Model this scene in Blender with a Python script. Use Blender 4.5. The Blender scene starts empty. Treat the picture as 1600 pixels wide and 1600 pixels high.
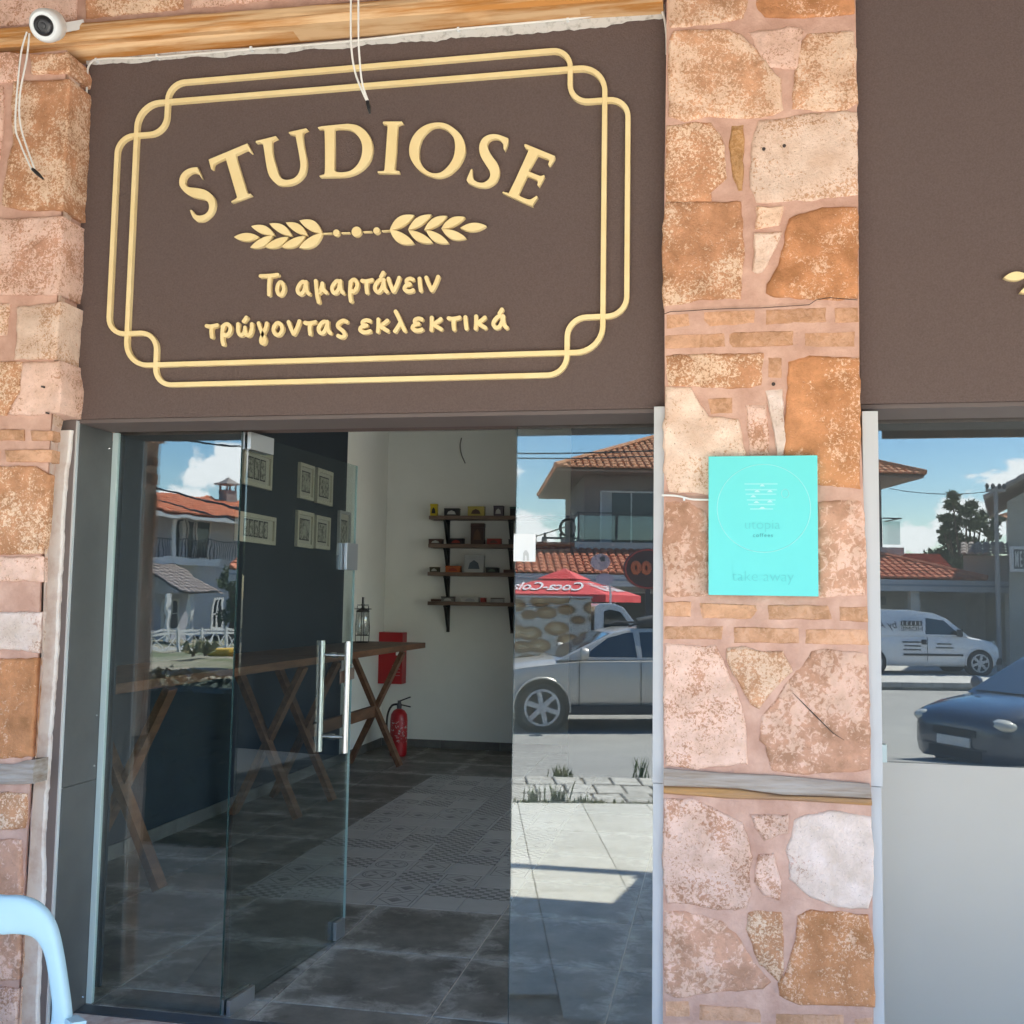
import bpy, math, random
import numpy as np
from mathutils import Vector, Matrix
random.seed(7)
R = math.radians
sc = bpy.context.scene
COL = sc.collection

# ------------------------------------------------------------------ camera
F_PX, YAW, PITCH, ROLL, EYE = 1649.2, 0.19308, 0.083651, 0.0158323, 1.46
def _basis():
    cy, sy = math.cos(YAW), math.sin(YAW)
    w = np.array([-sy*math.cos(PITCH), cy*math.cos(PITCH), math.sin(PITCH)])
    r = np.array([cy, sy, 0.]); u = np.cross(r, w)
    return r*math.cos(ROLL)+u*math.sin(ROLL), -r*math.sin(ROLL)+u*math.cos(ROLL), w
CR, CU, CW = _basis()
EYEP = np.array([0, 0, EYE])
cam = bpy.data.objects.new('camera', bpy.data.cameras.new('camera')); COL.objects.link(cam)
m = Matrix.Identity(4)
for i in range(3):
    m[i][0] = CR[i]; m[i][1] = CU[i]; m[i][2] = -CW[i]
m[2][3] = EYE
cam.matrix_world = m
cam.data.sensor_width = 36; cam.data.lens = 36*F_PX/1600
cam.data.clip_start = .02; cam.data.clip_end = 3000
sc.camera = cam

# ------------------------------------------------------------------ light
SUNV = Vector((.545, -.45, 1)).normalized()
SUN_EL = math.asin(SUNV.z); SUN_AZ = math.atan2(SUNV.x, SUNV.y)
world = bpy.data.worlds.new('World'); sc.world = world; world.use_nodes = True
nt = world.node_tree; nt.nodes.clear()
def N(t, ty, **kw):
    n = t.nodes.new(ty)
    for k, val in kw.items():
        if k in n.inputs: n.inputs[k].default_value = val
        else: setattr(n, k, val)
    return n
sky = N(nt, 'ShaderNodeTexSky', sky_type='NISHITA', sun_disc=False, sun_elevation=SUN_EL, sun_rotation=SUN_AZ, air_density=1.0, dust_density=.5, ozone_density=1.6)
bg = N(nt, 'ShaderNodeBackground'); bg.inputs[1].default_value = .10
geo = N(nt, 'ShaderNodeTexCoord')
nz = N(nt, 'ShaderNodeTexNoise'); nz.inputs['Scale'].default_value = 17; nz.inputs['Detail'].default_value = 8; nz.inputs['Roughness'].default_value = .6; nz.inputs['Distortion'].default_value = .3
mp = N(nt, 'ShaderNodeMapping'); mp.inputs['Scale'].default_value = (1, 1, 1.5)
L = nt.links.new
L(geo.outputs['Generated'], mp.inputs[0]); L(mp.outputs[0], nz.inputs['Vector'])
acc = None
banks = [(-26.2, 6.8, 3.0), (-28.6, 4.8, 1.8), (-38, 9, 6), (14.9, 6.4, 3.3), (-10.4, 3.4, 3.0), (8.6, 3.4, 2.8), (12.4, 4.4, 2.6), (-3, 5, 3.0), (25, 5, 6), (36, 8, 6), (48, 10, 8), (75, 8, 9), (100, 13, 8), (130, 7, 10), (162, 12, 8), (190, 9, 9), (215, 6, 7), (246, 11, 9), (280, 8, 8)]
for az, el, rad in banks:                     # cumulus banks all round the horizon; az from straight across the street, to the right
    a_, e_ = R(az), R(el); dv = (math.sin(a_)*math.cos(e_), -math.cos(a_)*math.cos(e_), math.sin(e_)*1.0)
    sb = N(nt, 'ShaderNodeVectorMath', operation='SUBTRACT'); sb.inputs[1].default_value = dv; L(geo.outputs['Generated'], sb.inputs[0])
    ml = N(nt, 'ShaderNodeVectorMath', operation='MULTIPLY'); ml.inputs[1].default_value = (1, 1, 1.9); L(sb.outputs[0], ml.inputs[0])
    ln = N(nt, 'ShaderNodeVectorMath', operation='LENGTH'); L(ml.outputs[0], ln.inputs[0])
    mr = N(nt, 'ShaderNodeMapRange'); mr.inputs[1].default_value = math.sin(R(rad))*1.25; mr.inputs[2].default_value = 0; L(ln.outputs['Value'], mr.inputs[0])
    if acc is None: acc = mr.outputs[0]
    else: mxm = N(nt, 'ShaderNodeMath', operation='MAXIMUM'); L(acc, mxm.inputs[0]); L(mr.outputs[0], mxm.inputs[1]); acc = mxm.outputs[0]
sm = N(nt, 'ShaderNodeMath', operation='MULTIPLY_ADD'); sm.inputs[1].default_value = 2.3; sm.inputs[2].default_value = -1.52; L(nz.outputs[0], sm.inputs[0])
ad_ = N(nt, 'ShaderNodeMath', operation='ADD'); L(sm.outputs[0], ad_.inputs[0]); L(acc, ad_.inputs[1])
rp = N(nt, 'ShaderNodeMapRange'); rp.interpolation_type = 'SMOOTHSTEP'; rp.inputs[1].default_value = .0; rp.inputs[2].default_value = .22; rp.inputs[4].default_value = .95; L(ad_.outputs[0], rp.inputs[0])
mix = N(nt, 'ShaderNodeMixRGB'); mix.inputs[2].default_value = (8.6, 8.7, 8.9, 1); L(rp.outputs[0], mix.inputs[0])
hsv = N(nt, 'ShaderNodeHueSaturation'); hsv.inputs['Saturation'].default_value = 1.38; hsv.inputs['Value'].default_value = 1.0; L(sky.outputs[0], hsv.inputs['Color']); L(hsv.outputs[0], mix.inputs[1]); L(mix.outputs[0], bg.inputs[0])
wo = N(nt, 'ShaderNodeOutputWorld'); L(bg.outputs[0], wo.inputs[0])
sd = bpy.data.lights.new('sun', 'SUN'); sd.energy = 4.6; sd.angle = R(.53); sd.color = (1, .955, .88)
so = bpy.data.objects.new('sun', sd); COL.objects.link(so); so.location = (10, -10, 20)
so.rotation_euler = SUNV.to_track_quat('Z', 'Y').to_euler()
sc.view_settings.view_transform = 'Standard'; sc.view_settings.look = 'None'; sc.view_settings.gamma = 1
sc.view_settings.use_curve_mapping = False
sc.view_settings.exposure = 2.75
sc.cycles.max_bounces = 12; sc.cycles.transparent_max_bounces = 24; sc.cycles.diffuse_bounces = 5; sc.cycles.glossy_bounces = 6
sc.cycles.sample_clamp_indirect = 6

# ------------------------------------------------------------------ photo rays -> places
def ray(px, py):
    return CW + CR*(px-800)/F_PX - CU*(py-800)/F_PX
def at_y(px, py, y):
    d = ray(px, py); p = EYEP + d*(y/d[1]); return (float(p[0]), float(y), float(p[2]))
def at_x(px, py, x):
    d = ray(px, py); p = EYEP + d*(x/d[0]); return (float(x), float(p[1]), float(p[2]))
YG = 3.555                                   # outer face of the shop glass, a mirror to the street
TH = R(-13)                                  # the street runs 13 degrees off the shop front
SD = np.array([math.cos(TH), math.sin(TH), 0]); ND = np.array([math.sin(TH), -math.cos(TH), 0])
def W(u, v, z=0): p = SD*u + ND*v; return (float(p[0]), float(p[1]), z)
def seen(px, py, v):
    """street coordinates (u, z) on the plane v of what the glass mirrors at a photo pixel"""
    d = ray(px, py); d = np.array([d[0], -d[1], d[2]]); c = np.array([0, 2*YG, EYE])
    p = c + d*((v - c@ND)/(d@ND)); return float(p@SD), float(p[2])

# ------------------------------------------------------------------ materials
MATS = {}
def srgb(*c): return tuple(((x/255)/12.92 if x/255 <= .04045 else ((x/255+.055)/1.055)**2.4) for x in c)
def M(name, c, r=.6, m=0, c2=None, sc_=20, det=5, lo=.4, hi=.6, bump=0, bsc=None, spec=.5, trans=0, stretch=None, emis=None, coat=0, rand=0, bdist=.002):
    if name in MATS: return MATS[name]
    mt = bpy.data.materials.new(name); mt.use_nodes = True; t = mt.node_tree
    b = t.nodes['Principled BSDF']
    b.inputs['Base Color'].default_value = (*c, 1); b.inputs['Roughness'].default_value = r; b.inputs['Metallic'].default_value = m
    b.inputs['Specular IOR Level'].default_value = spec
    if coat: b.inputs['Coat Weight'].default_value = coat; b.inputs['Coat Roughness'].default_value = .04
    tc = N(t, 'ShaderNodeTexCoord'); vec = tc.outputs['Object']
    oi = N(t, 'ShaderNodeObjectInfo')
    va = N(t, 'ShaderNodeVectorMath', operation='MULTIPLY_ADD'); va.inputs[1].default_value = (37, 91, 53)
    cb = N(t, 'ShaderNodeCombineXYZ')
    for i in range(3): t.links.new(oi.outputs['Random'], cb.inputs[i])
    t.links.new(cb.outputs[0], va.inputs[0]); t.links.new(vec, va.inputs[2]); vec = va.outputs[0]
    if stretch:
        mp = N(t, 'ShaderNodeMapping'); mp.inputs['Scale'].default_value = stretch; t.links.new(vec, mp.inputs[0]); vec = mp.outputs[0]
    if c2:
        n1 = N(t, 'ShaderNodeTexNoise', Scale=sc_, Detail=det, Roughness=.62); t.links.new(vec, n1.inputs['Vector'])
        cr = N(t, 'ShaderNodeValToRGB'); cr.color_ramp.elements[0].position = lo; cr.color_ramp.elements[1].position = hi
        cr.color_ramp.elements[0].color = (*c, 1); cr.color_ramp.elements[1].color = (*c2, 1)
        t.links.new(n1.outputs[0], cr.inputs[0]); out = cr.outputs[0]
        t.links.new(out, b.inputs['Base Color'])
    if rand:
        hs = N(t, 'ShaderNodeHueSaturation'); mr = N(t, 'ShaderNodeMapRange'); mr.inputs[3].default_value = 1-rand; mr.inputs[4].default_value = 1+rand
        t.links.new(oi.outputs['Random'], mr.inputs[0]); t.links.new(mr.outputs[0], hs.inputs['Value'])
        if c2: t.links.new(out, hs.inputs['Color'])
        else: hs.inputs['Color'].default_value = (*c, 1)
        t.links.new(hs.outputs[0], b.inputs['Base Color'])
    if bump:
        n2 = N(t, 'ShaderNodeTexNoise', Scale=bsc or sc_, Detail=6, Roughness=.6); t.links.new(vec, n2.inputs['Vector'])
        bp = N(t, 'ShaderNodeBump', Strength=bump, Distance=bdist); t.links.new(n2.outputs[0], bp.inputs['Height']); t.links.new(bp.outputs[0], b.inputs['Normal'])
    if emis: b.inputs['Emission Color'].default_value = (*c, 1); b.inputs['Emission Strength'].default_value = emis
    MATS[name] = mt; return mt

def stone_mat(name, pale, rust, cover, fine=125, speck=.35, rough=.9, band=7):
    """pale sandstone under a patchy, grainy rust crust; cover 0..1 says how much crust"""
    mt = bpy.data.materials.new(name); mt.use_nodes = True; t = mt.node_tree; b = t.nodes['Principled BSDF']; lk = t.links.new
    b.inputs['Roughness'].default_value = rough; b.inputs['Specular IOR Level'].default_value = .2
    tc = N(t, 'ShaderNodeTexCoord'); oi = N(t, 'ShaderNodeObjectInfo'); cb = N(t, 'ShaderNodeCombineXYZ')
    for i in range(3): lk(oi.outputs['Random'], cb.inputs[i])
    va = N(t, 'ShaderNodeVectorMath', operation='MULTIPLY_ADD'); va.inputs[1].default_value = (37, 91, 53)
    lk(cb.outputs[0], va.inputs[0]); lk(tc.outputs['Object'], va.inputs[2]); vec = va.outputs[0]
    big = N(t, 'ShaderNodeTexNoise', Scale=band, Detail=3, Roughness=.5, Distortion=.4); lk(vec, big.inputs['Vector'])
    fi = N(t, 'ShaderNodeTexNoise', Scale=fine, Detail=8, Roughness=.66, Distortion=.8); lk(vec, fi.inputs['Vector'])
    mi = N(t, 'ShaderNodeTexNoise', Scale=fine*.35, Detail=6, Roughness=.7, Distortion=1.2); lk(vec, mi.inputs['Vector'])
    a = N(t, 'ShaderNodeMath', operation='MULTIPLY_ADD'); a.inputs[1].default_value = .95; lk(big.outputs[0], a.inputs[0])
    a2 = N(t, 'ShaderNodeMath', operation='MULTIPLY_ADD'); a2.inputs[1].default_value = 1.45; lk(fi.outputs[0], a2.inputs[0]); 
    a3 = N(t, 'ShaderNodeMath', operation='MULTIPLY_ADD'); a3.inputs[1].default_value = .7; lk(mi.outputs[0], a3.inputs[0])
    a3.inputs[2].default_value = -1.55 + (cover-.5)*.62; lk(a3.outputs[0], a2.inputs[2]); lk(a2.outputs[0], a.inputs[2])
    st = N(t, 'ShaderNodeMapRange'); st.inputs[1].default_value = -.055; st.inputs[2].default_value = .065; lk(a.outputs[0], st.inputs[0])
    # tone variations inside each layer
    tn = N(t, 'ShaderNodeTexNoise', Scale=13, Detail=6, Roughness=.6); lk(vec, tn.inputs['Vector'])
    def two(c, k1, k2):
        cr = N(t, 'ShaderNodeValToRGB'); cr.color_ramp.elements[0].position = .35; cr.color_ramp.elements[1].position = .65
        cr.color_ramp.elements[0].color = (c[0]*k1, c[1]*k1*.98, c[2]*k1*.95, 1); cr.color_ramp.elements[1].color = (min(.85, c[0]*k2), min(.8, c[1]*k2), min(.8, c[2]*k2*1.05), 1)
        lk(tn.outputs[0], cr.inputs[0]); return cr.outputs[0]
    mx = N(t, 'ShaderNodeMixRGB'); lk(st.outputs[0], mx.inputs[0]); lk(two(pale, .86, 1.12), mx.inputs[1]); lk(two(rust, .78, 1.25), mx.inputs[2])
    vo = N(t, 'ShaderNodeTexNoise', Scale=fine*1.5, Detail=3, Roughness=.5); lk(vec, vo.inputs['Vector'])
    vm = N(t, 'ShaderNodeMapRange'); vm.inputs[1].default_value = .66; vm.inputs[2].default_value = .74; vm.inputs[4].default_value = speck; lk(vo.outputs[0], vm.inputs[0])
    mx2 = N(t, 'ShaderNodeMixRGB'); mx2.inputs[2].default_value = (rust[0]*.35, rust[1]*.35, rust[2]*.35, 1); lk(vm.outputs[0], mx2.inputs[0]); lk(mx.outputs[0], mx2.inputs[1])
    hs = N(t, 'ShaderNodeHueSaturation'); mrv = N(t, 'ShaderNodeMapRange'); hs.inputs['Saturation'].default_value = 1.0; mrv.inputs[3].default_value = .94; mrv.inputs[4].default_value = 1.12
    lk(oi.outputs['Random'], mrv.inputs[0]); lk(mrv.outputs[0], hs.inputs['Value']); lk(mx2.outputs[0], hs.inputs['Color'])
    st2 = N(t, 'ShaderNodeTexNoise', Scale=3.5, Detail=7, Roughness=.7, Distortion=.6); lk(vec, st2.inputs['Vector']); sr = N(t, 'ShaderNodeMapRange'); sr.inputs[1].default_value = .32; sr.inputs[2].default_value = .5; sr.inputs[3].default_value = .84; lk(st2.outputs[0], sr.inputs[0])
    mu = N(t, 'ShaderNodeMixRGB', blend_type='MULTIPLY'); mu.inputs[0].default_value = 1; lk(hs.outputs[0], mu.inputs[1]); lk(sr.outputs[0], mu.inputs[2]); lk(mu.outputs[0], b.inputs['Base Color'])
    ad = N(t, 'ShaderNodeMath', operation='ADD'); lk(fi.outputs[0], ad.inputs[0]); lk(mi.outputs[0], ad.inputs[1])
    bp = N(t, 'ShaderNodeBump', Strength=.9, Distance=.006); lk(ad.outputs[0], bp.inputs['Height']); lk(bp.outputs[0], b.inputs['Normal'])
    MATS[name] = mt; return mt
PALE = (.83, .56, .385); PINK = (.80, .52, .40); RUST = (.50, .245, .125); OCH = (.56, .34, .175)
SM = {'sp': stone_mat('speckled_stone', PALE, RUST, .62), 'sr': stone_mat('rusty_stone', (.80, .50, .33), (.52, .235, .105), .78),
      'oc': stone_mat('ochre_stone', (.83, .55, .385), (.57, .30, .165), .44), 'pk': stone_mat('pink_stone', PINK, (.50, .26, .16), .36, speck=.5),
      'wh': stone_mat('whitish_stone', (.78, .61, .51), (.58, .37, .28), .14, speck=.6), 'rp': stone_mat('russet_pink_stone', (.70, .45, .33), (.50, .27, .17), .60, fine=60),
      'or': stone_mat('orange_stone', (.58, .33, .15), (.44, .22, .08), .5), 'cr': stone_mat('cream_stone', (.82, .57, .43), (.54, .30, .17), .28, speck=.8)}
BRICK = stone_mat('brick_clay', (.58, .33, .20), (.50, .27, .15), .5, fine=60, speck=.15)
MORTAR = M('pink_mortar', (.47, .275, .205), .95, c2=(.62, .39, .30), sc_=11, det=9, lo=.36, hi=.66, bump=.9, bsc=70, spec=.1, bdist=.004)
PLASTER = M('whitish_plaster', (.76, .70, .65), .95, c2=(.60, .48, .42), sc_=16, lo=.45, hi=.75, bump=.5, bsc=40, spec=.1)
BROWN = M('brown_render', (.104, .073, .064), .93, c2=(.134, .098, .087), sc_=190, lo=.3, hi=.7, bump=.9, bsc=190, spec=.1, bdist=.0025)
GOLD = M('gold_paint', (.80, .63, .33), .42, spec=.35, c2=(.77, .59, .29), sc_=8)
GOLDE = GOLD
STEEL = M('brushed_steel', (.50, .51, .53), .34, m=1, bump=.15, bsc=8, stretch=(1, 1, .02))
DSTEEL = M('grey_sheet', (.085, .085, .083), .45, m=.2, c2=(.105, .104, .10), sc_=2.5)
PSTEEL = M('pale_sheet', (.50, .49, .475), .6, m=.05, c2=(.45, .44, .43), sc_=3, stretch=(1, 1, .15))
SHINY = M('polished_steel', (.62, .61, .60), .27, m=1)
BLACK = M('black_plastic', (.012, .012, .014), .35)
WHITEP = M('white_plastic', (.72, .74, .73), .35)
SILIC = M('pale_green_edge', (.47, .55, .53), .35)
def glass_mat(name, base, tint=(.93, .96, .955), wob=0, gr=0.0):
    mt = bpy.data.materials.new(name); mt.use_nodes = True; t = mt.node_tree; t.nodes.clear(); lk = t.links.new
    o = N(t, 'ShaderNodeOutputMaterial'); mx = N(t, 'ShaderNodeMixShader'); tr = N(t, 'ShaderNodeBsdfTransparent'); tr.inputs[0].default_value = (*tint, 1)
    gl = N(t, 'ShaderNodeBsdfGlossy'); gl.inputs['Roughness'].default_value = gr; gl.inputs[0].default_value = (.97, 1, 1, 1)
    lw = N(t, 'ShaderNodeLayerWeight', Blend=.5); pw = N(t, 'ShaderNodeMath', operation='POWER'); pw.inputs[1].default_value = 4
    ma = N(t, 'ShaderNodeMath', operation='MULTIPLY_ADD'); ma.inputs[1].default_value = .9; ma.inputs[2].default_value = base; ma.use_clamp = True
    lk(lw.outputs['Facing'], pw.inputs[0]); lk(pw.outputs[0], ma.inputs[0]); lk(ma.outputs[0], mx.inputs[0]); lk(tr.outputs[0], mx.inputs[1]); lk(gl.outputs[0], mx.inputs[2]); lk(mx.outputs[0], o.inputs[0])
    if wob:
        tc = N(t, 'ShaderNodeTexCoord'); nn = N(t, 'ShaderNodeTexNoise', Scale=6.0, Detail=2, Roughness=.5); lk(tc.outputs['Object'], nn.inputs['Vector'])
        bp = N(t, 'ShaderNodeBump', Strength=wob, Distance=.001); lk(nn.outputs[0], bp.inputs['Height']); lk(bp.outputs[0], gl.inputs['Normal'])
    MATS[name] = mt; return mt
GLASS = glass_mat('shop_glass', .078, tint=(.93, .96, .955)); GLASSW = glass_mat('wavy_shop_glass', .078, tint=(.93, .96, .955), wob=.22)
DOORG = glass_mat('door_glass', .06, tint=(.88, .93, .92))
CLEAR = glass_mat('clear_glass', .05)

# ------------------------------------------------------------------ mesh helpers
WL = {}                                      # unrotated things whose parts are given in world coordinates
def link(o, parent=None):
    COL.objects.link(o)
    if parent:
        o.parent = parent
        if parent.name in WL:
            w = Vector(o.location); o.location = w - WL[parent.name]; WL[o.name] = w
    return o
class MB:
    def __init__(s): s.v = []; s.f = []; s.mi = []; s.cur = 0
    def add(s, vs, fs):
        b = len(s.v); s.v += [tuple(map(float, p)) for p in vs]; s.f += [tuple(b+i for i in f) for f in fs]; s.mi += [s.cur]*len(fs); return s
    def box(s, x0, x1, y0, y1, z0, z1):
        v = [(x, y, z) for z in (z0, z1) for y in (y0, y1) for x in (x0, x1)]
        return s.add(v, [(0, 2, 3, 1), (4, 5, 7, 6), (0, 1, 5, 4), (2, 6, 7, 3), (0, 4, 6, 2), (1, 3, 7, 5)])
    def quad(s, *p): return s.add(p, [tuple(range(len(p)))])
    def bar(s, p, q, w, h, up=(0, 0, 1)):
        p, q = Vector(p), Vector(q); d = (q-p).normalized(); a = d.cross(Vector(up))
        if a.length < 1e-4: a = d.cross(Vector((1, 0, 0)))
        a.normalize(); b = a.cross(d); vs = []
        for c in (p, q):
            for sx, sy in ((-1, -1), (1, -1), (1, 1), (-1, 1)): vs.append(c + a*sx*w/2 + b*sy*h/2)
        return s.add(vs, [(0, 1, 2, 3), (7, 6, 5, 4), (0, 4, 5, 1), (1, 5, 6, 2), (2, 6, 7, 3), (3, 7, 4, 0)])
    def tube(s, pts, r, n=8, closed=False, caps=True):
        pts = [Vector(p) for p in pts]; k = len(pts); base = len(s.v); rs = r if isinstance(r, (list, tuple)) else [r]*k
        prev = None
        for i, p in enumerate(pts):
            if closed: d = pts[(i+1) % k] - pts[i-1]
            else: d = pts[min(i+1, k-1)] - pts[max(i-1, 0)]
            d.normalize()
            a = (prev - d*prev.dot(d)) if prev is not None else d.orthogonal()
            if a.length < 1e-6: a = d.orthogonal()
            a.normalize(); prev = a; b = d.cross(a)
            for j in range(n):
                t = 2*math.pi*j/n; s.v.append(tuple(p + a*math.cos(t)*rs[i] + b*math.sin(t)*rs[i]))
        fs = []
        for i in range(k if closed else k-1):
            i2 = (i+1) % k
            for j in range(n): fs.append((base+i*n+j, base+i*n+(j+1) % n, base+i2*n+(j+1) % n, base+i2*n+j))
        if caps and not closed: fs += [tuple(base+j for j in reversed(range(n))), tuple(base+(k-1)*n+j for j in range(n))]
        s.f += fs; s.mi += [s.cur]*len(fs); return s
    def lathe(s, prof, c=(0, 0, 0), axis='z', n=20, caps=True):
        base = len(s.v)
        for (r, h) in prof:
            for j in range(n):
                t = 2*math.pi*j/n; a, b = r*math.cos(t), r*math.sin(t)
                p = {'z': (a, b, h), 'y': (a, h, b), 'x': (h, a, b)}[axis]
                s.v.append((c[0]+p[0], c[1]+p[1], c[2]+p[2]))
        fs = []
        for i in range(len(prof)-1):
            for j in range(n): fs.append((base+i*n+j, base+i*n+(j+1) % n, base+(i+1)*n+(j+1) % n, base+(i+1)*n+j))
        if caps: fs += [tuple(base+j for j in reversed(range(n))), tuple(base+(len(prof)-1)*n+j for j in range(n))]
        s.f += fs; s.mi += [s.cur]*len(fs); return s
    def prism(s, pts, y0, y1):
        """outline in x,z between two y planes"""
        n = len(pts)
        vs = [(p[0], y0, p[1]) for p in pts] + [(p[0], y1, p[1]) for p in pts]
        return s.add(vs, [tuple(range(n)), tuple(range(2*n-1, n-1, -1))] + [(i, i+n, (i+1) % n+n, (i+1) % n) for i in range(n)])
    def mesh(s, name, mats):
        me = bpy.data.meshes.new(name); me.from_pydata(s.v, [], s.f)
        for mm in (mats if isinstance(mats, (list, tuple)) else [mats]): me.materials.append(mm)
        if isinstance(mats, (list, tuple)) and len(mats) > 1: me.polygons.foreach_set('material_index', s.mi)
        me.update(); return me
    def build(s, name, mats, parent=None, smooth=False, center=False, bevel=0, fixn=True):
        off = Vector((0, 0, 0))
        if center:
            off = sum((Vector(p) for p in s.v), Vector())/len(s.v); s.v = [tuple(Vector(p)-off) for p in s.v]
        me = s.mesh(name, mats)
        if fixn:
            import bmesh
            b = bmesh.new(); b.from_mesh(me); bmesh.ops.recalc_face_normals(b, faces=b.faces)
            if bevel: bmesh.ops.bevel(b, geom=[e for e in b.edges], offset=bevel, segments=2, affect='EDGES', profile=.6)
            b.to_mesh(me); b.free()
        if smooth:
            for p in me.polygons: p.use_smooth = True
            me.set_sharp_from_angle(angle=R(40))
        o = bpy.data.objects.new(name, me); o.location = off
        return link(o, parent)
def tag(o, label=None, cat=None, group=None, kind=None):
    if label: o['label'] = label
    if cat: o['category'] = cat
    if group: o['group'] = group
    if kind: o['kind'] = kind
    return o
def thing(name, label, cat, loc=(0, 0, 0), rz=0, group=None, kind=None):
    o = bpy.data.objects.new(name, None); o.empty_display_size = .1; o.location = loc; o.rotation_euler.z = rz; COL.objects.link(o)
    if rz == 0: WL[o.name] = Vector(loc)
    return tag(o, label, cat, group, kind)
def street_thing(name, label, cat, u=0, v=0, z=0, rz=0, group=None):
    return thing(name, label, cat, W(u, v, z), TH+rz, group)
def copy_tree(o, parent=None):
    c = o.copy(); COL.objects.link(c); c.parent = parent
    for ch in [x for x in bpy.data.objects if x.parent == o and x != c]: copy_tree(ch, c)
    return c
def local(root, pts):                        # world points -> coordinates of a thing that stands unrotated
    l = root.location; return [(p[0]-l[0], p[1]-l[1], p[2]-l[2]) for p in pts]
def smooth_poly(pts, it=2):
    """pts: (x, y[, 'c']) closed; 'c' = keep the corner"""
    P = [(p[0], p[1], len(p) > 2) for p in pts]; out = []; n = len(P)
    for i in range(n):
        p0, p1, p2, p3 = P[i-1], P[i], P[(i+1) % n], P[(i+2) % n]
        if p1[2]: p0 = p1
        if p2[2]: p3 = p2
        k = 5 if max(abs(p1[0]-p2[0]), abs(p1[1]-p2[1])) > 1.5 else 2
        if p1[2] and p2[2]: k = 1
        for j in range(k):
            t = j/k
            out.append(tuple(.5*((2*p1[a])+(-p0[a]+p2[a])*t+(2*p0[a]-5*p1[a]+4*p2[a]-p3[a])*t*t+(-p0[a]+3*p1[a]-3*p2[a]+p3[a])*t**3) for a in (0, 1)))
    return out
def curve_solid(name, loops, y0, depth, mat, parent, bev=.0006):
    """filled outline(s) in x,z made solid, front at y0"""
    cu = bpy.data.curves.new(name, 'CURVE'); cu.dimensions = '2D'; cu.fill_mode = 'BOTH'; cu.extrude = depth/2; cu.bevel_depth = bev; cu.bevel_resolution = 1
    cx = sum(p[0] for p in loops[0])/len(loops[0]); cz = sum(p[1] for p in loops[0])/len(loops[0])
    for lp in loops:
        s = cu.splines.new('POLY'); s.points.add(len(lp)-1); s.use_cyclic_u = True
        for i, p in enumerate(lp): s.points[i].co = (p[0]-cx, p[1]-cz, 0, 1)
    tmp = bpy.data.objects.new('tmp', cu); COL.objects.link(tmp)
    dg = bpy.context.evaluated_depsgraph_get(); dg.update()
    me = bpy.data.meshes.new_from_object(tmp.evaluated_get(dg)); bpy.data.objects.remove(tmp)
    me.transform(Matrix.Rotation(R(90), 4, 'X')); me.materials.clear(); me.materials.append(mat); me.name = name
    o = bpy.data.objects.new(name, me); o.location = (cx, y0+depth/2, cz); link(o, parent)
    return o
def text_mesh(body, size, mat, name='lettering', depth=.002, align='CENTER', shear=0, bold=0, space=1.0, xs=1.0):
    cu = bpy.data.curves.new(name, 'FONT'); cu.body = body; cu.size = size; cu.extrude = depth; cu.align_x = align; cu.align_y = 'CENTER'; cu.shear = shear; cu.offset = bold; cu.space_character = space; cu.resolution_u = 4
    tmp = bpy.data.objects.new('tmp', cu); COL.objects.link(tmp)
    dg = bpy.context.evaluated_depsgraph_get(); dg.update()
    me = bpy.data.meshes.new_from_object(tmp.evaluated_get(dg)); bpy.data.objects.remove(tmp)
    me.materials.clear(); me.materials.append(mat); me.name = name
    me.transform(Matrix.Diagonal((xs, 1, 1, 1))); me.transform(Matrix.Rotation(R(90), 4, 'X'))      # now stands up, faces -y
    return bpy.data.objects.new(name, me)
from mathutils import noise as mn
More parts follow.
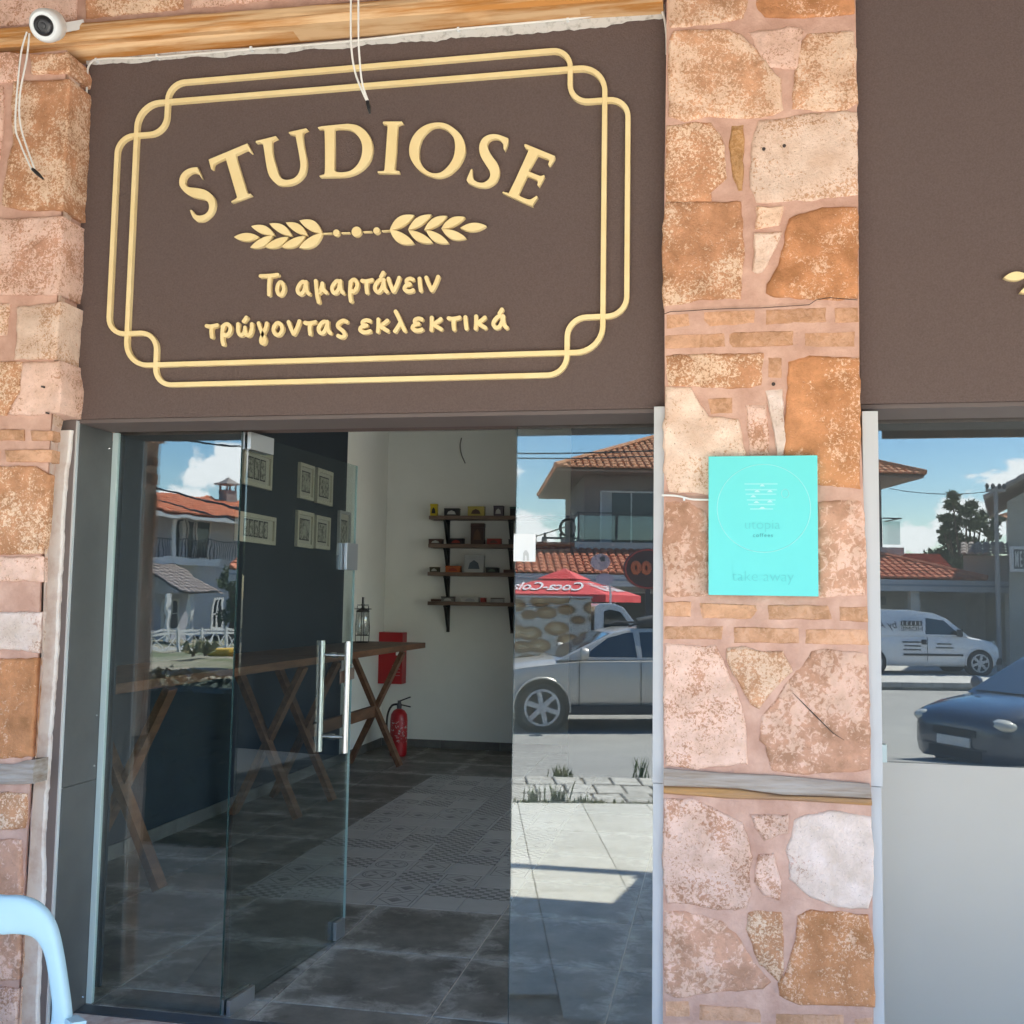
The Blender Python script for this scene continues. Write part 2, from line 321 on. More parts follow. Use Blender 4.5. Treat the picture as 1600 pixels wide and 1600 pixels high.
def stone(outline, yf, depth, mat, parent, name='stone', rough=.005, jit=.0032, relief=.0055, label=None):
    """a squared or broken stone: outline in x,z, face at yf, body going back by depth"""
    pts = []; n = len(outline); seed = random.random()*100
    gx_, gz_ = sum(p[0] for p in outline)/n, sum(p[1] for p in outline)/n
    grow = .0035 if name == 'stone' else .0015
    outline = [(p[0]+(p[0]-gx_)/max(1e-6, math.hypot(p[0]-gx_, p[1]-gz_))*grow, p[1]+(p[1]-gz_)/max(1e-6, math.hypot(p[0]-gx_, p[1]-gz_))*grow) for p in outline]
    for i in range(n):
        a, b = Vector(outline[i]), Vector(outline[(i+1) % n]); k = max(1, int((b-a).length/.014))
        for j in range(k):
            p = a.lerp(b, j/k); q = mn.noise_vector(Vector((p.x*28, p.y*28, seed))); q2 = mn.noise_vector(Vector((p.x*90, p.y*90, seed)))
            pts.append((p.x+q.x*jit*1.6+q2.x*jit*.7, p.y+q.y*jit*1.6+q2.y*jit*.7))
    c = (sum(p[0] for p in pts)/len(pts), sum(p[1] for p in pts)/len(pts)); k = len(pts)
    size = min(max(p[0] for p in pts)-min(p[0] for p in pts), max(p[1] for p in pts)-min(p[1] for p in pts))
    rings = [(1.0, depth), (1.0, .008), (1-.004/size, .0040), (1-.012/size, .0012), (1-.030/size, 0), (.84, 0), (.70, 0), (.55, 0), (.4, 0), (.2, 0)] if size > .05 else [(1, depth), (1, .004), (1-.004/size, .001), (.7, 0), (.4, 0)]
    vs = []; fs = []
    for (t, d) in rings:
        for p in pts:
            x, z = c[0]+(p[0]-c[0])*t, c[1]+(p[1]-c[1])*t
            y = yf+d
            if d < depth: y += relief*(mn.noise(Vector((x*14, z*14, seed)))+.5*mn.noise(Vector((x*40, z*40, seed)))) + rough*.4*mn.noise(Vector((x*110, z*110, seed)))
            vs.append((x, y, z))
    for r_ in range(len(rings)-1):
        for j in range(k): fs.append((r_*k+j, r_*k+(j+1) % k, (r_+1)*k+(j+1) % k, (r_+1)*k+j))
    vs.append((c[0], yf+relief*mn.noise(Vector((c[0]*14, c[1]*14, seed))), c[1])); ci = len(vs)-1; b0 = (len(rings)-1)*k
    for j in range(k): fs.append((b0+j, b0+(j+1) % k, ci))
    mb = MB(); mb.add(vs, fs); o = mb.build(name, mat, parent, smooth=True, center=True)
    if label: o['label'] = label
    return o

# ================================================================== SHOP FRONT
YP = 3.33                                     # face of the brown panels
def zp(s_, ox, oy, pts, y):                   # outline read off an enlarged view -> x,z on the plane y
    out = []
    for p in pts:
        q = at_y(ox+p[0]/s_, oy+p[1]/s_, y); out.append((q[0], q[2]) if len(p) == 2 else (q[0], q[2], 'c'))
    return out
# ---- right-hand stone pillar
YS = 3.272
pil = thing('stone_pillar', 'stone and brick pillar between the glass door and the frosted window, turquoise sign on it', 'pillar', (.13, 3.4, 0))
core = [at_y(1041, y, 3.284) for y in (-160, 640, 1200, 1700)]
lp = [(q[0], q[2]) for q in [at_y(x, y, 3.284) for x, y in ((1043, -160), (1041, 100), (1038, 330), (1039, 640), (1036, 900), (1037, 1200), (1036, 1500), (1036, 1850))]]
rpx = [(q[0], q[2]) for q in [at_y(x, y, 3.284) for x, y in ((1366, 1850), (1364, 1500), (1360, 1180), (1354, 900), (1343, 640), (1341, 340), (1338, 120), (1334, -160))]]
mb = MB(); mb.prism(lp+rpx, 3.2785, 3.66); mb.build('mortar', MORTAR, pil, center=True)
A = (4.706, 1020, 0); B = (4.706, 1020, 320); C = (4.444, 1020, 600); D = (4.444, 1020, 900); E_ = (4.444, 1020, 1240)
ST = [(A, 'oc', [(110,-60),(690,-60),(690,60),(650,130),(480,160),(300,185),(125,200)]), (A, 'sr', [(780,-60),(1480,-60),(1480,95),(1100,125),(830,120),(770,60)]),
 (A, 'oc', [(150,225),(560,220),(640,250),(740,350),(860,500),(930,570),(945,700),(960,800),(880,840),(700,860),(420,850),(240,880),(130,850),(120,600),(125,300)]),
 (A, 'pk', [(705,230),(1060,195),(1110,215),(1090,330),(1060,495),(860,490),(780,370)]),
 (A, 'oc', [(1140,240),(1480,230),(1495,500),(1500,750),(1420,800),(1230,805),(1020,790),(1040,620),(1065,450),(1100,300)]),
 (A, 'sp', [(105,920),(250,900),(420,900),(490,980),(525,1080),(530,1200),(545,1300),(430,1400),(430,1480),(250,1480),(100,1480),(95,1300)]),
 (A, 'or', [(580,925),(665,925),(665,1150),(660,1390),(630,1390),(580,1250),(565,1080)]),
 (A, 'cr', [(780,890),(1000,860),(1240,820),(1500,825),(1500,1000),(1505,1420),(1200,1460),(900,1480),(770,1480),(720,1370),(730,1050)]),
 (B, 'sp', [(100,-20),(640,-20),(655,150),(670,300),(660,430),(640,680),(380,690),(80,740),(80,500),(75,150)]),
 (B, 'oc', [(770,15),(950,15),(930,150),(760,170)]), (B, 'cr', [(745,215),(950,205),(900,310),(810,490),(770,500),(735,480),(750,380)]),
 (B, 'sr', [(1000,110),(1080,80),(1240,20),(1500,20),(1505,300),(1505,680),(1200,690),(900,665),(835,640),(850,580),(930,440),(975,250)]),
 (B, 'sp', [(95,1105),(400,1095),(815,1095),(800,1200),(800,1320),(640,1345),(110,1325)]),
 (C, 'cr', [(100,25),(265,25),(390,230),(590,245),(610,350),(640,500),(640,745),(400,755),(110,750),(85,600),(75,300)]),
 (C, 'pk', [(655,145),(785,145),(805,350),(800,480),(680,500),(660,300)]), (C, 'wh', [(790,45),(900,30),(905,200),(930,360),(900,480),(860,500),(850,350),(800,150)]),
 (C, 'sr', [(945,-150),(1086,-191),(1435,-177),(1440,300),(1440,720),(1140,690),(920,490),(915,300),(935,60)]),
 (C, 'rp', [(85,810),(250,815),(340,860),(390,950),(390,1300),(380,1470),(300,1480),(90,1460),(75,1200)]), (C, 'rp', [(1150,830),(1200,815),(1450,810),(1470,900),(1480,1200),(1475,1460),(1150,1470),(1130,1100)]),
 (C, 'pk', [(440,850),(1060,850),(1080,1440),(450,1440)]),
 (D, 'pk', [(90,480),(270,490),(430,490),(490,600),(560,760),(610,900),(640,1050),(655,1300),(400,1320),(300,1345),(90,1310),(80,900),(85,650)]),
 (D, 'oc', [(520,510),(640,495),(760,535),(900,520),(960,660),(850,770),(740,915),(680,890),(600,740),(520,600)]),
 (D, 'rp', [(1100,535),(1200,515),(1480,540),(1500,900),(1505,1340),(1300,1370),(1000,1375),(830,1350),(790,1180),(745,1140),(760,980),(850,870),(940,740)]),
 (E_, 'pk', [(80,40),(280,45),(620,210),(650,300),(680,450),(660,560),(680,700),(650,800),(450,805),(280,770),(110,760),(75,600),(80,300)]),
 (E_, 'pk', [(685,155),(940,155),(930,265),(780,315),(720,250)]), (E_, 'pk', [(735,430),(840,430),(865,540),(890,600),(880,740),(780,710),(715,610)]),
 (E_, 'wh', [(990,200),(1080,150),(1260,125),(1400,155),(1510,165),(1530,400),(1530,700),(1490,795),(1250,785),(1090,710),(950,590),(955,480),(935,400),(965,300)]),
 (E_, 'rp', [(85,820),(200,830),(340,850),(500,905),(600,1010),(700,1180),(820,1310),(760,1360),(450,1375),(160,1420),(90,1370),(75,1100)]),
 (E_, 'sp', [(665,830),(900,820),(900,1000),(905,1230),(880,1310),(740,1190),(700,1050),(655,950)]),
 (E_, 'sr', [(1010,860),(1100,820),(1490,850),(1530,1080),(1535,1480),(1300,1470),(1010,1460),(880,1400),(870,1320),(940,1220),(1000,1000)])]
for (T, k, pts) in ST:
    stone(zp(*T, pts, YS), YS-random.random()*.004, .06, SM[k], pil)
BR = [(B, [[(90,800),(275,790),(280,890),(90,920)], [(345,780),(775,765),(775,870),(400,900),(350,850)], [(830,765),(1280,750),(1280,860),(830,875)], [(1340,755),(1510,750),(1515,860),(1340,865)],
  [(90,960),(525,940),(530,1040),(90,1055)], [(570,950),(600,935),(1030,925),(1030,1030),(590,1045),(565,1010)], [(1090,935),(1510,925),(1515,1050),(1090,1045)], [(850,1115),(950,1120),(950,1270),(850,1265)]]),
 (C, [[(380,95),(560,90),(560,200),(400,215)]]),
 (D, [[(80,180),(265,180),(260,280),(80,280)], [(315,185),(730,200),(745,240),(700,305),(330,295)], [(800,200),(1215,205),(1240,300),(810,300)], [(1300,215),(1490,220),(1495,320),(1300,310)],
  [(80,350),(490,350),(480,440),(80,440)], [(565,355),(1010,365),(1010,465),(570,465)], [(1060,370),(1490,370),(1500,480),(1065,470)]]),
 (E_, [[(75,1440),(260,1440),(265,1560),(75,1560)], [(310,1465),(770,1500),(770,1600),(310,1580)], [(820,1525),(1340,1540),(1340,1640),(820,1640)], [(1390,1560),(1530,1560),(1530,1640),(1390,1640)],
  [(75,1620),(500,1625),(500,1730),(75,1725)], [(560,1665),(1000,1670),(1000,1770),(560,1765)], [(1060,1690),(1530,1700),(1530,1800),(1060,1790)]])]
for T, ls in BR:
    for pts in ls: stone(zp(*T, pts, YS), YS+.002+random.random()*.003, .05, BRICK, pil, name='brick', relief=.002, rough=.003, jit=.0015)
# weathered timber let into the pillar
def log(name, ptsT, ptsB, yf, depth, mat, parent):
    k = 90; vs = []; fs = []; nr = 15; sd_ = random.random()*50
    for i in range(k+1):
        t = i/k
        def ev(P):
            s_ = t*(len(P)-1); a = min(int(s_), len(P)-2); f_ = s_-a; return (P[a][0]*(1-f_)+P[a+1][0]*f_, P[a][1]*(1-f_)+P[a+1][1]*f_)
        a, b = ev(ptsT), ev(ptsB)
        for j in range(nr):
            q = j/(nr-1); x = a[0]*(1-q)+b[0]*q; z = a[1]*(1-q)+b[1]*q
            y = yf + .016*(1-math.sin(math.pi*min(1, max(0, q*.9+.05)))**.5) + .006*mn.noise(Vector((x*3, z*50, sd_))) + .003*mn.noise(Vector((x*9, z*190, sd_)))
            vs.append((x, y, z))
        vs.append((b[0], yf+depth, b[1])); vs.append((a[0], yf+depth, a[1]))
    m_ = nr+2
    for i in range(k):
        for j in range(m_): fs.append((i*m_+j, i*m_+(j+1) % m_, (i+1)*m_+(j+1) % m_, (i+1)*m_+j))
    fs += [tuple(range(m_)), tuple(k*m_+j for j in range(m_))]
    mb = MB(); mb.add(vs, fs); return mb.build(name, mat, parent, smooth=True, center=True)
WOODG = M('weathered_timber', (.40, .35, .31), .9, c2=(.24, .17, .12), sc_=14, lo=.35, hi=.7, bump=.7, bsc=30, stretch=(.25, 1, 3.4), spec=.1)
WOODO = M('orange_timber', (.46, .20, .055), .85, c2=(.68, .45, .25), sc_=10, det=12, lo=.42, hi=.58, bump=.8, bsc=22, stretch=(.16, 1, 4.0), spec=.2)
WOODB = M('honey_timber', (.46, .25, .10), .85, c2=(.33, .20, .12), sc_=12, lo=.4, hi=.6, bump=.5, bsc=30, stretch=(.25, 1, 3), spec=.1)
log('timber_band', zp(*D, [(75,1340),(500,1375),(850,1390),(1510,1450)], 3.255), zp(*D, [(75,1460),(600,1480),(900,1520),(1522,1545)], 3.255), 3.255, .06, WOODG, pil)
log('timber_band', zp(*D, [(75,1466),(600,1486),(900,1526),(1522,1551)], 3.26), zp(*D, [(75,1515),(500,1548),(900,1560),(1525,1600)], 3.26), 3.262, .06, WOODB, pil)
HOLE = M('drilled_hole', (.05, .035, .03), .9)
for px, py, r_ in ((1193.5, 232.5, .0055), (1225.5, 227.5, .0055), (1208.5, 600, .006)):
    q = at_y(px, py, YS-.006); MB().lathe([(r_, 0), (r_*.9, .004), (r_*.5, .007)], q, 'y', 10).build('drill_hole', HOLE, pil)
# hairline crack above the brick course
cr = [at_y(1020+x/4.706, 320+y/4.706, YS-.0045) for x, y in ((80,805),(130,785),(260,780),(400,770),(600,762),(800,758),(1000,745),(1150,735),(1200,700),(1300,682),(1400,692),(1505,700))]
MB().tube(cr, .0012, 5).build('crack', HOLE, pil)
cr = [at_y(1020+x/4.444, 900+y/4.444, YS-.0055) for x, y in ((970,810),(1060,900),(1150,990),(1250,1090),(1330,1140))]
MB().tube(cr, [.0006, .0016, .0018, .0012, .0005], 5).build('crack', HOLE, pil)

# ---- left-hand stone pillar (its corner stands 13 cm proud of the panel)
YL = 3.2
pl_ = thing('stone_pillar', 'rough stone pillar at the left edge, behind the light blue chair', 'pillar', (-2.6, 3.4, 0))
def edge(tab, y): return [(q[0], q[2]) for q in [at_y(a, b, y) for a, b in tab]]
re_ = edge([(105,78),(100,260),(97,340),(90,480),(84,620),(80,680),(74,780),(66,860),(62,1000),(54,1150),(44,1300),(36,1450),(28,1600),(20,1850)], YL+.012)
MB().prism([(-3.6, re_[0][1]), ]+[(x-.004, z) for x, z in re_]+[(-3.6, re_[-1][1])], YL+.012, YL+.022).build('mortar', MORTAR, pl_, center=True)
MB().prism([(-3.6, re_[0][1]), ]+[(x-(.006 if z > 2.1 else .12), z) for x, z in re_]+[(-3.6, re_[-1][1])], YL+.0225, 3.70).build('mortar', MORTAR, pl_, center=True)
Fm = (5, 0, 60); G = (5, 0, 360); Hh = (4.706, 0, 660); I = (5, 0, 980); J = (5, 0, 1280)
SL = [(Fm, 'pk', [(-160,105),(140,110),(140,320),(-160,350)], 0), (Fm, 'sp', [(240,120),(520,110),(540,190),(535,265),(250,270)], 1),
 (Fm, 'sp', [(100,340),(540,320),(530,600),(515,900),(505,1050),(490,1330),(150,1330),(10,1290),(30,1100),(100,800),(80,500)], 1),
 (Fm, 'pk', [(-200,380),(20,370),(10,700),(-30,1000),(-200,1000)], 0), (Fm, 'sr', [(-200,1040),(-40,1040),(-60,1300),(-200,1300)], 0),
 (G, 'pk', [(-160,-80),(480,-110),(475,250),(452,490),(150,495),(-160,505)], 1), (G, 'cr', [(135,600),(470,560),(445,800),(435,1000),(110,995),(130,750)], 1),
 (G, 'cr', [(-160,570),(55,570),(35,810),(-160,810)], 0), (G, 'sp', [(-160,1020),(160,1030),(150,1250),(40,1430),(-160,1430)], 0), (G, 'pk', [(170,1030),(450,1025),(470,1200),(455,1420),(200,1440),(60,1430),(160,1250)], 1),
 (Hh, 'sp', [(-180,320),(250,330),(360,390),(340,700),(310,960),(-180,970)], 1), (Hh, 'pk', [(-180,985),(305,990),(300,1170),(-180,1160)], 1), (I, 'wh', [(-180,-110),(310,-110),(300,50),(285,200),(100,170),(-180,170)], 1),
 (I, 'sr', [(-180,270),(60,250),(280,250),(270,500),(250,800),(235,1010),(60,1020),(-180,1010)], 1), (I, 'sp', [(-180,1300),(190,1300),(195,1400),(180,1570),(-180,1590)], 1),
 (J, 'rp', [(-180,160),(150,170),(165,560),(150,600),(-180,600)], 1), (J, 'rp', [(-180,650),(150,640),(145,930),(135,1250),(-180,1280)], 1), (J, 'pk', [(-180,1320),(130,1330),(120,1650),(-180,1700)], 1)]
for (T, k, pts, corner) in SL:
    o = stone(zp(*T, pts, YL), YL-random.random()*.004, (.135 if T in (Fm, G) else .03) if corner else .05, SM[k], pl_)
for T, ls in [(Hh, [[(-140,50),(165,50),(165,130),(-140,130)], [(215,60),(372,60),(370,130),(230,130)], [(30,200),(370,200),(365,290),(40,285)], [(-200,205),(-20,205),(-20,285),(-200,285)]])]:
    for pts in ls: stone(zp(*T, pts, YL), YL+.003, .05, BRICK, pl_, name='brick', relief=.002, jit=.0015)
log('timber_band', zp(*I, [(-180,1070),(90,1075),(180,1045),(262,1040)], YL-.006), zp(*I, [(-180,1230),(90,1232),(180,1230),(250,1225)], YL-.006), YL-.006, .08, WOODG, pl_)
# rough corner return: broken stone flank, in steps, from the corner back to the panel
fl = MB(); prev = None; rows = []
tab = [(105,78,.002),(103,180,.0),(100,260,.012),(99,330,.0),(97,345,.012),(93,440,.004),(90,480,.012),(88,560,.002),(86,600,.01),(84,640,.01),(80,680,.004),(75,780,.010),(70,860,.006),(66,1000,.01),(57,1150,.006),(48,1300,.008),(38,1450,.006),(30,1600,.01),(20,1850,.01)]
nz_, ny_ = 220, 10; verts = []
PINKP = M('pinkish_plaster', (.68, .46, .37), .95, c2=(.74, .60, .53), sc_=14, lo=.4, hi=.65, bump=.8, bsc=50, spec=.1, bdist=.004)
pe = [(112,640),(107,650),(97,690),(90,760),(82,860),(78,960),(72,1060),(66,1160),(54,1260),(50,1340),(44,1440),(38,1540),(30,1640),(14,1850)]
_q = sorted([(at_y(a-5, b, 3.318)[2], at_y(a-5, b, 3.318)[0]) for a, b in pe]); PEZ = [q[0] for q in _q]; PEX = [q[1] for q in _q]
zt, zb = at_y(105, 78, YL)[2], at_y(20, 1850, YL)[2]
ex = sorted([(at_y(a, b, YL)[2], at_y(a, b, YL)[0]) for a, b, c in tab])
for i in range(nz_+1):
    z = zb+(zt-zb)*i/nz_; x0 = float(np.interp(z, [e[0] for e in ex], [e[1] for e in ex])); xe = -2.262 if z > 2.1 else float(np.interp(z, PEZ, PEX))-.004
    for j in range(ny_+1):
        t = j/ny_; y = YL+.006+t*(3.3195-YL-.006 if z < 2.1 else 3.332-YL-.006)
        x = (x0-.004)*(1-t)+xe*t + (.010*mn.noise(Vector((y*22, z*9, 3)))+.007*mn.noise(Vector((y*50, z*34, 8))))*min(1, 4*t)*(1 if z > 2.1 else max(.15, .8-t*.7))
        verts.append((x, y, z))
w_ = ny_+1
cut = int(nz_*(2.05-zb)/(zt-zb))
for r0, r1, mt_ in ((0, cut, PINKP), (cut, nz_, SM['cr'])):
    fl = MB(); fl.add(verts[r0*w_:(r1+1)*w_], [(i*w_+j, i*w_+j+1, (i+1)*w_+j+1, (i+1)*w_+j) for i in range(r1-r0) for j in range(ny_)])
    fl.build('broken_flank', mt_, pl_, smooth=False, fixn=False)
# ragged plaster margin along the jamb
pr = [(30,1850),(60,1620),(58,1580),(60,1530),(66,1440),(69,1370),(68,1310),(72,1250),(77,1180),(80,1130),(86,1060),(89,1020),(92,940),(95,880),(98,820),(101,770),(105,730),(109,700),(112,672)]
def rag(tab, y, amp):
    out = []
    P = [at_y(a, b, y) for a, b in tab]
    for i in range(len(P)-1):
        k = max(1, int(abs(P[i][2]-P[i+1][2])/.01))
        for j in range(k):
            t = j/k; z = P[i][2]*(1-t)+P[i+1][2]*t; x = P[i][0]*(1-t)+P[i+1][0]*t
            out.append((x+amp*mn.noise(Vector((z*45, y, 1)))+amp*.6*mn.noise(Vector((z*130, y, 5))), z))
    out.append((P[-1][0], P[-1][2])); return out
poly = rag([(a-6, b) for a, b in pe], 3.318, .005); pr2 = rag(pr[::-1], 3.318, .004)
n_ = min(len(poly), len(pr2)); zs = np.linspace(at_y(112, 672, 3.318)[2], at_y(36, 1850, 3.318)[2], 150)
lx = np.interp(-zs, [-p[1] for p in sorted(poly, key=lambda q: -q[1])], [p[0] for p in sorted(poly, key=lambda q: -q[1])]); rx = np.interp(-zs, [-p[1] for p in sorted(pr2, key=lambda q: -q[1])], [p[0] for p in sorted(pr2, key=lambda q: -q[1])])
mb = MB(); vs = []
for a, b, z in zip(lx, rx, zs):
    y = 3.316+.003*mn.noise(Vector((z*20, 1, 1))); vs += [(a-.012, y+.004, z), (b-.006, y, z), (b, y+.006, z), (b, 3.335, z)]
mb.add(vs, [(i*4+j, i*4+j+1, i*4+j+5, i*4+j+4) for i in range(149) for j in range(3)]); mb.build('plaster_margin', PLASTER, pl_, smooth=False)
for px, py in ((65, 604), (72, 645)):
    q = at_y(px, py, YL-.004); MB().bar(q, (q[0]+.012, q[1]-.002, q[2]-.003), .006, .006).build('rusty_nail', HOLE, pl_)

# ---- brown rendered panels over the door and over the window
def panel(name, label, x0, x1, ztop, seed):
    t = thing(name, label, 'wall panel', ((x0+x1)/2, 3.45, 2.07))
    MB().box(x0, x1, YP, 3.70, 2.075, ztop).build('render_coat', BROWN, t, center=True, bevel=.003)
    MB().box(x0, x1, YP+.012, 3.545, 2.062, 2.0745).build('drip_edge', M('brown_trim', (.12, .09, .08), .7), t, center=True)
    return t
panel('rendered_panel', 'brown rendered wall panel over the glass door, carrying the gold lettering', -2.262, -.163, 3.385, 1)
panel('rendered_panel', 'plain brown rendered wall panel over the frosted window on the right', .428, 3.2, 3.9, 2)

# ---- timber lintel, wall above
lin = thing('timber_lintel', 'orange-brown timber lintel running above the brown sign panel', 'beam', (-1.6, 3.28, 3.4))
q1, q2 = at_y(0, 66, 3.2), at_y(1034, -8, 3.2)
yb = 3.215
log('beam', [(-3.7, at_y(0, 30, yb)[2]), (at_y(280, 26, yb)[0], at_y(280, 22, yb)[2]), (at_y(540, 2, yb)[0], at_y(540, 2, yb)[2]), (-.172, at_y(1030, -38, yb)[2])],
    [(-3.7, at_y(0, 66, yb)[2]), (at_y(280, 50, yb)[0], at_y(280, 50, yb)[2]), (at_y(540, 30, yb)[0], at_y(540, 30, yb)[2]), (-.172, at_y(1030, -8, yb)[2])], yb, .115, WOODO, lin)
zb_ = at_y(280, 50, yb)[2]
log('beam', [(-3.7, at_y(0, 67, 3.245)[2]), (at_y(280, 50, 3.245)[0], at_y(280, 52, 3.245)[2]), (at_y(540, 33, 3.245)[0], at_y(540, 32, 3.245)[2]), (-.172, at_y(1030, -2, 3.245)[2])],
    [(-3.7, at_y(0, 104, 3.3)[2]), (at_y(280, 84, 3.3)[0], at_y(280, 76, 3.3)[2]), (at_y(540, 58, 3.3)[0], at_y(540, 50, 3.3)[2]), (-.172, at_y(1030, 16, 3.3)[2])], 3.25, .09, WOODO, lin)
upw = thing('upper_wall', 'pinkish stone masonry strip above the timber lintel', 'wall', (-1.6, 3.4, 3.5))
MB().box(-3.7, -.163, 3.262, 3.7, at_y(280, 20, 3.26)[2]-.02, 4.6).build('mortar', MORTAR, upw, center=True)
x_ = -3.6
while x_ < -.3:
    w = random.uniform(.32, .5); z0 = at_y(280, 20, 3.25)[2]+.02; stone([(x_, z0), (min(x_+w, -.2), z0), (min(x_+w, -.2), z0+.26), (x_, z0+.25)], 3.252, .05, SM[random.choice(['pk', 'pk', 'sp'])], upw); x_ += w+.04
MB().box(-.163, 6, 3.34, 3.7, 3.9, 4.6).build('mortar', MORTAR, upw, center=True)
# grey mortar fillet + white cable on top of the panel
fil = [at_y(a, b, YP-.004) for a, b in ((134,98),(180,95),(300,86),(430,79),(560,68),(700,56),(800,47),(900,36),(960,26),(1032,14))]
mb = MB(); vs = []; fz = np.interp(np.linspace(-2.255, -.168, 120), [p[0] for p in fil], [p[2] for p in fil])
for i, x in enumerate(np.linspace(-2.255, -.168, 120)):
    h = .010+.010*mn.noise(Vector((x*9, 0, 0)))+.006*mn.noise(Vector((x*40, 0, 4)))+max(0, min(.02, (x+.9)*.03)); vs += [(x, YP+.004, fz[i]+.02), (x, YP-.012, fz[i]+.012), (x, YP-.003, fz[i]-h)]
mb.add(vs, [(i*3+j, i*3+j+1, i*3+j+4, i*3+j+3) for i in range(119) for j in range(2)])
mb.build('mortar_fillet', M('grey_mortar', (.52, .49, .45), .95, c2=(.28, .26, .23), sc_=40, lo=.5, hi=.7, bump=.6, bsc=80), lin)
CABW = M('white_cable', (.70, .68, .63), .5)
def cable(name, label, pts, r, cat='cable', mat=None, group=None):
    c = Vector(pts[0]); t = thing(name, label, cat, tuple(c)); P = smooth3(pts)
    MB().tube(P, r, 7).build('sheath', mat or CABW, t, smooth=True); return t
def smooth3(pts, k=6):
    P = [Vector(p) for p in pts]; out = []
    for i in range(len(P)-1):
        p0, p1, p2, p3 = P[max(i-1, 0)], P[i], P[i+1], P[min(i+2, len(P)-1)]
        for j in range(k):
            t = j/k; out.append(.5*((2*p1)+(-p0+p2)*t+(2*p0-5*p1+4*p2-p3)*t*t+(-p0+3*p1-3*p2+p3)*t**3))
    out.append(P[-1]); return out
ct = cable('wall_cable', 'thin white cable clipped round the top edge of the brown sign panel', [at_y(a, b, YP-.018) for a, b in ((132,225),(130,190),(135,150),(136,118),(141,99),(160,92),(245,89),(400,76),(530,66),(700,47),(885,30),(960,19),(1025,10),(1036,22),(1041,50),(1042,85))], .0038)
for px, py in ((245, 88), (392, 76), (716, 46), (887, 30), (150, 94)):
    q = at_y(px, py, YP-.02); MB().box(q[0]-.004, q[0]+.004, YP-.024, YP, q[2]-.005, q[2]+.007).build('clip', WHITEP, ct)
ct = cable('sign_cable', 'short white cable running from the pillar edge into the turquoise sign', [at_y(a, b, YS-.012) for a, b in ((1034,774),(1048,774),(1064,776),(1080,780),(1108,781))], .0034)
q = at_y(1069, 779, YS-.012); MB().box(q[0]-.003, q[0]+.003, YS-.018, YS, q[2]-.006, q[2]+.004).build('clip', WHITEP, ct)
# loose wires with a taped end, hanging from above
def loose(label, a, b, tip0, tip1, y0, y1):
    t = thing('hanging_wire', label, 'wire', at_y(*a[0], y0), group='loose twin wires with taped ends hanging by the sign')
    for P in (a, b):
        pts = [at_y(px, py, y0+(y1-y0)*i/(len(P)-1)) for i, (px, py) in enumerate(P)]
        MB().tube(smooth3(pts), .0032, 7).build('wire', CABW, t, smooth=True)
    MB().tube([at_y(*tip0, y1), at_y(*((tip0[0]+tip1[0])/2, (tip0[1]+tip1[1])/2), y1), at_y(*tip1, y1+.005)], [.0062, .0068, .003], 7).build('taped_end', BLACK, t, smooth=True)
loose('twin white wires with black taped end hanging in front of the sign panel', [(549,-60),(548,40),(550,85),(557,120),(573,158)], [(560,-60),(560,50),(562,95),(566,130),(575,158)], (574,158), (578,178), 2.95, 3.02)
loose('twin white wires with dark taped end hanging from the security camera', [(42,50),(32,90),(24,190),(32,225),(50,266)], [(46,52),(42,90),(31,150),(33,200),(54,264)], (51,264), (68,280), 3.13, 3.16)
# security camera
q = at_y(70, 40, 3.08); cc = thing('security_camera', 'white dome security camera with black lens at the top left corner', 'camera', q)
ax = Vector((.22, -1, -.62)).normalized(); rot = ax.to_track_quat('Z', 'Y').to_matrix().to_4x4()
def orient(o, q, rot_): o.matrix_local = Matrix.Translation(Vector(q)) @ rot_
b = MB().lathe([(.052, -.06), (.055, -.02), (.054, -.002), (.049, .008), (.044, .012), (.030, .010), (.029, .002)], n=28).build('housing', WHITEP, None, smooth=True); b.parent = cc; orient(b, (0, 0, 0), rot)
b = MB().lathe([(.033, -.01), (.0335, .012), (.031, .019), (.026, .023), (.018, .024), (.017, .020), (.011, .020), (.010, .023), (.004, .024)], n=28).build('lens_ball', BLACK, None, smooth=True); b.parent = cc; orient(b, (0, 0, .0), rot)
b = MB().bar((0, .03, 0), (.03, .16, .09), .03, .03).build('bracket', WHITEP, None); b.parent = cc

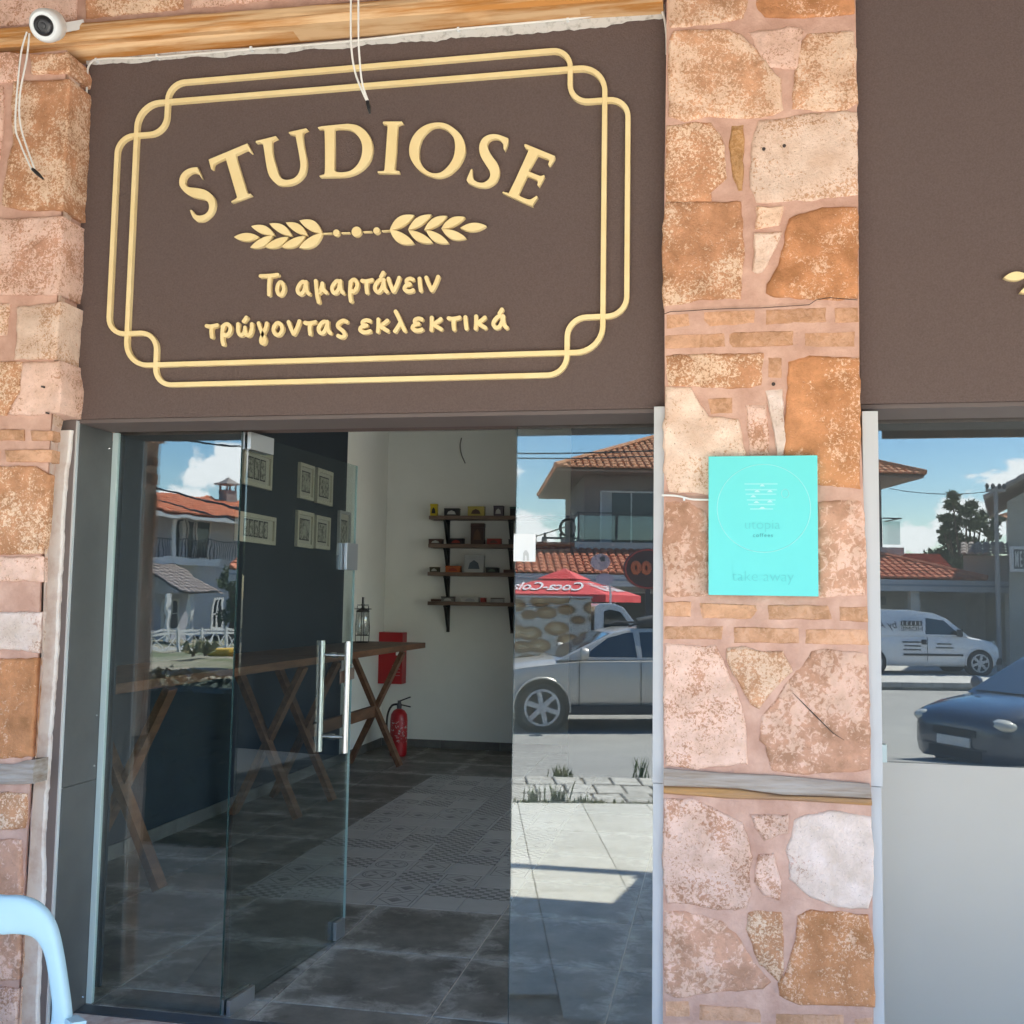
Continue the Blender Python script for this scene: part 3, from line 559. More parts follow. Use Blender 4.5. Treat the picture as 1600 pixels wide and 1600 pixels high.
# ================================================================== GOLD SIGN
YT = YP-.017                                  # face of the raised lettering
sg = thing('shop_sign', 'raised gold STUDIOSE lettering, wheat ears, Greek motto and double border on the brown panel', 'sign', (-1.2, YP, 2.2))
T8 = (8, 260, 180); T8b = (8, 440, 160); T8c = (8, 600, 160); T9 = (8.889, 720, 180); PX = (1, 0, 0)
c = 'c'
LET = [(T8, [[(385,650,c),(437,778,c),(400,730),(340,712),(285,730),(240,775),(228,830),(245,880),(290,903),(400,915),(490,940),(560,990),(600,1050),(605,1130),(580,1210),(520,1280),(450,1320),(380,1325,c),(335,1280),(305,1215),(297,1187,c),(315,1187,c),(340,1220),(375,1248),(420,1256),(480,1240),(520,1200),(535,1150),(525,1095),(490,1058),(440,1042),(340,1022),(260,985),(200,930),(165,870),(165,800),(190,740),(240,690),(310,660)]]),
 (T8, [[(530,555,c),(1010,355,c),(1065,465,c),(1048,468,c),(1020,437),(985,432),(862,490,c),(870,540,c),(1000,960,c),(1018,984),(1050,983,c),(1060,997,c),(815,1090,c),(812,1077,c),(860,1050),(880,1030),(878,1000),(745,545,c),(740,530,c),(610,590),(582,625),(578,670,c),(560,672,c)]]),
 (PX, [[(400,220.6,c),(430.6,212.8,c),(433,215.5,c),(427.5,217.8),(424.4,221.9),(426,242.5),(431.3,261.3),(435,272.5),(440,278.8),(447.5,281.3),(458.8,278.8),(466.3,271.3),(469.4,260),(468.1,245),(462.5,215),(460.6,210.6),(456.3,209.4),(451.5,208.2,c),(451.5,206.6,c),(478.1,200.6,c),(480,202.5,c),(475,204.6),(472.3,208.8),(473.8,225),(478.1,247.5),(478.5,260),(475.6,271.3),(468.8,280),(458.8,286.3),(447.5,288.9),(435,288.4),(426.3,281.8),(420,272.5),(416.3,257.5),(411.9,228.8),(409.4,223.6),(405.6,222),(400,222.6,c)]]),
 (T8b, [[(455,312,c),(500,300,c),(780,272),(850,270),(950,290),(1040,350),(1100,430),(1130,520),(1130,620),(1100,720),(1030,810),(930,880),(820,915),(700,925),(480,930,c),(475,918,c),(515,905),(540,880),(545,700),(540,400),(530,340),(500,325),(458,322,c)], [(655,332,c),(700,321),(800,325),(880,350),(950,410),(1000,500),(1010,600),(990,700),(940,790),(860,855),(760,875),(690,870),(658,850,c)]]),
 (T8b, [[(1268,250,c),(1275,240,c),(1502,240,c),(1512,254,c),(1465,272),(1445,310),(1430,600),(1410,815),(1422,850),(1465,858,c),(1468,878,c),(1203,878,c),(1203,862,c),(1260,860),(1285,845),(1295,750),(1320,400),(1325,300),(1305,272),(1268,264,c)]]),
 (T8c, [[(680,253),(780,270),(880,330),(960,410),(1000,500),(1012,600),(990,690),(930,790),(850,870),(760,920),(660,935),(560,910),(460,860),(380,780),(330,690),(315,600),(330,500),(380,400),(460,320),(560,270)], [(680,300),(760,325),(830,380),(875,450),(890,530),(885,620),(860,710),(800,800),(720,870),(640,888),(560,870),(490,810),(445,730),(432,640),(440,550),(470,450),(530,370),(600,315)]]),
 (T9, [[(655,322,c),(645,400),(610,485,c),(595,462,c),(590,400),(550,345),(490,320),(420,330),(375,370),(365,420),(385,490),(440,580),(500,660),(530,740),(530,820),(500,900),(440,960),(360,995),(280,995),(190,975),(100,932,c),(82,900,c),(100,850),(140,757,c),(155,748,c),(158,830),(175,890),(230,930),(300,940),(360,915),(400,870),(410,810),(390,750),(340,670),(280,570),(258,480),(265,400),(300,330),(360,285),(440,265),(530,275)]]),
 (T9, [[(885,407,c),(900,402,c),(1305,568,c),(1298,605),(1235,702,c),(1216,685,c),(1228,630),(1200,600),(1065,548,c),(940,770,c),(950,785),(1060,830),(1110,845),(1155,830,c),(1160,850,c),(1085,985,c),(1065,965,c),(1070,915),(1040,885),(925,835,c),(912,850,c),(805,1080),(810,1110),(850,1140),(940,1170),(990,1160),(1050,1120,c),(1065,1135,c),(990,1245,c),(960,1245),(580,1075,c),(585,1062,c),(640,1075),(690,1040),(930,520),(935,480),(900,450),(885,427,c)]])]
for T, loops in LET:
    LP = []
    for lp in loops:
        w = zp(*T, lp, YT); w = [(p[0]*1000, p[1]*1000)+p[2:] for p in w]
        LP.append([(a/1000, b/1000) for a, b in smooth_poly(w)])
    curve_solid('letter', LP, YT, .0185, GOLD, sg)
# double interlaced border
def P2(px, py): q = at_y(px, py, YT-.001); return Vector((q[0], q[2]))
def ribbon(name, pts, w, y0, depth, parent, closed=False, rnd=False, mat=GOLD):
    k = len(pts); Lf = []; Rt = []
    for i, p in enumerate(pts):
        d = (pts[(i+1) % k]-pts[i-1]) if closed else (pts[min(i+1, k-1)]-pts[max(i-1, 0)]); d = d.normalized(); nn = Vector((-d.y, d.x))
        Lf.append(p+nn*w/2); Rt.append(p-nn*w/2)
    mb = MB()
    if rnd and not closed:
        def cap(p, d):
            a0 = math.atan2(d.y, d.x); return [p+Vector((math.cos(a0+t), math.sin(a0+t)))*w/2 for t in [math.pi/2-math.pi*j/6 for j in range(1, 6)]]
        out = Lf+cap(pts[-1], (pts[-1]-pts[-2]).normalized())+Rt[::-1]+cap(pts[0], (pts[0]-pts[1]).normalized())
        n = len(out); b_ = .0012; cen = None
        # front made of strip quads so bends stay flat
    vs = []
    for a, b in zip(Lf, Rt):
        d = (b-a).normalized()*.0010
        vs += [(a.x, y0+depth, a.y), (a.x, y0+.001, a.y), (a.x+d.x, y0, a.y+d.y), (b.x-d.x, y0, b.y-d.y), (b.x, y0+.001, b.y), (b.x, y0+depth, b.y)]
    fs = []
    for i in range(k if closed else k-1):
        i2 = (i+1) % k
        for j in range(5): fs.append((i*6+j, i*6+j+1, i2*6+j+1, i2*6+j))
    mb.add(vs, fs)
    if not closed:
        for p, d in ((pts[-1], (pts[-1]-pts[-2]).normalized()), (pts[0], (pts[0]-pts[1]).normalized())):
            if rnd:
                a0 = math.atan2(d.y, d.x); arc = [p+Vector((math.cos(a0+t), math.sin(a0+t)))*w/2 for t in [math.pi/2-math.pi*j/8 for j in range(0, 9)]]
                n = len(arc); mb.add([(q.x, y0+.0002, q.y) for q in arc]+[(q.x, y0+depth, q.y) for q in arc], [tuple(range(n))]+[(j, j+1, j+1+n, j+n) for j in range(n-1)])
            else:
                nn = Vector((-d.y, d.x))*w/2; mb.quad((p.x+nn.x, y0, p.y+nn.y), (p.x-nn.x, y0, p.y-nn.y), (p.x-nn.x, y0+depth, p.y-nn.y), (p.x+nn.x, y0+depth, p.y+nn.y))
    return mb.build(name, mat, parent, center=True, smooth=True)
OL, OR_ = P2(173,380).x, P2(985,320).x                # border bar positions (centre lines)
OL = (P2(178,231).x+P2(168,503).x)/2+.006; OR_ = (P2(985,177).x+P2(981,470).x)/2-.006
IL = (P2(208.7,182).x+P2(196.4,548).x)/2+.006; IR = (P2(948,130).x+P2(944.5,500).x)/2-.006
OT = P2(570, 103).y; IT = P2(570, 133).y; IB = P2(570, 560).y; OB = P2(570, 593).y
GX = IL-OL; GZ = OT-IT
xa = P2(256,140).x; XR = P2(899,102).x                 # where the outer top bar turns
def corner_path(sx, sz):
    """returns outer loop corner and inner loop corner points for the corner towards (sx,sz), going from top/bottom bar to side bar"""
    ot = OT if sz > 0 else OB; it = IT if sz > 0 else IB; ol = OL if sx < 0 else OR_; il = IL if sx < 0 else IR
    s = sx; r = .062
    vx = il - s*.115                                    # column where the outer bar dives
    vz = it - sz*.115
    def arc(cx, cz, r_, a0, a1, n=8): return [Vector((cx+r_*math.cos(R(a0+(a1-a0)*i/n))*s, cz+r_*math.sin(R(a0+(a1-a0)*i/n))*sz)) for i in range(n+1)]
    # outer: along top, round down at column vx, down, round outward along row vz, round down into the side bar
    o = arc(vx-s*r, ot-sz*r, r, 90, 0)
    o += arc(vx+s*r, vz+sz*r, r, 180, 270)
    o += arc(ol-s*r, vz-sz*r, r, 90, 0)
    i_ = arc(il-s*.085, it-sz*.085, .085, 90, 0, 10)
    return o, i_
oc = {}; 
order = [(-1, 1), (1, 1), (1, -1), (-1, -1)]
outer = []; inner = []
for k_, (sx, sz) in enumerate(order):
    o, i_ = corner_path(sx, sz)
    if k_ in (0, 2): o = o[::-1]; i_ = i_[::-1]        # arrive on the side bar, leave along top/bottom
    outer += o; inner += i_
def dens(P):
    out = []
    for i in range(len(P)):
        a, b = P[i], P[(i+1) % len(P)]; n = max(1, int((b-a).length/.2))
        if (b-a).length < 1e-5: continue
        out += [a.lerp(b, j/n) for j in range(n)]
    return out
ribbon('border', dens(outer), .0165, YT, .0175, sg, closed=True)
ribbon('border', dens(inner), .0165, YT-.0012, .0187, sg, closed=True)
# wheat ears
def lens(T, a, b, w, bulge=0):
    a2, b2 = [Vector(p) for p in zp(*T, [a, b], YT)]; d = b2-a2; nn = Vector((-d.y, d.x)).normalized(); n = 9
    up = [a2+d*(i/n)+nn*(w/2*math.sin(math.pi*i/n)**.85+bulge*math.sin(math.pi*i/n)) for i in range(n+1)]
    dn = [a2+d*(i/n)-nn*(w/2*math.sin(math.pi*i/n)**.85-bulge*math.sin(math.pi*i/n)) for i in range(1, n)]
    return [(p.x, p.y) for p in up+dn[::-1]]
LA = (8, 360, 320); LB = (7.273, 560, 320); LW = .0275
for T, a, b, bu in [(LA,(48,402),(352,400),0),(LA,(262,268),(545,374),.004),(LA,(490,235),(762,384),.004),(LA,(695,222),(957,378),.004),(LA,(866,197),(1140,350),.006),
  (LA,(250,532),(520,384),-.004),(LA,(435,526),(716,402),-.004),(LA,(643,527),(930,390),-.004),(LA,(862,535),(1146,352),-.006),
  (LB,(1450,240),(1160,262),0),(LB,(630,118),(358,285),-.006),(LB,(825,112),(567,280),-.004),(LB,(1004,128),(750,282),-.004),(LB,(1206,140),(945,268),-.004),
  (LB,(628,435),(358,284),.006),(LB,(838,425),(570,290),.004),(LB,(1020,430),(770,290),.004),(LB,(1220,378),(950,280),.004)]:
    curve_solid('wheat_leaf', [lens(T, a, b, LW if a[0] not in (862, 866, 630, 628) else .033, bu)], YT-random.random()*.0004, .018, GOLD, sg)
for a, b in (((502, 364), (518, 363.6)), ((533, 363.2), (546, 362.8)), ((567, 361.5), (580, 361)), ((596, 360), (610, 359.3))):
    ribbon('stem', [P2(*a), P2(*b)], .0042, YT+.002, .015, sg)
for px, py, r_ in ((525, 363.3, .0108), (556.5, 361.5, .0165), (588, 360, .0108)):
    p = P2(px, py); curve_solid('bead', [[(p.x+r_*math.cos(t*math.pi/12), p.y+r_*math.sin(t*math.pi/12)) for t in range(24)]], YT, .018, GOLD, sg)
# handwritten Greek motto: pen strokes on a unit square (x right, y up, x-height 1)
GL = {'T': [[(0,1.5),(.5,1.52),(1,1.6)],[(.55,1.5),(.5,.8),(.5,.08)]], 'o': ['loop',[(.5,1),(.16,.78),(.05,.4),(.3,.06),(.65,.06),(.95,.42),(.85,.82)]],
 'a': [[(.72,.9),(.45,.98),(.15,.7),(.03,.35),(.2,.06),(.45,.12),(.66,.5),(.76,.96)],[(.74,.94),(.78,.5),(.88,.2),(1.02,.05)]],
 'm': [[(.05,1),(.12,.4),(.2,-.2),(.32,-.62)],[(.18,.3),(.4,.12),(.55,.4),(.66,.8)],[(.66,.8),(.72,.4),(1,.12)]],
 'r': [[(.16,.85),(.1,.2),(.12,-.3),(.22,-.62)],[(.14,.6),(.3,.95),(.65,1.02),(.9,.75),(.8,.35),(.5,.12),(.2,.22)]],
 't': [[(.02,.92),(.4,.88),(.98,.98)],[(.5,.88),(.44,.5),(.5,.02)]], 'n': [[(.04,1.02),(.2,.6),(.46,.06)],[(.5,.08),(.75,.55),(.96,1.08)]],
 'e': [[(.92,.92),(.6,1),(.28,.88),(.3,.66),(.6,.56)],[(.58,.55),(.2,.46),(.04,.24),(.25,.05),(.6,.02),(.92,.1)]], 'i': [[(.3,.96),(.4,.5),(.6,.06)]],
 'w': [[(.06,.98),(.06,.45),(.22,.08),(.45,.3),(.52,.7)],[(.52,.6),(.62,.15),(.8,.1),(.95,.5),(.98,.98)]], 'g': [[(.06,1),(.22,.6),(.5,.1),(.72,-.3),(.6,-.62),(.35,-.55),(.32,-.25),(.55,.2),(.8,.6),(.95,.98)]],
 's': [[(.95,.92),(.6,1.02),(.15,.8),(.12,.5),(.55,.2),(.75,-.1),(.5,-.32),(.12,-.22)]], 'k': [[(.1,1),(.1,.5),(.06,.03)],[(.92,.9),(.55,.65),(.18,.48)],[(.2,.5),(.55,.3),(.96,.08)]],
 'l': [[(.1,1.6),(.45,.95),(.75,.3),(.9,.06)],[(.52,.72),(.25,.3),(.05,.02)]]}
def write(gl, x0, x1, ybase, h, acc=None):
    st = GL[gl]; fs = []
    if st[0] == 'loop': fs = [(st[1], True)]
    else: fs = [(s_, False) for s_ in st]
    if acc: fs.append(([(acc, 1.22), (acc+.16, 1.5)], False))
    for j, (s_, cl) in enumerate(fs):
        P = [P2(x0+3+(x1-x0-6)*a, ybase-2.6-(h-5.2)*b) for a, b in s_]
        if cl:
            P3 = [Vector((p.x, 0, p.y)) for p in P]; P3 = P3[-1:]+P3+P3[:2]; Q = smooth3(P3, 5)[5:-5]; Q = [Vector((p[0], p[2])) for p in Q]
            Q = [q for i, q in enumerate(Q) if (q-Q[i-1]).length > 1e-4]
        else:
            Q = [Vector((p[0], p[2])) for p in smooth3([Vector((p.x, 0, p.y)) for p in P], 4)]
        ribbon('handwritten_stroke', Q, .0135, YT-.0004*j-random.random()*.0002, .0185+.0004*j, sg, closed=cl, rnd=not cl)
for g_, a, b, ac in [('T',403.8,435.8,0),('o',428.8,446.5,0),('a',460.8,485,0),('m',489,512,0),('a',514.7,538.5,0),('r',542,562,0),('t',562.2,584,0),('a',581.7,606.9,.55),('n',602.8,627,0),('e',628,649,0),('i',650,663,0),('n',662,688,0)]:
    write(g_, a, b, 463.5-(a-419)*.0275, 25.5, ac)
for g_, a, b, ac in [('t',319,342,0),('r',342,364,0),('w',367,396.5,.45),('g',400,420,0),('o',423,444,0),('n',446.7,471,0),('t',473,495.5,0),('a',493.6,518.5,0),('s',523,545,0),('e',558.5,582,0),('k',586,609,0),('l',613,637,0),('e',640.5,663,0),('k',669.5,692.5,0),('t',697.5,721,0),('i',722,734,0),('k',739,761.5,0),('a',767,794,.5)]:
    write(g_, a, b, 529-(a-326)*.0315, 24.5, ac)
# the neighbour panel's ornament: only the tip of its first leaf is in view
sg2 = thing('shop_sign', 'gold leaf tip of a second raised sign at the right edge of the picture', 'sign', (1.05, YP, 2.6))
q = [P2(1568, 434), P2(1630, 432)]; 
curve_solid('wheat_leaf', [lens(PX, (1569,433.5), (1606,430), .026, .001)], YT, .018, GOLD, sg2)
curve_solid('wheat_leaf', [lens(PX, (1594,457), (1640,436), .030, -.002)], YT, .018, GOLD, sg2)

# ================================================================== TURQUOISE SIGN
TURQ = M('turquoise_paint', (.125, .58, .545), .4, c2=(.13, .60, .56), sc_=3, spec=.4)
TQD = M('turquoise_small_print', (.055, .30, .31), .4)
YQ = 3.235
a, b = at_y(1107, 713, YQ), at_y(1279, 932, YQ); sx0, sx1, sz1, sz0 = a[0], b[0], a[2], b[2]
ts = thing('advertising_sign', 'turquoise square sign reading utopia coffees take away on the stone pillar', 'sign', ((sx0+sx1)/2, YQ, sz0))
MB().box(sx0, sx1, YQ, YQ+.034, sz0, sz1).build('light_box', TURQ, ts, center=True, bevel=.0015)
def onq(px, py): q = at_y(px, py, YQ-.001); return Vector((q[0], q[2]))
cxy = onq(1193, 794); rr_ = (onq(1265, 794).x-onq(1119, 794).x)/2
MB().tube([(cxy.x+rr_*math.cos(t*math.pi/32), YQ+.0002, cxy.y+rr_*.97*math.sin(t*math.pi/32)) for t in range(64)], .0012, 5, closed=True).build('ring', M('pale_ring', (.30, .66, .64), .3), ts)
def put_text(body, px, py, size, mat, parent, y, name='lettering', **kw):
    o = text_mesh(body, size, mat, name, .0006, **kw); q = at_y(px, py, y); o.location = (q[0], y, q[2]); link(o, parent); return o
mb = MB()                                                # cup: stack of horizontal bars with peaks
for i, (x0, x1, y) in enumerate(((1163,1215,755),(1164,1214,764),(1165,1213,771),(1167,1212,780),(1169,1211,787),(1172,1208,794))):
    p0, p1 = onq(x0, y), onq(x1, y); mb.add([(p0.x, YQ-.0012, p0.y), (p1.x, YQ-.0012, p1.y), (p1.x, YQ-.0012, p1.y-.0045), (p0.x, YQ-.0012, p0.y-.0045)], [(0, 1, 2, 3)])
mb.build('cup_bars', M('cup_print', (.26, .64, .62), .3), ts, fixn=False)
mb = MB()
for cx, cy, w in ((1191,760,8),(1183,769,9),(1203,769,9),(1177,777,9),(1182,786,9),(1203,785,9),(1191,795,10)):
    p = onq(cx, cy); k = .00195*w/2; mb.add([(p.x-k, YQ-.0014, p.y), (p.x+k, YQ-.0014, p.y), (p.x+k*.3, YQ-.0014, p.y+.006), (p.x-k*.3, YQ-.0014, p.y+.006)], [(0, 1, 2, 3)])
mb.build('cup_peaks', M('cup_white', (.40, .68, .66), .3), ts, fixn=False)
p = onq(1227, 771); MB().tube([(p.x+.011*math.cos(t*math.pi/12), YQ, p.y+.013*math.sin(t*math.pi/12)) for t in range(24)], .0012, 5, closed=True).build('cup_handle', MATS['cup_print'], ts)
put_text('utopia', 1191, 820, .042, M('utopia_print', (.105, .50, .48), .35), ts, YQ-.0006, bold=-.0006)
put_text('coffees', 1192, 836.5, .0165, TQD, ts, YQ-.0006, space=1.25)
put_text('take away', 1192, 901, .046, MATS['utopia_print'], ts, YQ-.0006, bold=-.0008, xs=.98)

# ================================================================== DOOR FRAME, GLASS, WINDOW
jl = thing('door_jamb', 'dark grey metal jamb lining on the left side of the glass door', 'door frame', (-2.24, 3.45, 0))
ZT = 2.0605
MB().box(-2.300, -2.2285, 3.332, 3.36, -.1, 2.0725).build('front_strip', M('jamb_brown', (.155, .125, .115), .6), jl, center=True)
MB().box(-2.2275, -2.2215, 3.331, 3.345, -.1, 2.070).build('bright_edge', M('bright_edge', (.66, .68, .68), .25, m=.4), jl, center=True)
MB().box(-2.2265, -2.2180, 3.3465, 3.548, .791, ZT).build('side_sheet', DSTEEL, jl, center=True)
MB().box(-2.2265, -2.2180, 3.3465, 3.548, -.02, .789).build('side_sheet', DSTEEL, jl, center=True)
for z in (2.0, 1.02, .84, .03): MB().lathe([(.004, 0), (.003, .002)], (0, 0, 0), 'x', 8).build('screw', SHINY, jl).location = Vector((-2.2180, 3.53, z))-jl.location
MB().box(-2.2175, -2.197, 3.549, 3.567, .002, ZT).build('glazing_seal', SILIC, jl, center=True)
jr = thing('door_jamb', 'pale grey metal strip between the glass pane and the stone pillar', 'door frame', (-.19, 3.3, 0))
j0, j1 = at_y(1021, 900, 3.30)[0], at_y(1038, 900, 3.30)[0]
MB().box(j0, j1+.006, 3.29, 3.60, .915, at_y(1030, 636, 3.30)[2]).build('strip', PSTEEL, jr, center=True, bevel=.001)
MB().box(j0+.002, j1+.006, 3.292, 3.60, -.1, .913).build('strip', PSTEEL, jr, center=True, bevel=.001)
jw = thing('window_jamb', 'pale grey metal strip between the stone pillar and the frosted window', 'window frame', (.45, 3.3, 0))
k0, k1 = .428, at_y(1371, 650, 3.30)[0]
MB().box(k0, k1, 3.29, 3.60, .935, at_y(1371, 643, 3.30)[2]).build('strip', PSTEEL, jw, center=True, bevel=.001)
MB().box(k0, k1-.004, 3.292, 3.60, -.1, .933).build('strip', PSTEEL, jw, center=True, bevel=.001)
fp = thing('fixed_window', 'fixed glass pane left of the open door, reflecting a house with red roof', 'window', (-1.95, YG, 0))
MB().box(-2.1965, -1.705, YG, YG+.010, .004, ZT+.01).build('pane', GLASSW, fp, center=True)
MB().box(-1.7045, -1.7030, YG, YG+.010, .004, ZT).build('polished_edge', M('dark_glass_edge', (.02, .05, .05), .2), fp, center=True)
fr = thing('fixed_window', 'fixed glass pane right of the doorway, reflecting the silver car and red parasol', 'window', (-.45, YG, 0))
MB().box(-.6805, j0+.02, YG, YG+.010, .004, ZT+.01).build('pane', GLASS, fr, center=True)
MB().box(-.682, -.681, YG, YG+.010, .004, ZT).build('polished_edge', MATS['dark_glass_edge'], fr, center=True)
q = at_y(820, 857, YG-.004)
stk = thing('paper_notice', 'white card with a hand-and-key symbol stuck on the edge of the glass', 'notice', q)
c0, c1 = at_y(803, 834, YG-.002), at_y(836.5, 877.5, YG-.002)
MB().box(c0[0], c1[0], YG-.003, YG-.001, c1[2], c0[2]).build('card', M('card_white', (.74, .74, .72), .5), stk, center=True)
MB().prism([(lambda q: (q[0], q[2]))(at_y(*p, YG-.0045)) for p in ((817,876),(817.5,864),(820,860),(823,860),(826,865),(826.5,876),(823,876),(822.5,868),(820.5,868),(820.5,876))], YG-.0045, YG-.0032).build('hand_symbol', M('grey_print', (.50, .50, .48), .6), stk)
wn = thing('shop_window', 'fixed shop window with frosted lower half, right of the stone pillar', 'window', (1.8, YG, 0))
wx0 = at_y(1374, 900, YG)[0]; zf = .970
MB().box(wx0-.04, 3.1, YG, YG+.010, .03, ZT+.01).build('pane', GLASS, wn, center=True)
def frost():
    mt = bpy.data.materials.new('frosted_film'); mt.use_nodes = True; t = mt.node_tree; t.nodes.clear(); lk = t.links.new
    o = N(t, 'ShaderNodeOutputMaterial'); m1 = N(t, 'ShaderNodeMixShader'); m1.inputs[0].default_value = .10
    df = N(t, 'ShaderNodeBsdfDiffuse'); fn_ = N(t, 'ShaderNodeTexNoise', Scale=1.6, Detail=6, Roughness=.6); ft = N(t, 'ShaderNodeTexCoord'); lk(ft.outputs['Object'], fn_.inputs['Vector']); fc = N(t, 'ShaderNodeMixRGB'); fc.inputs[1].default_value = (.40, .365, .31, 1); fc.inputs[2].default_value = (.52, .48, .42, 1); lk(fn_.outputs[0], fc.inputs[0]); lk(fc.outputs[0], df.inputs[0]); gl = N(t, 'ShaderNodeBsdfGlossy'); gl.inputs['Roughness'].default_value = .36
    tl = N(t, 'ShaderNodeBsdfTranslucent'); tl.inputs[0].default_value = (.5, .5, .5, 1); m2 = N(t, 'ShaderNodeMixShader'); m2.inputs[0].default_value = .25
    lk(df.outputs[0], m2.inputs[1]); lk(tl.outputs[0], m2.inputs[2]); lk(m2.outputs[0], m1.inputs[1]); lk(gl.outputs[0], m1.inputs[2]); lk(m1.outputs[0], o.inputs[0]); return mt
FROST = frost()
MB().box(wx0-.04, 3.1, YG-.0025, YG-.0008, .03, zf).build('frosted_film', FROST, wn, center=True)
MB().box(wx0-.003, wx0+.014, YG-.012, YG-.0035, zf, zf+.055).build('edge_tab', SILIC, wn, center=True)
MB().box(wx0-.04, 3.1, YG-.03, YG+.04, -.1, .029).build('sill_profile', PSTEEL, wn, center=True)
# glass door leaf, open inwards, hinged on its left stile
hx, hy = -1.688, 3.572; da = math.atan2(4.47-hy, -1.598-hx)
dr = thing('glass_door', 'frameless glass door leaf standing open into the shop, steel bar handles', 'door', (hx, hy, 0), da)
LEN = .93
lf = MB().box(0, LEN, -.005, .005, .006, 2.052).build('leaf', DOORG, dr)
MB().box(LEN+.0003, LEN+.0018, -.005, .005, .006, 2.052).build('polished_edge', M('light_glass_edge', (.45, .56, .55), .15), dr)
def patch(name, x0, x1, z0, z1):
    mb = MB(); mb.box(x0, x1, -.020, -.0055, z0, z1); mb.box(x0, x1, .0055, .020, z0, z1); return mb.build(name, STEEL, dr, bevel=.001)
patch('top_patch', -.012, .155, 1.995, 2.058); patch('bottom_patch', -.012, .155, -.008, .052)
patch('lock_patch', LEN-.115, LEN-.005, 1.583, 1.70); 
patch('floor_bolt', LEN-.115, LEN-.03, .012, .085)
for s_ in (-1, 1):
    h_ = MB(); h_.tube([(LEN-.165, s_*.060, .805), (LEN-.165, s_*.060, 1.275)], .0135, 16); h_.build('handle_bar', SHINY, dr, smooth=True)
for z in (.87, 1.215):
    MB().tube([(LEN-.165, -.06, z), (LEN-.165, .06, z)], .0075, 10).build('handle_spacer', SHINY, dr, smooth=True)
    MB().tube([(LEN-.165, -.013, z), (LEN-.165, .013, z)], .012, 12).build('handle_washer', SHINY, dr, smooth=True)
# small plate hanging on the inside handle bar
q = at_y(543, 1056, 4.33); hp = thing('hanging_plate', 'small dark brown notice plate hanging on the inner door handle', 'notice', q)
BRP = M('brown_plate', (.075, .040, .022), .5)
mb = MB(); e1 = at_y(531, 1050, 4.30); e2 = at_y(553, 1042, 4.38); dz = .05
mb.add([(e1[0], e1[1], e1[2]), (e2[0], e2[1], e2[2]), (e2[0], e2[1], e2[2]-dz), (e1[0], e1[1], e1[2]-dz), (e1[0]+.001, e1[1]+.006, e1[2]), (e2[0]+.001, e2[1]+.006, e2[2]), (e2[0]+.001, e2[1]+.006, e2[2]-dz), (e1[0]+.001, e1[1]+.006, e1[2]-dz)], [(0, 1, 2, 3), (7, 6, 5, 4), (0, 4, 5, 1), (1, 5, 6, 2), (2, 6, 7, 3), (3, 7, 4, 0)]); mb.build('plate', BRP, hp)
MB().tube([e1, at_y(538, 1036, 4.33), at_y(542, 1033, 4.33), at_y(546, 1036, 4.33), e2], .0015, 5).build('string', WOODG, hp)
# threshold
th_ = thing('door_threshold', 'worn pale stone threshold with a dark strip under the glass door', 'threshold', (-1.2, 3.4, -.1))
MB().box(-2.2165, j0-.002, 3.28, 3.478, -.16, -.004).build('stone_step', M('worn_stone', (.55, .48, .44), .85, c2=(.40, .30, .26), sc_=14, bump=.4, bsc=40), th_, center=True, bevel=.006)
MB().box(-2.2165, j0-.002, 3.479, 3.545, -.1, -.001).build('dark_strip', M('dark_metal_strip', (.05, .055, .06), .4), th_, center=True)

# ================================================================== INSIDE THE SHOP
WALLW = M('white_wall', (.78, .775, .71), .9, c2=(.74, .735, .67), sc_=1.3, spec=.2)
NAVY = M('navy_wall', (.012, .020, .030), .75, c2=(.016, .025, .036), sc_=2)
XL, YB, ZC = -3.29, 10.22, 3.15
def struct(name, mb, mat): return tag(mb.build(name, mat), kind='structure')
struct('back_wall', MB().box(XL-.2, 5.0, YB, YB+.2, -.1, ZC+.2), WALLW)
struct('left_wall', MB().box(XL-.2, XL, 9.02, YB-.001, -.1, ZC+.2), WALLW)
struct('blue_wall', MB().box(XL-.2, XL+.002, 3.705, 9.018, -.1, ZC+.2), NAVY)
struct('front_return_wall', MB().box(XL+.01, -2.262, 3.705, 3.72, -.1, ZC), NAVY)
struct('right_wall', MB().box(4.6, 4.8, 3.705, YB-.001, -.1, .4).box(4.6, 4.8, 3.705, YB-.001, 2.95, ZC+.2).box(4.6, 4.8, 3.705, 4.1, .401, 2.949).box(4.6, 4.8, 8.9, YB-.001, .401, 2.949), WALLW)  # large opening added out of view to let daylight brighten the room
struct('ceiling', MB().box(XL+.003, 4.599, 3.705, YB-.001, ZC, ZC+.15), M('ceiling_paint', (.80, .79, .75), .9))
struct('inner_front_wall', MB().box(-2.262, 4.599, 3.701, 3.75, 2.09, ZC-.002), M('inner_wall_paint', (.62, .62, .58), .8))
struct('inner_pier', MB().box(-.16, .43, 3.665, 3.80, -.05, 2.088), MATS['inner_wall_paint'])
xpw = at_y(889, 1000, 9.0)[0]
struct('partition_wall', MB().box(xpw, 4.599, 9.0, 9.12, -.005, ZC-.001), M('charcoal_wall', (.035, .038, .042), .8))
sub = struct('shop_floor', MB().box(XL, 4.6, 3.546, YB, -.06, -.006), M('floor_grout', (.62, .58, .52), .9))
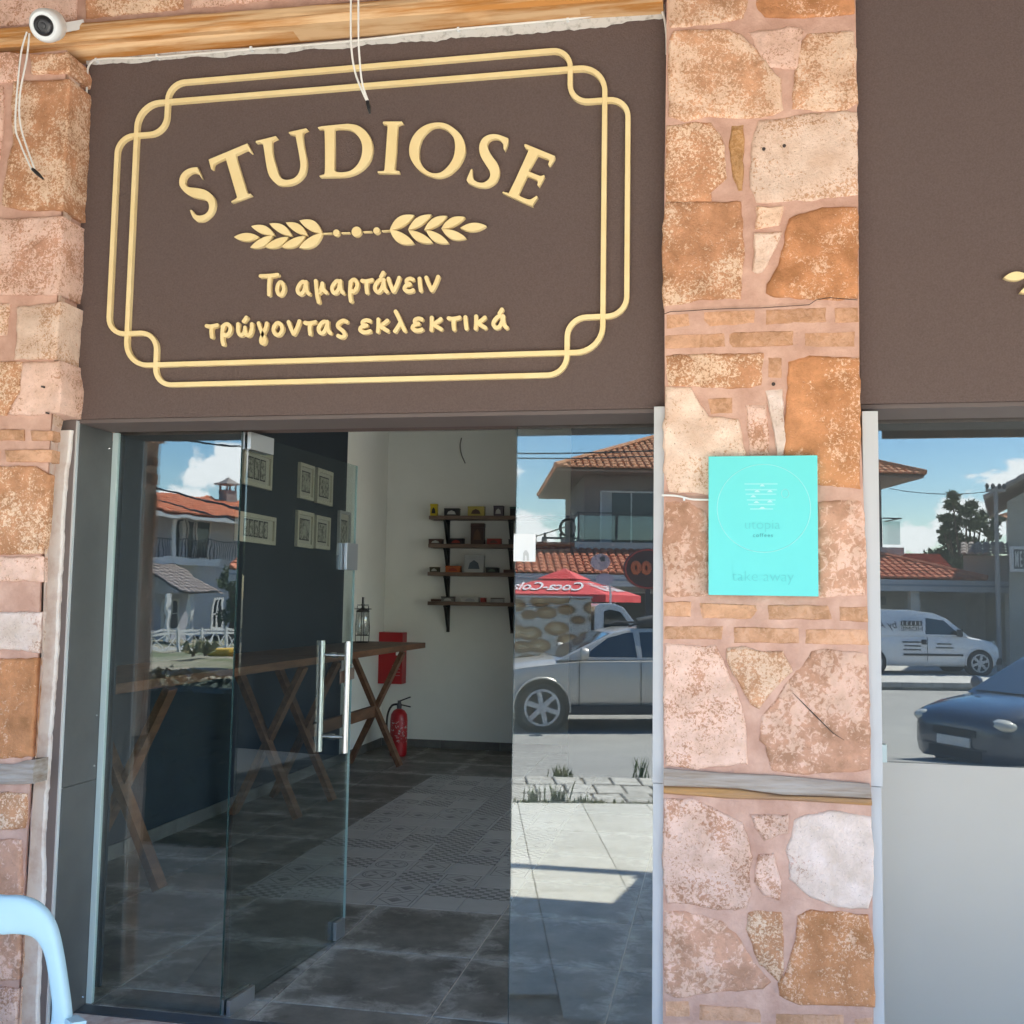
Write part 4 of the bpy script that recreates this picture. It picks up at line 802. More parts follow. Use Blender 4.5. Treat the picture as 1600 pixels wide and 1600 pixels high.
def floor_tile_mat():
    mt = bpy.data.materials.new('dark_floor_tile'); mt.use_nodes = True; t = mt.node_tree; b = t.nodes['Principled BSDF']; lk = t.links.new
    b.inputs['Roughness'].default_value = .5; b.inputs['Specular IOR Level'].default_value = .3
    tc = N(t, 'ShaderNodeTexCoord'); oi = N(t, 'ShaderNodeObjectInfo'); cb = N(t, 'ShaderNodeCombineXYZ')
    for i in range(3): lk(oi.outputs['Random'], cb.inputs[i])
    va = N(t, 'ShaderNodeVectorMath', operation='MULTIPLY_ADD'); va.inputs[1].default_value = (37, 91, 53); lk(cb.outputs[0], va.inputs[0]); lk(tc.outputs['Object'], va.inputs[2])
    n1 = N(t, 'ShaderNodeTexNoise', Scale=5, Detail=10, Roughness=.66); lk(va.outputs[0], n1.inputs['Vector'])
    n2 = N(t, 'ShaderNodeTexNoise', Scale=9, Detail=12, Roughness=.72, Distortion=.5); lk(va.outputs[0], n2.inputs['Vector'])
    base = N(t, 'ShaderNodeValToRGB'); e = base.color_ramp.elements; e[0].position = .35; e[0].color = (.085, .080, .070, 1); e[1].position = .68; e[1].color = (.20, .188, .165, 1); lk(n1.outputs[0], base.inputs[0])
    sp = N(t, 'ShaderNodeSeparateXYZ'); lk(tc.outputs['Object'], sp.inputs[0]); ab = []
    for k in (0, 1): a = N(t, 'ShaderNodeMath', operation='ABSOLUTE'); lk(sp.outputs[k], a.inputs[0]); ab.append(a.outputs[0])
    mx = N(t, 'ShaderNodeMath', operation='MAXIMUM'); lk(ab[0], mx.inputs[0]); lk(ab[1], mx.inputs[1])
    ed = N(t, 'ShaderNodeMapRange'); ed.inputs[1].default_value = .17; ed.inputs[2].default_value = .31; ed.inputs[3].default_value = -.10; ed.inputs[4].default_value = .16; lk(mx.outputs[0], ed.inputs[0])
    ad = N(t, 'ShaderNodeMath', operation='ADD'); lk(n2.outputs[0], ad.inputs[0]); lk(ed.outputs[0], ad.inputs[1])
    du = N(t, 'ShaderNodeMapRange'); du.inputs[1].default_value = .50; du.inputs[2].default_value = .78; du.inputs[4].default_value = .85; lk(ad.outputs[0], du.inputs[0])
    m = N(t, 'ShaderNodeMixRGB'); m.inputs[2].default_value = (.46, .44, .40, 1); lk(du.outputs[0], m.inputs[0]); lk(base.outputs[0], m.inputs[1]); lk(m.outputs[0], b.inputs['Base Color']); return mt
TILE = floor_tile_mat()
def tile_mesh(w, d, h=.006, bev=.0015):
    mb = MB(); x, y = w/2, d/2
    mb.add([(-x, -y, -h), (x, -y, -h), (x, y, -h), (-x, y, -h), (-x, -y, -bev), (x, -y, -bev), (x, y, -bev), (-x, y, -bev), (-x+bev, -y+bev, 0), (x-bev, -y+bev, 0), (x-bev, y-bev, 0), (-x+bev, y-bev, 0)],
           [(0, 1, 5, 4), (1, 2, 6, 5), (2, 3, 7, 6), (3, 0, 4, 7), (4, 5, 9, 8), (5, 6, 10, 9), (6, 7, 11, 10), (7, 4, 8, 11), (8, 9, 10, 11)]); return mb
tmeshes = {}
def tile(x0, x1, y0, y1, mat, parent, name='tile', g=.0065):
    k = (round(x1-x0, 3), round(y1-y0, 3), mat.name)
    if k not in tmeshes: tmeshes[k] = tile_mesh(x1-x0-g, y1-y0-g).mesh(name, mat)
    o = bpy.data.objects.new(name, tmeshes[k]); o.location = ((x0+x1)/2, (y0+y1)/2, random.uniform(-.0004, .0002)); COL.objects.link(o); o.parent = parent; return o
px0, px1, py0, py1 = -2.322, -.988, 4.966, 8.72
gx = [-3.29, -2.797, -2.194, -1.591, -.988, -.385, .218, .821, 1.424]; gy = [3.546, 3.722, 4.344, 4.966, 5.588, 6.21, 6.832, 7.454, 8.076, 8.698, 9.32, 9.942, YB]
for i in range(len(gx)-1):
    for j in range(len(gy)-1):
        x0, x1, y0, y1 = gx[i], gx[i+1], gy[j], gy[j+1]
        inside_y = y0 >= py0-.01 and y1 <= py1+.02
        if inside_y and x0 >= px0 and x1 <= px1+.01: continue
        if inside_y and x0 < px0 < x1: x1 = px0
        tile(x0, x1, y0, y1, TILE, sub)
# patterned cement-look tiles: four prints on one pale grey body
def print_mat(name, kind):
    mt = bpy.data.materials.new(name); mt.use_nodes = True; t = mt.node_tree; b = t.nodes['Principled BSDF']; lk = t.links.new
    b.inputs['Roughness'].default_value = .45
    tc = N(t, 'ShaderNodeTexCoord'); sp = N(t, 'ShaderNodeSeparateXYZ'); lk(tc.outputs['Object'], sp.inputs[0])
    def mth(op, a, bb=None, c_=None):
        n = N(t, 'ShaderNodeMath', operation=op)
        for i, q in enumerate((a, bb, c_)):
            if q is None: continue
            if isinstance(q, (int, float)): n.inputs[i].default_value = q
            else: lk(q, n.inputs[i])
        return n.outputs[0]
    X, Y = mth('ABSOLUTE', sp.outputs[0]), mth('ABSOLUTE', sp.outputs[1]); r_ = mth('SQRT', mth('ADD', mth('MULTIPLY', X, X), mth('MULTIPLY', Y, Y)))
    def band(v, c0, w): return mth('LESS_THAN', mth('ABSOLUTE', mth('SUBTRACT', v, c0)), w)
    if kind == 'ring': msk = mth('MAXIMUM', mth('MAXIMUM', band(r_, .088, .004), band(r_, .074, .002)), mth('MULTIPLY', mth('LESS_THAN', r_, .066), mth('LESS_THAN', mth('ABSOLUTE', mth('SUBTRACT', X, Y)), mth('MULTIPLY', r_, .28))))
    elif kind == 'check': msk = mth('GREATER_THAN', mth('SINE', mth('MULTIPLY', mth('ADD', sp.outputs[0], sp.outputs[1]), 95)), mth('MULTIPLY', mth('SINE', mth('MULTIPLY', mth('SUBTRACT', sp.outputs[0], sp.outputs[1]), 95)), 1.0))
    elif kind == 'diamond': msk = mth('MAXIMUM', band(mth('ADD', X, Y), .082, .005), mth('MAXIMUM', mth('LESS_THAN', mth('ADD', X, Y), .04), band(mth('MAXIMUM', X, Y), .092, .003)))
    elif kind == 'petal': msk = mth('MAXIMUM', mth('LESS_THAN', mth('ABSOLUTE', mth('SUBTRACT', r_, mth('MULTIPLY', mth('ADD', mth('SINE', mth('MULTIPLY', mth('ARCTAN2', sp.outputs[1], sp.outputs[0]), 8)), 2.2), .024))), .006), mth('LESS_THAN', r_, .014))
    else: msk = None
    n1 = N(t, 'ShaderNodeTexNoise', Scale=9, Detail=6, Roughness=.65); lk(tc.outputs['Object'], n1.inputs['Vector'])
    base = N(t, 'ShaderNodeMixRGB'); base.inputs[1].default_value = (.30, .295, .28, 1); base.inputs[2].default_value = (.42, .41, .39, 1); lk(n1.outputs[0], base.inputs[0])
    if msk is not None:
        wear = mth('MULTIPLY', msk, mth('MULTIPLY_ADD', n1.outputs[0], 1.3, .1))
        mx = N(t, 'ShaderNodeMixRGB'); mx.inputs[2].default_value = (.085, .082, .082, 1); lk(wear, mx.inputs[0]); lk(base.outputs[0], mx.inputs[1]); lk(mx.outputs[0], b.inputs['Base Color'])
    else: lk(base.outputs[0], b.inputs['Base Color'])
    return mt
PM = [print_mat('printed_tile_'+k, k) for k in ('ring', 'check', 'diamond', 'petal', 'plain')]
nx, ny = 6, 17
for i in range(nx):
    for j in range(ny):
        x0 = px0+(px1-px0)*i/nx; y0 = py0+(8.698-py0)*j/ny
        tile(x0, x0+(px1-px0)/nx, y0, y0+(8.698-py0)/ny, PM[[0, 1, 2, 3, 4, 1, 2, 4][(i*3+j*5+(i*j) % 4+random.randint(0, 1)) % 8]], sub, 'patterned_tile', g=.0035)
# skirting
SK = M('skirting_tile', (.11, .105, .095), .5, c2=(.15, .145, .13), sc_=5)
sk = thing('skirting', 'dark tiled skirting strip along the foot of the shop walls', 'skirting', (XL, YB, 0))
x_ = XL+.012
while x_ < 4.5: MB().box(x_, min(x_+.6, 4.59)-.003, YB-.011, YB-.001, .001, .08).build('skirting_tile', SK, sk, center=True); x_ += .6
y_ = 3.75
while y_ < YB-.02: MB().box(XL+.003, XL+.012, y_, min(y_+.6, YB-.014)-.003, .001, .08).build('skirting_tile', SK, sk, center=True); y_ += .6

# ---- high counters on crossed legs along the blue wall
CW_ = M('counter_wood', (.165, .082, .044), .55, c2=(.105, .05, .027), sc_=9, stretch=(2.2, .35, 2.2), bump=.2, bsc=20, spec=.4)
def counter(y0, y1, label, f0, f1):
    t = thing('high_counter', label, 'counter', (-2.95, (y0+y1)/2, 0), group='wooden high counters along the blue wall')
    MB().box(XL+.006, -2.63, y0, y1, 1.015, 1.063).build('counter_top', CW_, t, center=True, bevel=.004)
    for y in (f0, f1):
        for s_, dy in ((1, -.020), (-1, .020)):
            a_, b_ = (-2.69, .002), (-3.16, 1.012)
            if s_ < 0: a_, b_ = (-3.16, .002), (-2.70, 1.012)
            MB().bar((a_[0], y+dy, a_[1]+.02), (b_[0], y+dy, b_[1]-.015), .038, .085, up=(0, 1, 0)).build('crossed_leg', CW_, t, center=True)
    if y0 > 5: MB().box(-2.955, -2.915, f0+.045, f1-.045, .44, .53).build('rail', CW_, t, center=True)
    return t
counter(4.30, 6.86, 'nearer high wooden counter with crossed legs, seen through the fixed glass on the left', 4.92, 6.66)
counter(6.88, 9.42, 'farther high wooden counter with crossed legs, glass jar standing on its end', 7.30, 8.92)
# ---- framed prints on the blue wall
FRW = M('cream_frame', (.50, .46, .36), .6); MAT_ = M('print_paper', (.46, .43, .36), .8); LINE = M('dark_line', (.03, .028, .025), .7); GFR = M('old_gold_frame', (.30, .19, .08), .4)
INK = M('sepia_print', (.36, .34, .28), .85, c2=(.13, .12, .10), sc_=30, lo=.45, hi=.6)
def frame(c4, label, cols=1, fm=FRW, grp='framed prints on the blue wall'):
    P = [at_x(px, py, XL+.03) for px, py in c4]
    y0, y1 = sorted(((P[0][1]+P[3][1])/2, (P[1][1]+P[2][1])/2)); z1 = (P[0][2]+P[1][2])/2; z0 = (P[2][2]+P[3][2])/2
    t = thing('framed_print', label, 'picture', (XL+.004, (y0+y1)/2, z0), group=grp)
    X = XL+.004; fw = min(.03, (y1-y0)*.09); mb = MB()
    mb.box(X, X+.026, y0, y1, z0, z0+fw); mb.box(X, X+.026, y0, y1, z1-fw, z1); mb.box(X, X+.026, y0, y0+fw, z0+fw, z1-fw); mb.box(X, X+.026, y1-fw, y1, z0+fw, z1-fw); mb.build('frame', fm, t, center=True)
    MB().box(X, X+.010, y0+fw, y1-fw, z0+fw, z1-fw).build('mount', MAT_, t, center=True)
    mw = (y1-y0)*.22; mz = (z1-z0)*.2; w = (y1-y0-2*mw*.8)/cols
    for k in range(cols):
        a, b = y0+mw*.8+w*k+.006, y0+mw*.8+w*(k+1)-.006
        MB().box(X, X+.0115, a, b, z0+mz, z1-mz).build('border_line', LINE, t, center=True); MB().box(X, X+.0130, a+.010, b-.010, z0+mz+.010, z1-mz-.010).build('print', INK, t, center=True)
    return t
frame([(383,700),(426,709),(426,766),(380,756)], 'wide framed triptych, upper of the two wide frames on the blue wall', 3)
frame([(372,800),(432,807),(431,852),(372,845)], 'long framed strip of five small prints, lower of the two wide frames', 5)
frame([(470,722),(492,729),(491,782),(469,779)], 'framed print, upper left of the group of four', 1)
frame([(497,732),(521,737),(520,791),(496,786)], 'framed print, upper right of the group of four', 1)
frame([(466,797),(491,802),(490,857),(465,854)], 'framed print, lower left of the group of four', 1)
frame([(495,804),(517,810),(516,860),(494,856)], 'framed print, lower right of the group of four', 1)
frame([(532,797),(549,801),(547,870),(530,866)], 'narrow framed poster nearest the white wall, beside the glass door lock', 1, fm=M('pale_frame', (.40, .40, .38), .5))
frame([(186,712),(197,716),(192,822),(184,824)], 'reddish gold framed picture seen edge-on just inside the left jamb', 1, fm=GFR)
# ---- shelves on the back wall
SHW = M('shelf_wood', (.19, .125, .085), .6, c2=(.13, .08, .055), sc_=10, stretch=(.4, 2, 2))
BKT = M('black_bracket', (.012, .011, .011), .5)
rows = [(664, 807, 811), (663, 851, 853), (662, 895, 898), (662, 941, 943)]
YSH = 10.02
sh = []
for k, (pxl, pyt, pyr) in enumerate(rows):
    a = at_y(pxl+6, pyt-2, YSH); z = a[2]-.004; 
    t = thing('wall_shelf', ('topmost', 'second from the top', 'third from the top', 'lowest')[k]+' wooden shelf with black brackets on the white back wall', 'shelf', (-2.2, YSH+.1, z-.03), group='wall shelves on the back wall')
    MB().box(a[0], a[0]+1.45, YSH, YB-.001, z-.036, z).build('board', SHW, t, center=True, bevel=.003)
    for bx in (690, 790):
        xb = at_y(bx+7, pyt, YB-.06)[0]
        mb = MB(); mb.box(xb, xb+.028, YB-.028, YB-.0015, z-.30, z-.037); mb.bar((xb+.014, YB-.155, z-.042), (xb+.014, YB-.018, z-.27), .024, .022); mb.box(xb, xb+.028, YB-.17, YB-.0285, z-.055, z-.037); mb.build('bracket', BKT, t, center=True)
    sh.append(z)
def tin(k, px, w, hpx, col, lid=None, label='', depth=.07, art=None):
    x = at_y(px, rows[k][1], YSH+.05)[0]; sc1 = (YSH+.05)/F_PX*1.02; ww = w*sc1; hh = hpx*sc1; z = sh[k]+.0005
    t = thing('tin_box', label, 'tin', (x, YSH+.06, z)); mt = M('tin_'+'_'.join(str(round(v*100)) for v in col), col, .4)
    MB().box(x-ww/2, x+ww/2, YSH+.03, YSH+.03+depth, z, z+hh*.8).build('body', mt, t, center=True, bevel=.003)
    MB().box(x-ww/2-.002, x+ww/2+.002, YSH+.028, YSH+.032+depth, z+hh*.8+.0005, z+hh).build('lid', M('lid_'+'_'.join(str(round(v*100)) for v in (lid or col)), lid or col, .35), t, center=True, bevel=.003)
    if art:
        am = M('art_'+'_'.join(str(round(v*100)) for v in art), art, .5)
        MB().prism([(x-ww*.3, z+hh*.2), (x+ww*.3, z+hh*.2), (x+ww*.22, z+hh*.55), (x, z+hh*.72), (x-ww*.22, z+hh*.55)], YSH+.0285, YSH+.0275).build('label_print', am, t)
Yl = (.60, .44, .02); Bk = (.02, .018, .02); Rd = (.28, .03, .02); Br = (.07, .03, .02); Wh = (.45, .44, .40); Or = (.42, .10, .02)
for a in [(0, 678, 11, 19, Yl, None, 'small upright yellow tin at the left end of the top shelf', .05, Bk), (0, 706, 24, 12, Bk, None, 'black tin with a pale fan mark on the top shelf', .07, Wh), (0, 744, 26, 15, (.45, .36, .08), None, 'ochre yellow tin in the middle of the top shelf', .07, Br),
  (0, 779, 15, 16, (.09, .07, .08), None, 'dark purple tin with pale emblem on the top shelf', .06, Wh), (0, 803, 12, 14, Bk, (.05, .12, .08), 'dark green and black tin at the right end of the top shelf', .06, None),
  (1, 681, 22, 8, Br, None, 'low brown tin at the left end of the second shelf', .07, Wh), (1, 713, 24, 9, Bk, None, 'low black tin with reddish picture on the second shelf', .07, Rd), (1, 746, 21, 33, (.05, .022, .016), None, 'tall dark brown patterned tin standing on the second shelf', .07, (.12, .06, .03)),
  (1, 772, 22, 9, Rd, None, 'low dark red tin on the second shelf', .07, Br), (1, 800, 10, 8, Bk, None, 'low black tin at the right end of the second shelf', .06, None),
  (2, 679, 15, 8, (.06, .05, .02), None, 'small dark olive tin at the left end of the third shelf', .06, Wh), (2, 708, 24, 10, Or, None, 'orange red tin on the third shelf', .07, Rd), (2, 741, 31, 27, (.40, .40, .38), None, 'large square tin with black and white drawing on the third shelf', .06, (.06, .08, .10)),
  (2, 769, 20, 8, Bk, None, 'low black and green tin on the third shelf', .07, (.10, .14, .10)), (2, 797, 20, 5, Br, None, 'flat dark brown tin at the right end of the third shelf', .07, None),
  (3, 682, 17, 4, Br, None, 'flat dark tin at the left end of the lowest shelf', .06, None), (3, 700, 21, 8, (.16, .15, .14), Bk, 'grey tin with black lid on the lowest shelf', .06, Wh), (3, 735, 28, 8, Wh, None, 'long white tin on the lowest shelf', .07, (.30, .30, .30)),
  (3, 755, 8, 7, Rd, None, 'narrow dark red tin on the lowest shelf', .06, None), (3, 777, 20, 7, (.36, .35, .33), Br, 'off-white tin with brown lid on the lowest shelf', .07, Wh)]:
    tin(*a[:6], label=a[6], depth=a[7], art=a[8])
# ---- jar on the counter, red board and extinguisher
q = at_x(566, 1000, -2.95); jy = q[1] if q[1] < 9.3 else 9.25
jy = 9.1; jq = at_y(566, 992, jy)
jt = thing('glass_jar', 'glass biscuit jar on a black wire stand at the end of the counter', 'jar', (jq[0], jy, 1.064))
jg = glass_mat('jar_glass', .10, tint=(.70, .72, .72))
MB().lathe([(.045, .07), (.058, .10), (.060, .22), (.052, .27), (.040, .29)], (jq[0], jy, 1.064), n=20).build('jar_body', jg, jt, smooth=True)
MB().lathe([(.062, .272), (.058, .285), (.03, .30), (.012, .315), (.016, .34), (.005, .36)], (jq[0], jy, 1.064), n=20).build('jar_lid', M('pewter', (.10, .10, .10), .35, m=.8), jt, smooth=True)
mb = MB(); 
for z, r_ in ((.004, .06), (.065, .062), (.30, .075), (.335, .05)): mb.tube([(jq[0]+r_*math.cos(t*math.pi/10), jy+r_*math.sin(t*math.pi/10), 1.064+z) for t in range(20)], .004, 5, closed=True)
for t in (0, 1, 2, 3): a_ = t*math.pi/2+.5; mb.tube([(jq[0]+.06*math.cos(a_), jy+.06*math.sin(a_), 1.066), (jq[0]+.064*math.cos(a_), jy+.064*math.sin(a_), 1.2), (jq[0]+.05*math.cos(a_), jy+.05*math.sin(a_), 1.39)], .0035, 5)
mb.tube([(jq[0], jy, 1.40), (jq[0], jy, 1.47)], .012, 6)
mb.build('wire_stand', BLACK, jt)
RED = M('signal_red', (.36, .012, .015), .35, spec=.5)
b0, b1 = at_y(596, 1003, YB-.05), at_y(632, 1068, YB-.05)
rb = thing('fire_point_box', 'red fire hose cabinet on the back wall under the counter end', 'fire cabinet', ((b0[0]+b1[0])/2, YB-.05, b1[2]))
MB().box(b0[0], b1[0], YB-.15, YB-.002, b1[2], b0[2]+.10).build('cabinet', RED, rb, center=True, bevel=.004)
MB().box(b1[0]-.065, b1[0]-.03, YB-.152, YB-.1505, b1[2]+.28, b1[2]+.34).build('pictogram', MATS['card_white'], rb, center=True)
mb = MB()
for i in range(4): mb.box(b1[0]-.10, b1[0]-.02, YB-.152, YB-.1505, b1[2]+.08+i*.032, b1[2]+.088+i*.032)
mb.build('text_lines', M('dull_red_print', (.42, .16, .15), .5), rb)
ex = thing('fire_extinguisher', 'red fire extinguisher with black hose standing on the floor by the back wall', 'fire extinguisher', at_y(622, 1182, 9.62)[:2]+(0,))
ex.location = (at_y(623, 1140, 9.62)[0], 9.62, 0); WL[ex.name] = Vector((0, 0, 0)) ; WL.pop(ex.name)
MB().lathe([(.070, 0), (.078, .01), (.080, .03), (.080, .34), (.074, .385), (.05, .42), (.022, .435)], n=24).build('cylinder', RED, ex, smooth=True)
MB().lathe([(.0805, .13), (.0810, .131), (.0810, .33), (.0805, .331)], n=24).build('label_band', M('extinguisher_label', (.36, .014, .016), .45, c2=(.45, .38, .33), sc_=42, lo=.56, hi=.60), ex, smooth=True)
mb = MB(); mb.lathe([(.022, .43), (.024, .47), (.016, .49), (.016, .51)], n=12); mb.build('valve', M('valve_metal', (.10, .09, .09), .4, m=.6), ex)
mb = MB(); mb.bar((-.01, 0, .50), (.105, 0, .545), .022, .012); mb.bar((0, 0, .475), (.11, 0, .455), .020, .010); mb.build('lever', BLACK, ex)
MB().tube(smooth3([(-.02, 0, .475), (-.07, -.01, .46), (-.105, -.02, .38), (-.112, -.02, .25), (-.10, -.02, .13)]), .010, 8).build('hose', BLACK, ex, smooth=True)
# small loose lamp wire on the back wall
q = at_y(722, 684, YB-.02)
cable('lamp_wire', 'thin grey wire hanging down the back wall above the shelves', [at_y(a, b, YB-.02) for a, b in ((721,684),(719,696),(721,710),(727,724))], .006, 'wire', M('dull_wire', (.16, .15, .13), .7))
# ---- dining chair: light blue plastic, only the back hoop is in view
CH = M('pale_blue_plastic', (.34, .49, .55), .6, c2=(.36, .51, .57), sc_=4, spec=.3)
ch = thing('plastic_chair', 'light blue plastic chair in the bottom left corner, its rounded back hoop showing', 'chair', at_y(-40, 1700, 2.30)[:2]+(-.1,))
ch.location = (at_y(-25, 1500, 2.30)[0], 2.25, -.1); WL.pop(ch.name)
cxh = ch.location.x
def hp_(px, py, y=2.30): q = at_y(px, py, y); return (q[0]-cxh, y-2.25, q[2]+.1)
right_out = [(8,1398.5),(32,1399),(56,1407),(75,1424),(88,1450),(97,1490),(104,1535),(110,1580),(114,1640),(118,1730)]
right_in = [(8,1460),(30,1459),(54,1464),(68,1480),(75,1500),(80,1530),(84,1560),(84,1580),(80,1600),(62,1625)]
Oo = smooth3([hp_(*p) for p in right_out], 5); Ii = smooth3([hp_(*p) for p in right_in], 5)
mid = hp_(8, 1430)[0]
mirx = hp_(-40, 1430)[0]                                  # the chair's own centre line
mb = MB()
def hoop(O, I_, sgn):
    vs = []; n = len(O); pr = 9
    for a, b in zip(O, I_):
        for j in range(2*pr):
            t = 2*math.pi*j/(2*pr); k = (1-math.cos(t))/2; w = math.sin(t)
            p = a.lerp(b, .5-.5*math.copysign(abs(math.cos(t))**.55, math.cos(t))); x = p.x if sgn > 0 else 2*mirx-p.x
            vs.append((x, p.y+.016*math.copysign(abs(w)**.7, w)+.05*(p.z-.85)*0, p.z))
    m_ = 2*pr
    mb.add(vs, [(i*m_+j, i*m_+(j+1) % m_, (i+1)*m_+(j+1) % m_, (i+1)*m_+j) for i in range(n-1) for j in range(m_)])
top_o, top_i = hp_(8, 1398.5), hp_(8, 1460)
hoop([Vector((mirx, top_o[1], top_o[2]+.002))]+Oo, [Vector((mirx, top_i[1], top_i[2]+.002))]+Ii, 1); hoop([Vector((mirx, top_o[1], top_o[2]+.002))]+Oo, [Vector((mirx, top_i[1], top_i[2]+.002))]+Ii, -1)
mb.build('back_hoop', CH, ch, smooth=True)
hw = Oo[-1].x-mirx
mb = MB(); mb.box(mirx-hw, mirx+hw, -.43, .06, .425, .45); mb.build('seat', CH, ch, bevel=.01)
for sx in (-1, 1):
    MB().bar((mirx+sx*(hw-.02), .03, .43), (mirx+sx*(hw+.01), .07, .002), .05, .04).build('leg', CH, ch)
    MB().bar((mirx+sx*(hw-.02), -.40, .43), (mirx+sx*(hw+.01), -.44, .002), .05, .04).build('leg', CH, ch)
    MB().bar((mirx+sx*(hw-.01), .045, .58), (mirx+sx*(hw-.02), .03, .43), .05, .035).build('back_post', CH, ch)
MB().box(mirx-hw+.02, mirx+hw-.02, .036, .054, .43, .475).build('back_rail', CH, ch, bevel=.004)

# ================================================================== CANOPY OVER THE PAVEMENT
cn = thing('canopy', 'timber canopy over the pavement, its dark edge mirrored along the top of the glass', 'canopy', (0, 1.8, 2.7))
DW = M('dark_timber', (.10, .055, .03), .7, c2=(.07, .038, .022), sc_=8, stretch=(1, .3, 1))
LT = M('pale_soffit', (.50, .44, .38), .85, c2=(.44, .38, .32), sc_=6)
def slab(mb, x0, x1, y0, z0, y1, z1, t): mb.add([(x0, y0, z0), (x1, y0, z0), (x1, y1, z1), (x0, y1, z1), (x0, y0, z0+t), (x1, y0, z0+t), (x1, y1, z1+t), (x0, y1, z1+t)], [(3, 2, 1, 0), (4, 5, 6, 7), (0, 1, 5, 4), (1, 2, 6, 5), (2, 3, 7, 6), (3, 0, 4, 7)])
mb = MB(); slab(mb, -11, 1.1, .30, 2.70, 3.25, 3.98, .04); slab(mb, 1.1, 7, -.34, 2.70, 3.25, 3.98, .04); mb.build('boarding', LT, cn, center=True)
MB().box(-11, 1.1, .262, .299, 2.60, 2.80).build('fascia', DW, cn, center=True)
MB().box(1.102, 7, -.385, -.345, 2.60, 2.80).build('fascia', DW, cn, center=True)
x_ = -10.6
while x_ < 1.0:
    MB().bar((x_, .31, 2.635), (x_, 3.24, 3.90), .07, .11).build('rafter', DW, cn, center=True); x_ += .75
MB().box(-9, 6, -.735, -.655, 3.27, 3.35).build('outer_rail', DW, cn, center=True)
for x_ in (-8.5, -4.9, 2.6): MB().bar((x_, -.70, 3.262), (x_, 1.15, 3.12), .05, .06).build('rail_arm', DW, cn, center=True)
for x_ in (-6.9, 4.2):
    MB().box(x_, x_+.14, .32, .46, -.1, 2.615).build('post', DW, cn, center=True)

# ================================================================== GROUND AND STREET
ASPH = M('worn_asphalt', (.27, .26, .24), .9, c2=(.34, .33, .30), sc_=1.1, lo=.35, hi=.7, bump=.5, bsc=90, spec=.2)
CONC = M('pale_paving', (.40, .39, .36), .85, c2=(.48, .465, .43), sc_=2, bump=.3, bsc=50)
def sheet(name, pts, mat):   # (u,v,z)
    mb = MB(); mb.add([W(*p) for p in pts], [tuple(range(len(pts)))]); o = mb.build(name, mat, fixn=False); return tag(o, kind='structure')
sheet('ground', [(-500, 18.9, -.93), (500, 18.9, -.93), (500, 600, -.93), (-500, 600, -.93)], M('dry_ground', (.24, .22, .17), .95, c2=(.09, .11, .05), sc_=.25))
sheet('ground', [(-500, -300, -.53), (500, -300, -.53), (500, 19.2, -.53), (-500, 19.2, -.53)], MATS['dry_ground'])
road = sheet('road', [(-200, 7, -.5), (200, 7, -.5), (200, 18, -.5), (-200, 18, -.5)], ASPH)
sheet('road_shoulder', [(-60, 2.66, -.115), (60, 2.66, -.115), (60, 7, -.497), (-60, 7, -.497)], ASPH)
sheet('planted_verge', [(-70, 8, -.494), (-3.8, 8, -.494), (-4.4, 18.0, -.494), (-70, 18.0, -.494)], M('verge_green', (.06, .075, .03), .95, c2=(.22, .20, .12), sc_=.9, det=8, lo=.45, hi=.7, bump=.8, bsc=20))
pv = tag(MB().box(-60, 60, -1.42, 8, -.6, -.112).build('pavement', M('tile_bed', (.30, .29, .27), .9)), kind='structure'); pv.rotation_euler.z = TH
cb = tag(MB().box(-60, 60, -2.66, -1.43, -.6, -.122).build('paver_strip', M('paver_bed', (.20, .17, .13), .95)), kind='structure'); cb.rotation_euler.z = TH
WT = M('white_paving_tile', (.60, .57, .49), .4, c2=(.65, .62, .54), sc_=1.6, spec=.35, rand=.04)
k = 0
wm = None
for i in range(-9, 8):
    for j in range(0, 9):
        u0, v0 = -.24+i*.5, 1.40-(j+1)*.5
        x, y, _ = W(u0+.25, v0+.25)
        if y > 3.02: continue
        if wm is None: wm = tile_mesh(.4955, .4955, .012).mesh('paving_tile', WT)
        o = bpy.data.objects.new('paving_tile', wm); o.location = (u0+.25, -(v0+.25), -.1+random.uniform(-.0006, .0006)); COL.objects.link(o); o.parent = pv
PVR = M('grey_paver', (.46, .44, .39), .9, c2=(.34, .32, .28), sc_=9, bump=.5, bsc=50, rand=.12); pm_ = None
for j in range(3):
    for i in range(-16, 16):
        if pm_ is None:
            pm_ = tile_mesh(.232, .372, .02, .008).mesh('paver', PVR)
        o = bpy.data.objects.new('paver', pm_); o.location = (i*.25+(.06 if j % 2 else 0)+random.uniform(-.006, .006), -(1.66+j*.40)+random.uniform(-.006, .006), -.104+random.uniform(-.006, .004)); o.rotation_euler = (random.uniform(-.02, .02), random.uniform(-.02, .02), random.uniform(-.03, .03)); COL.objects.link(o); o.parent = cb
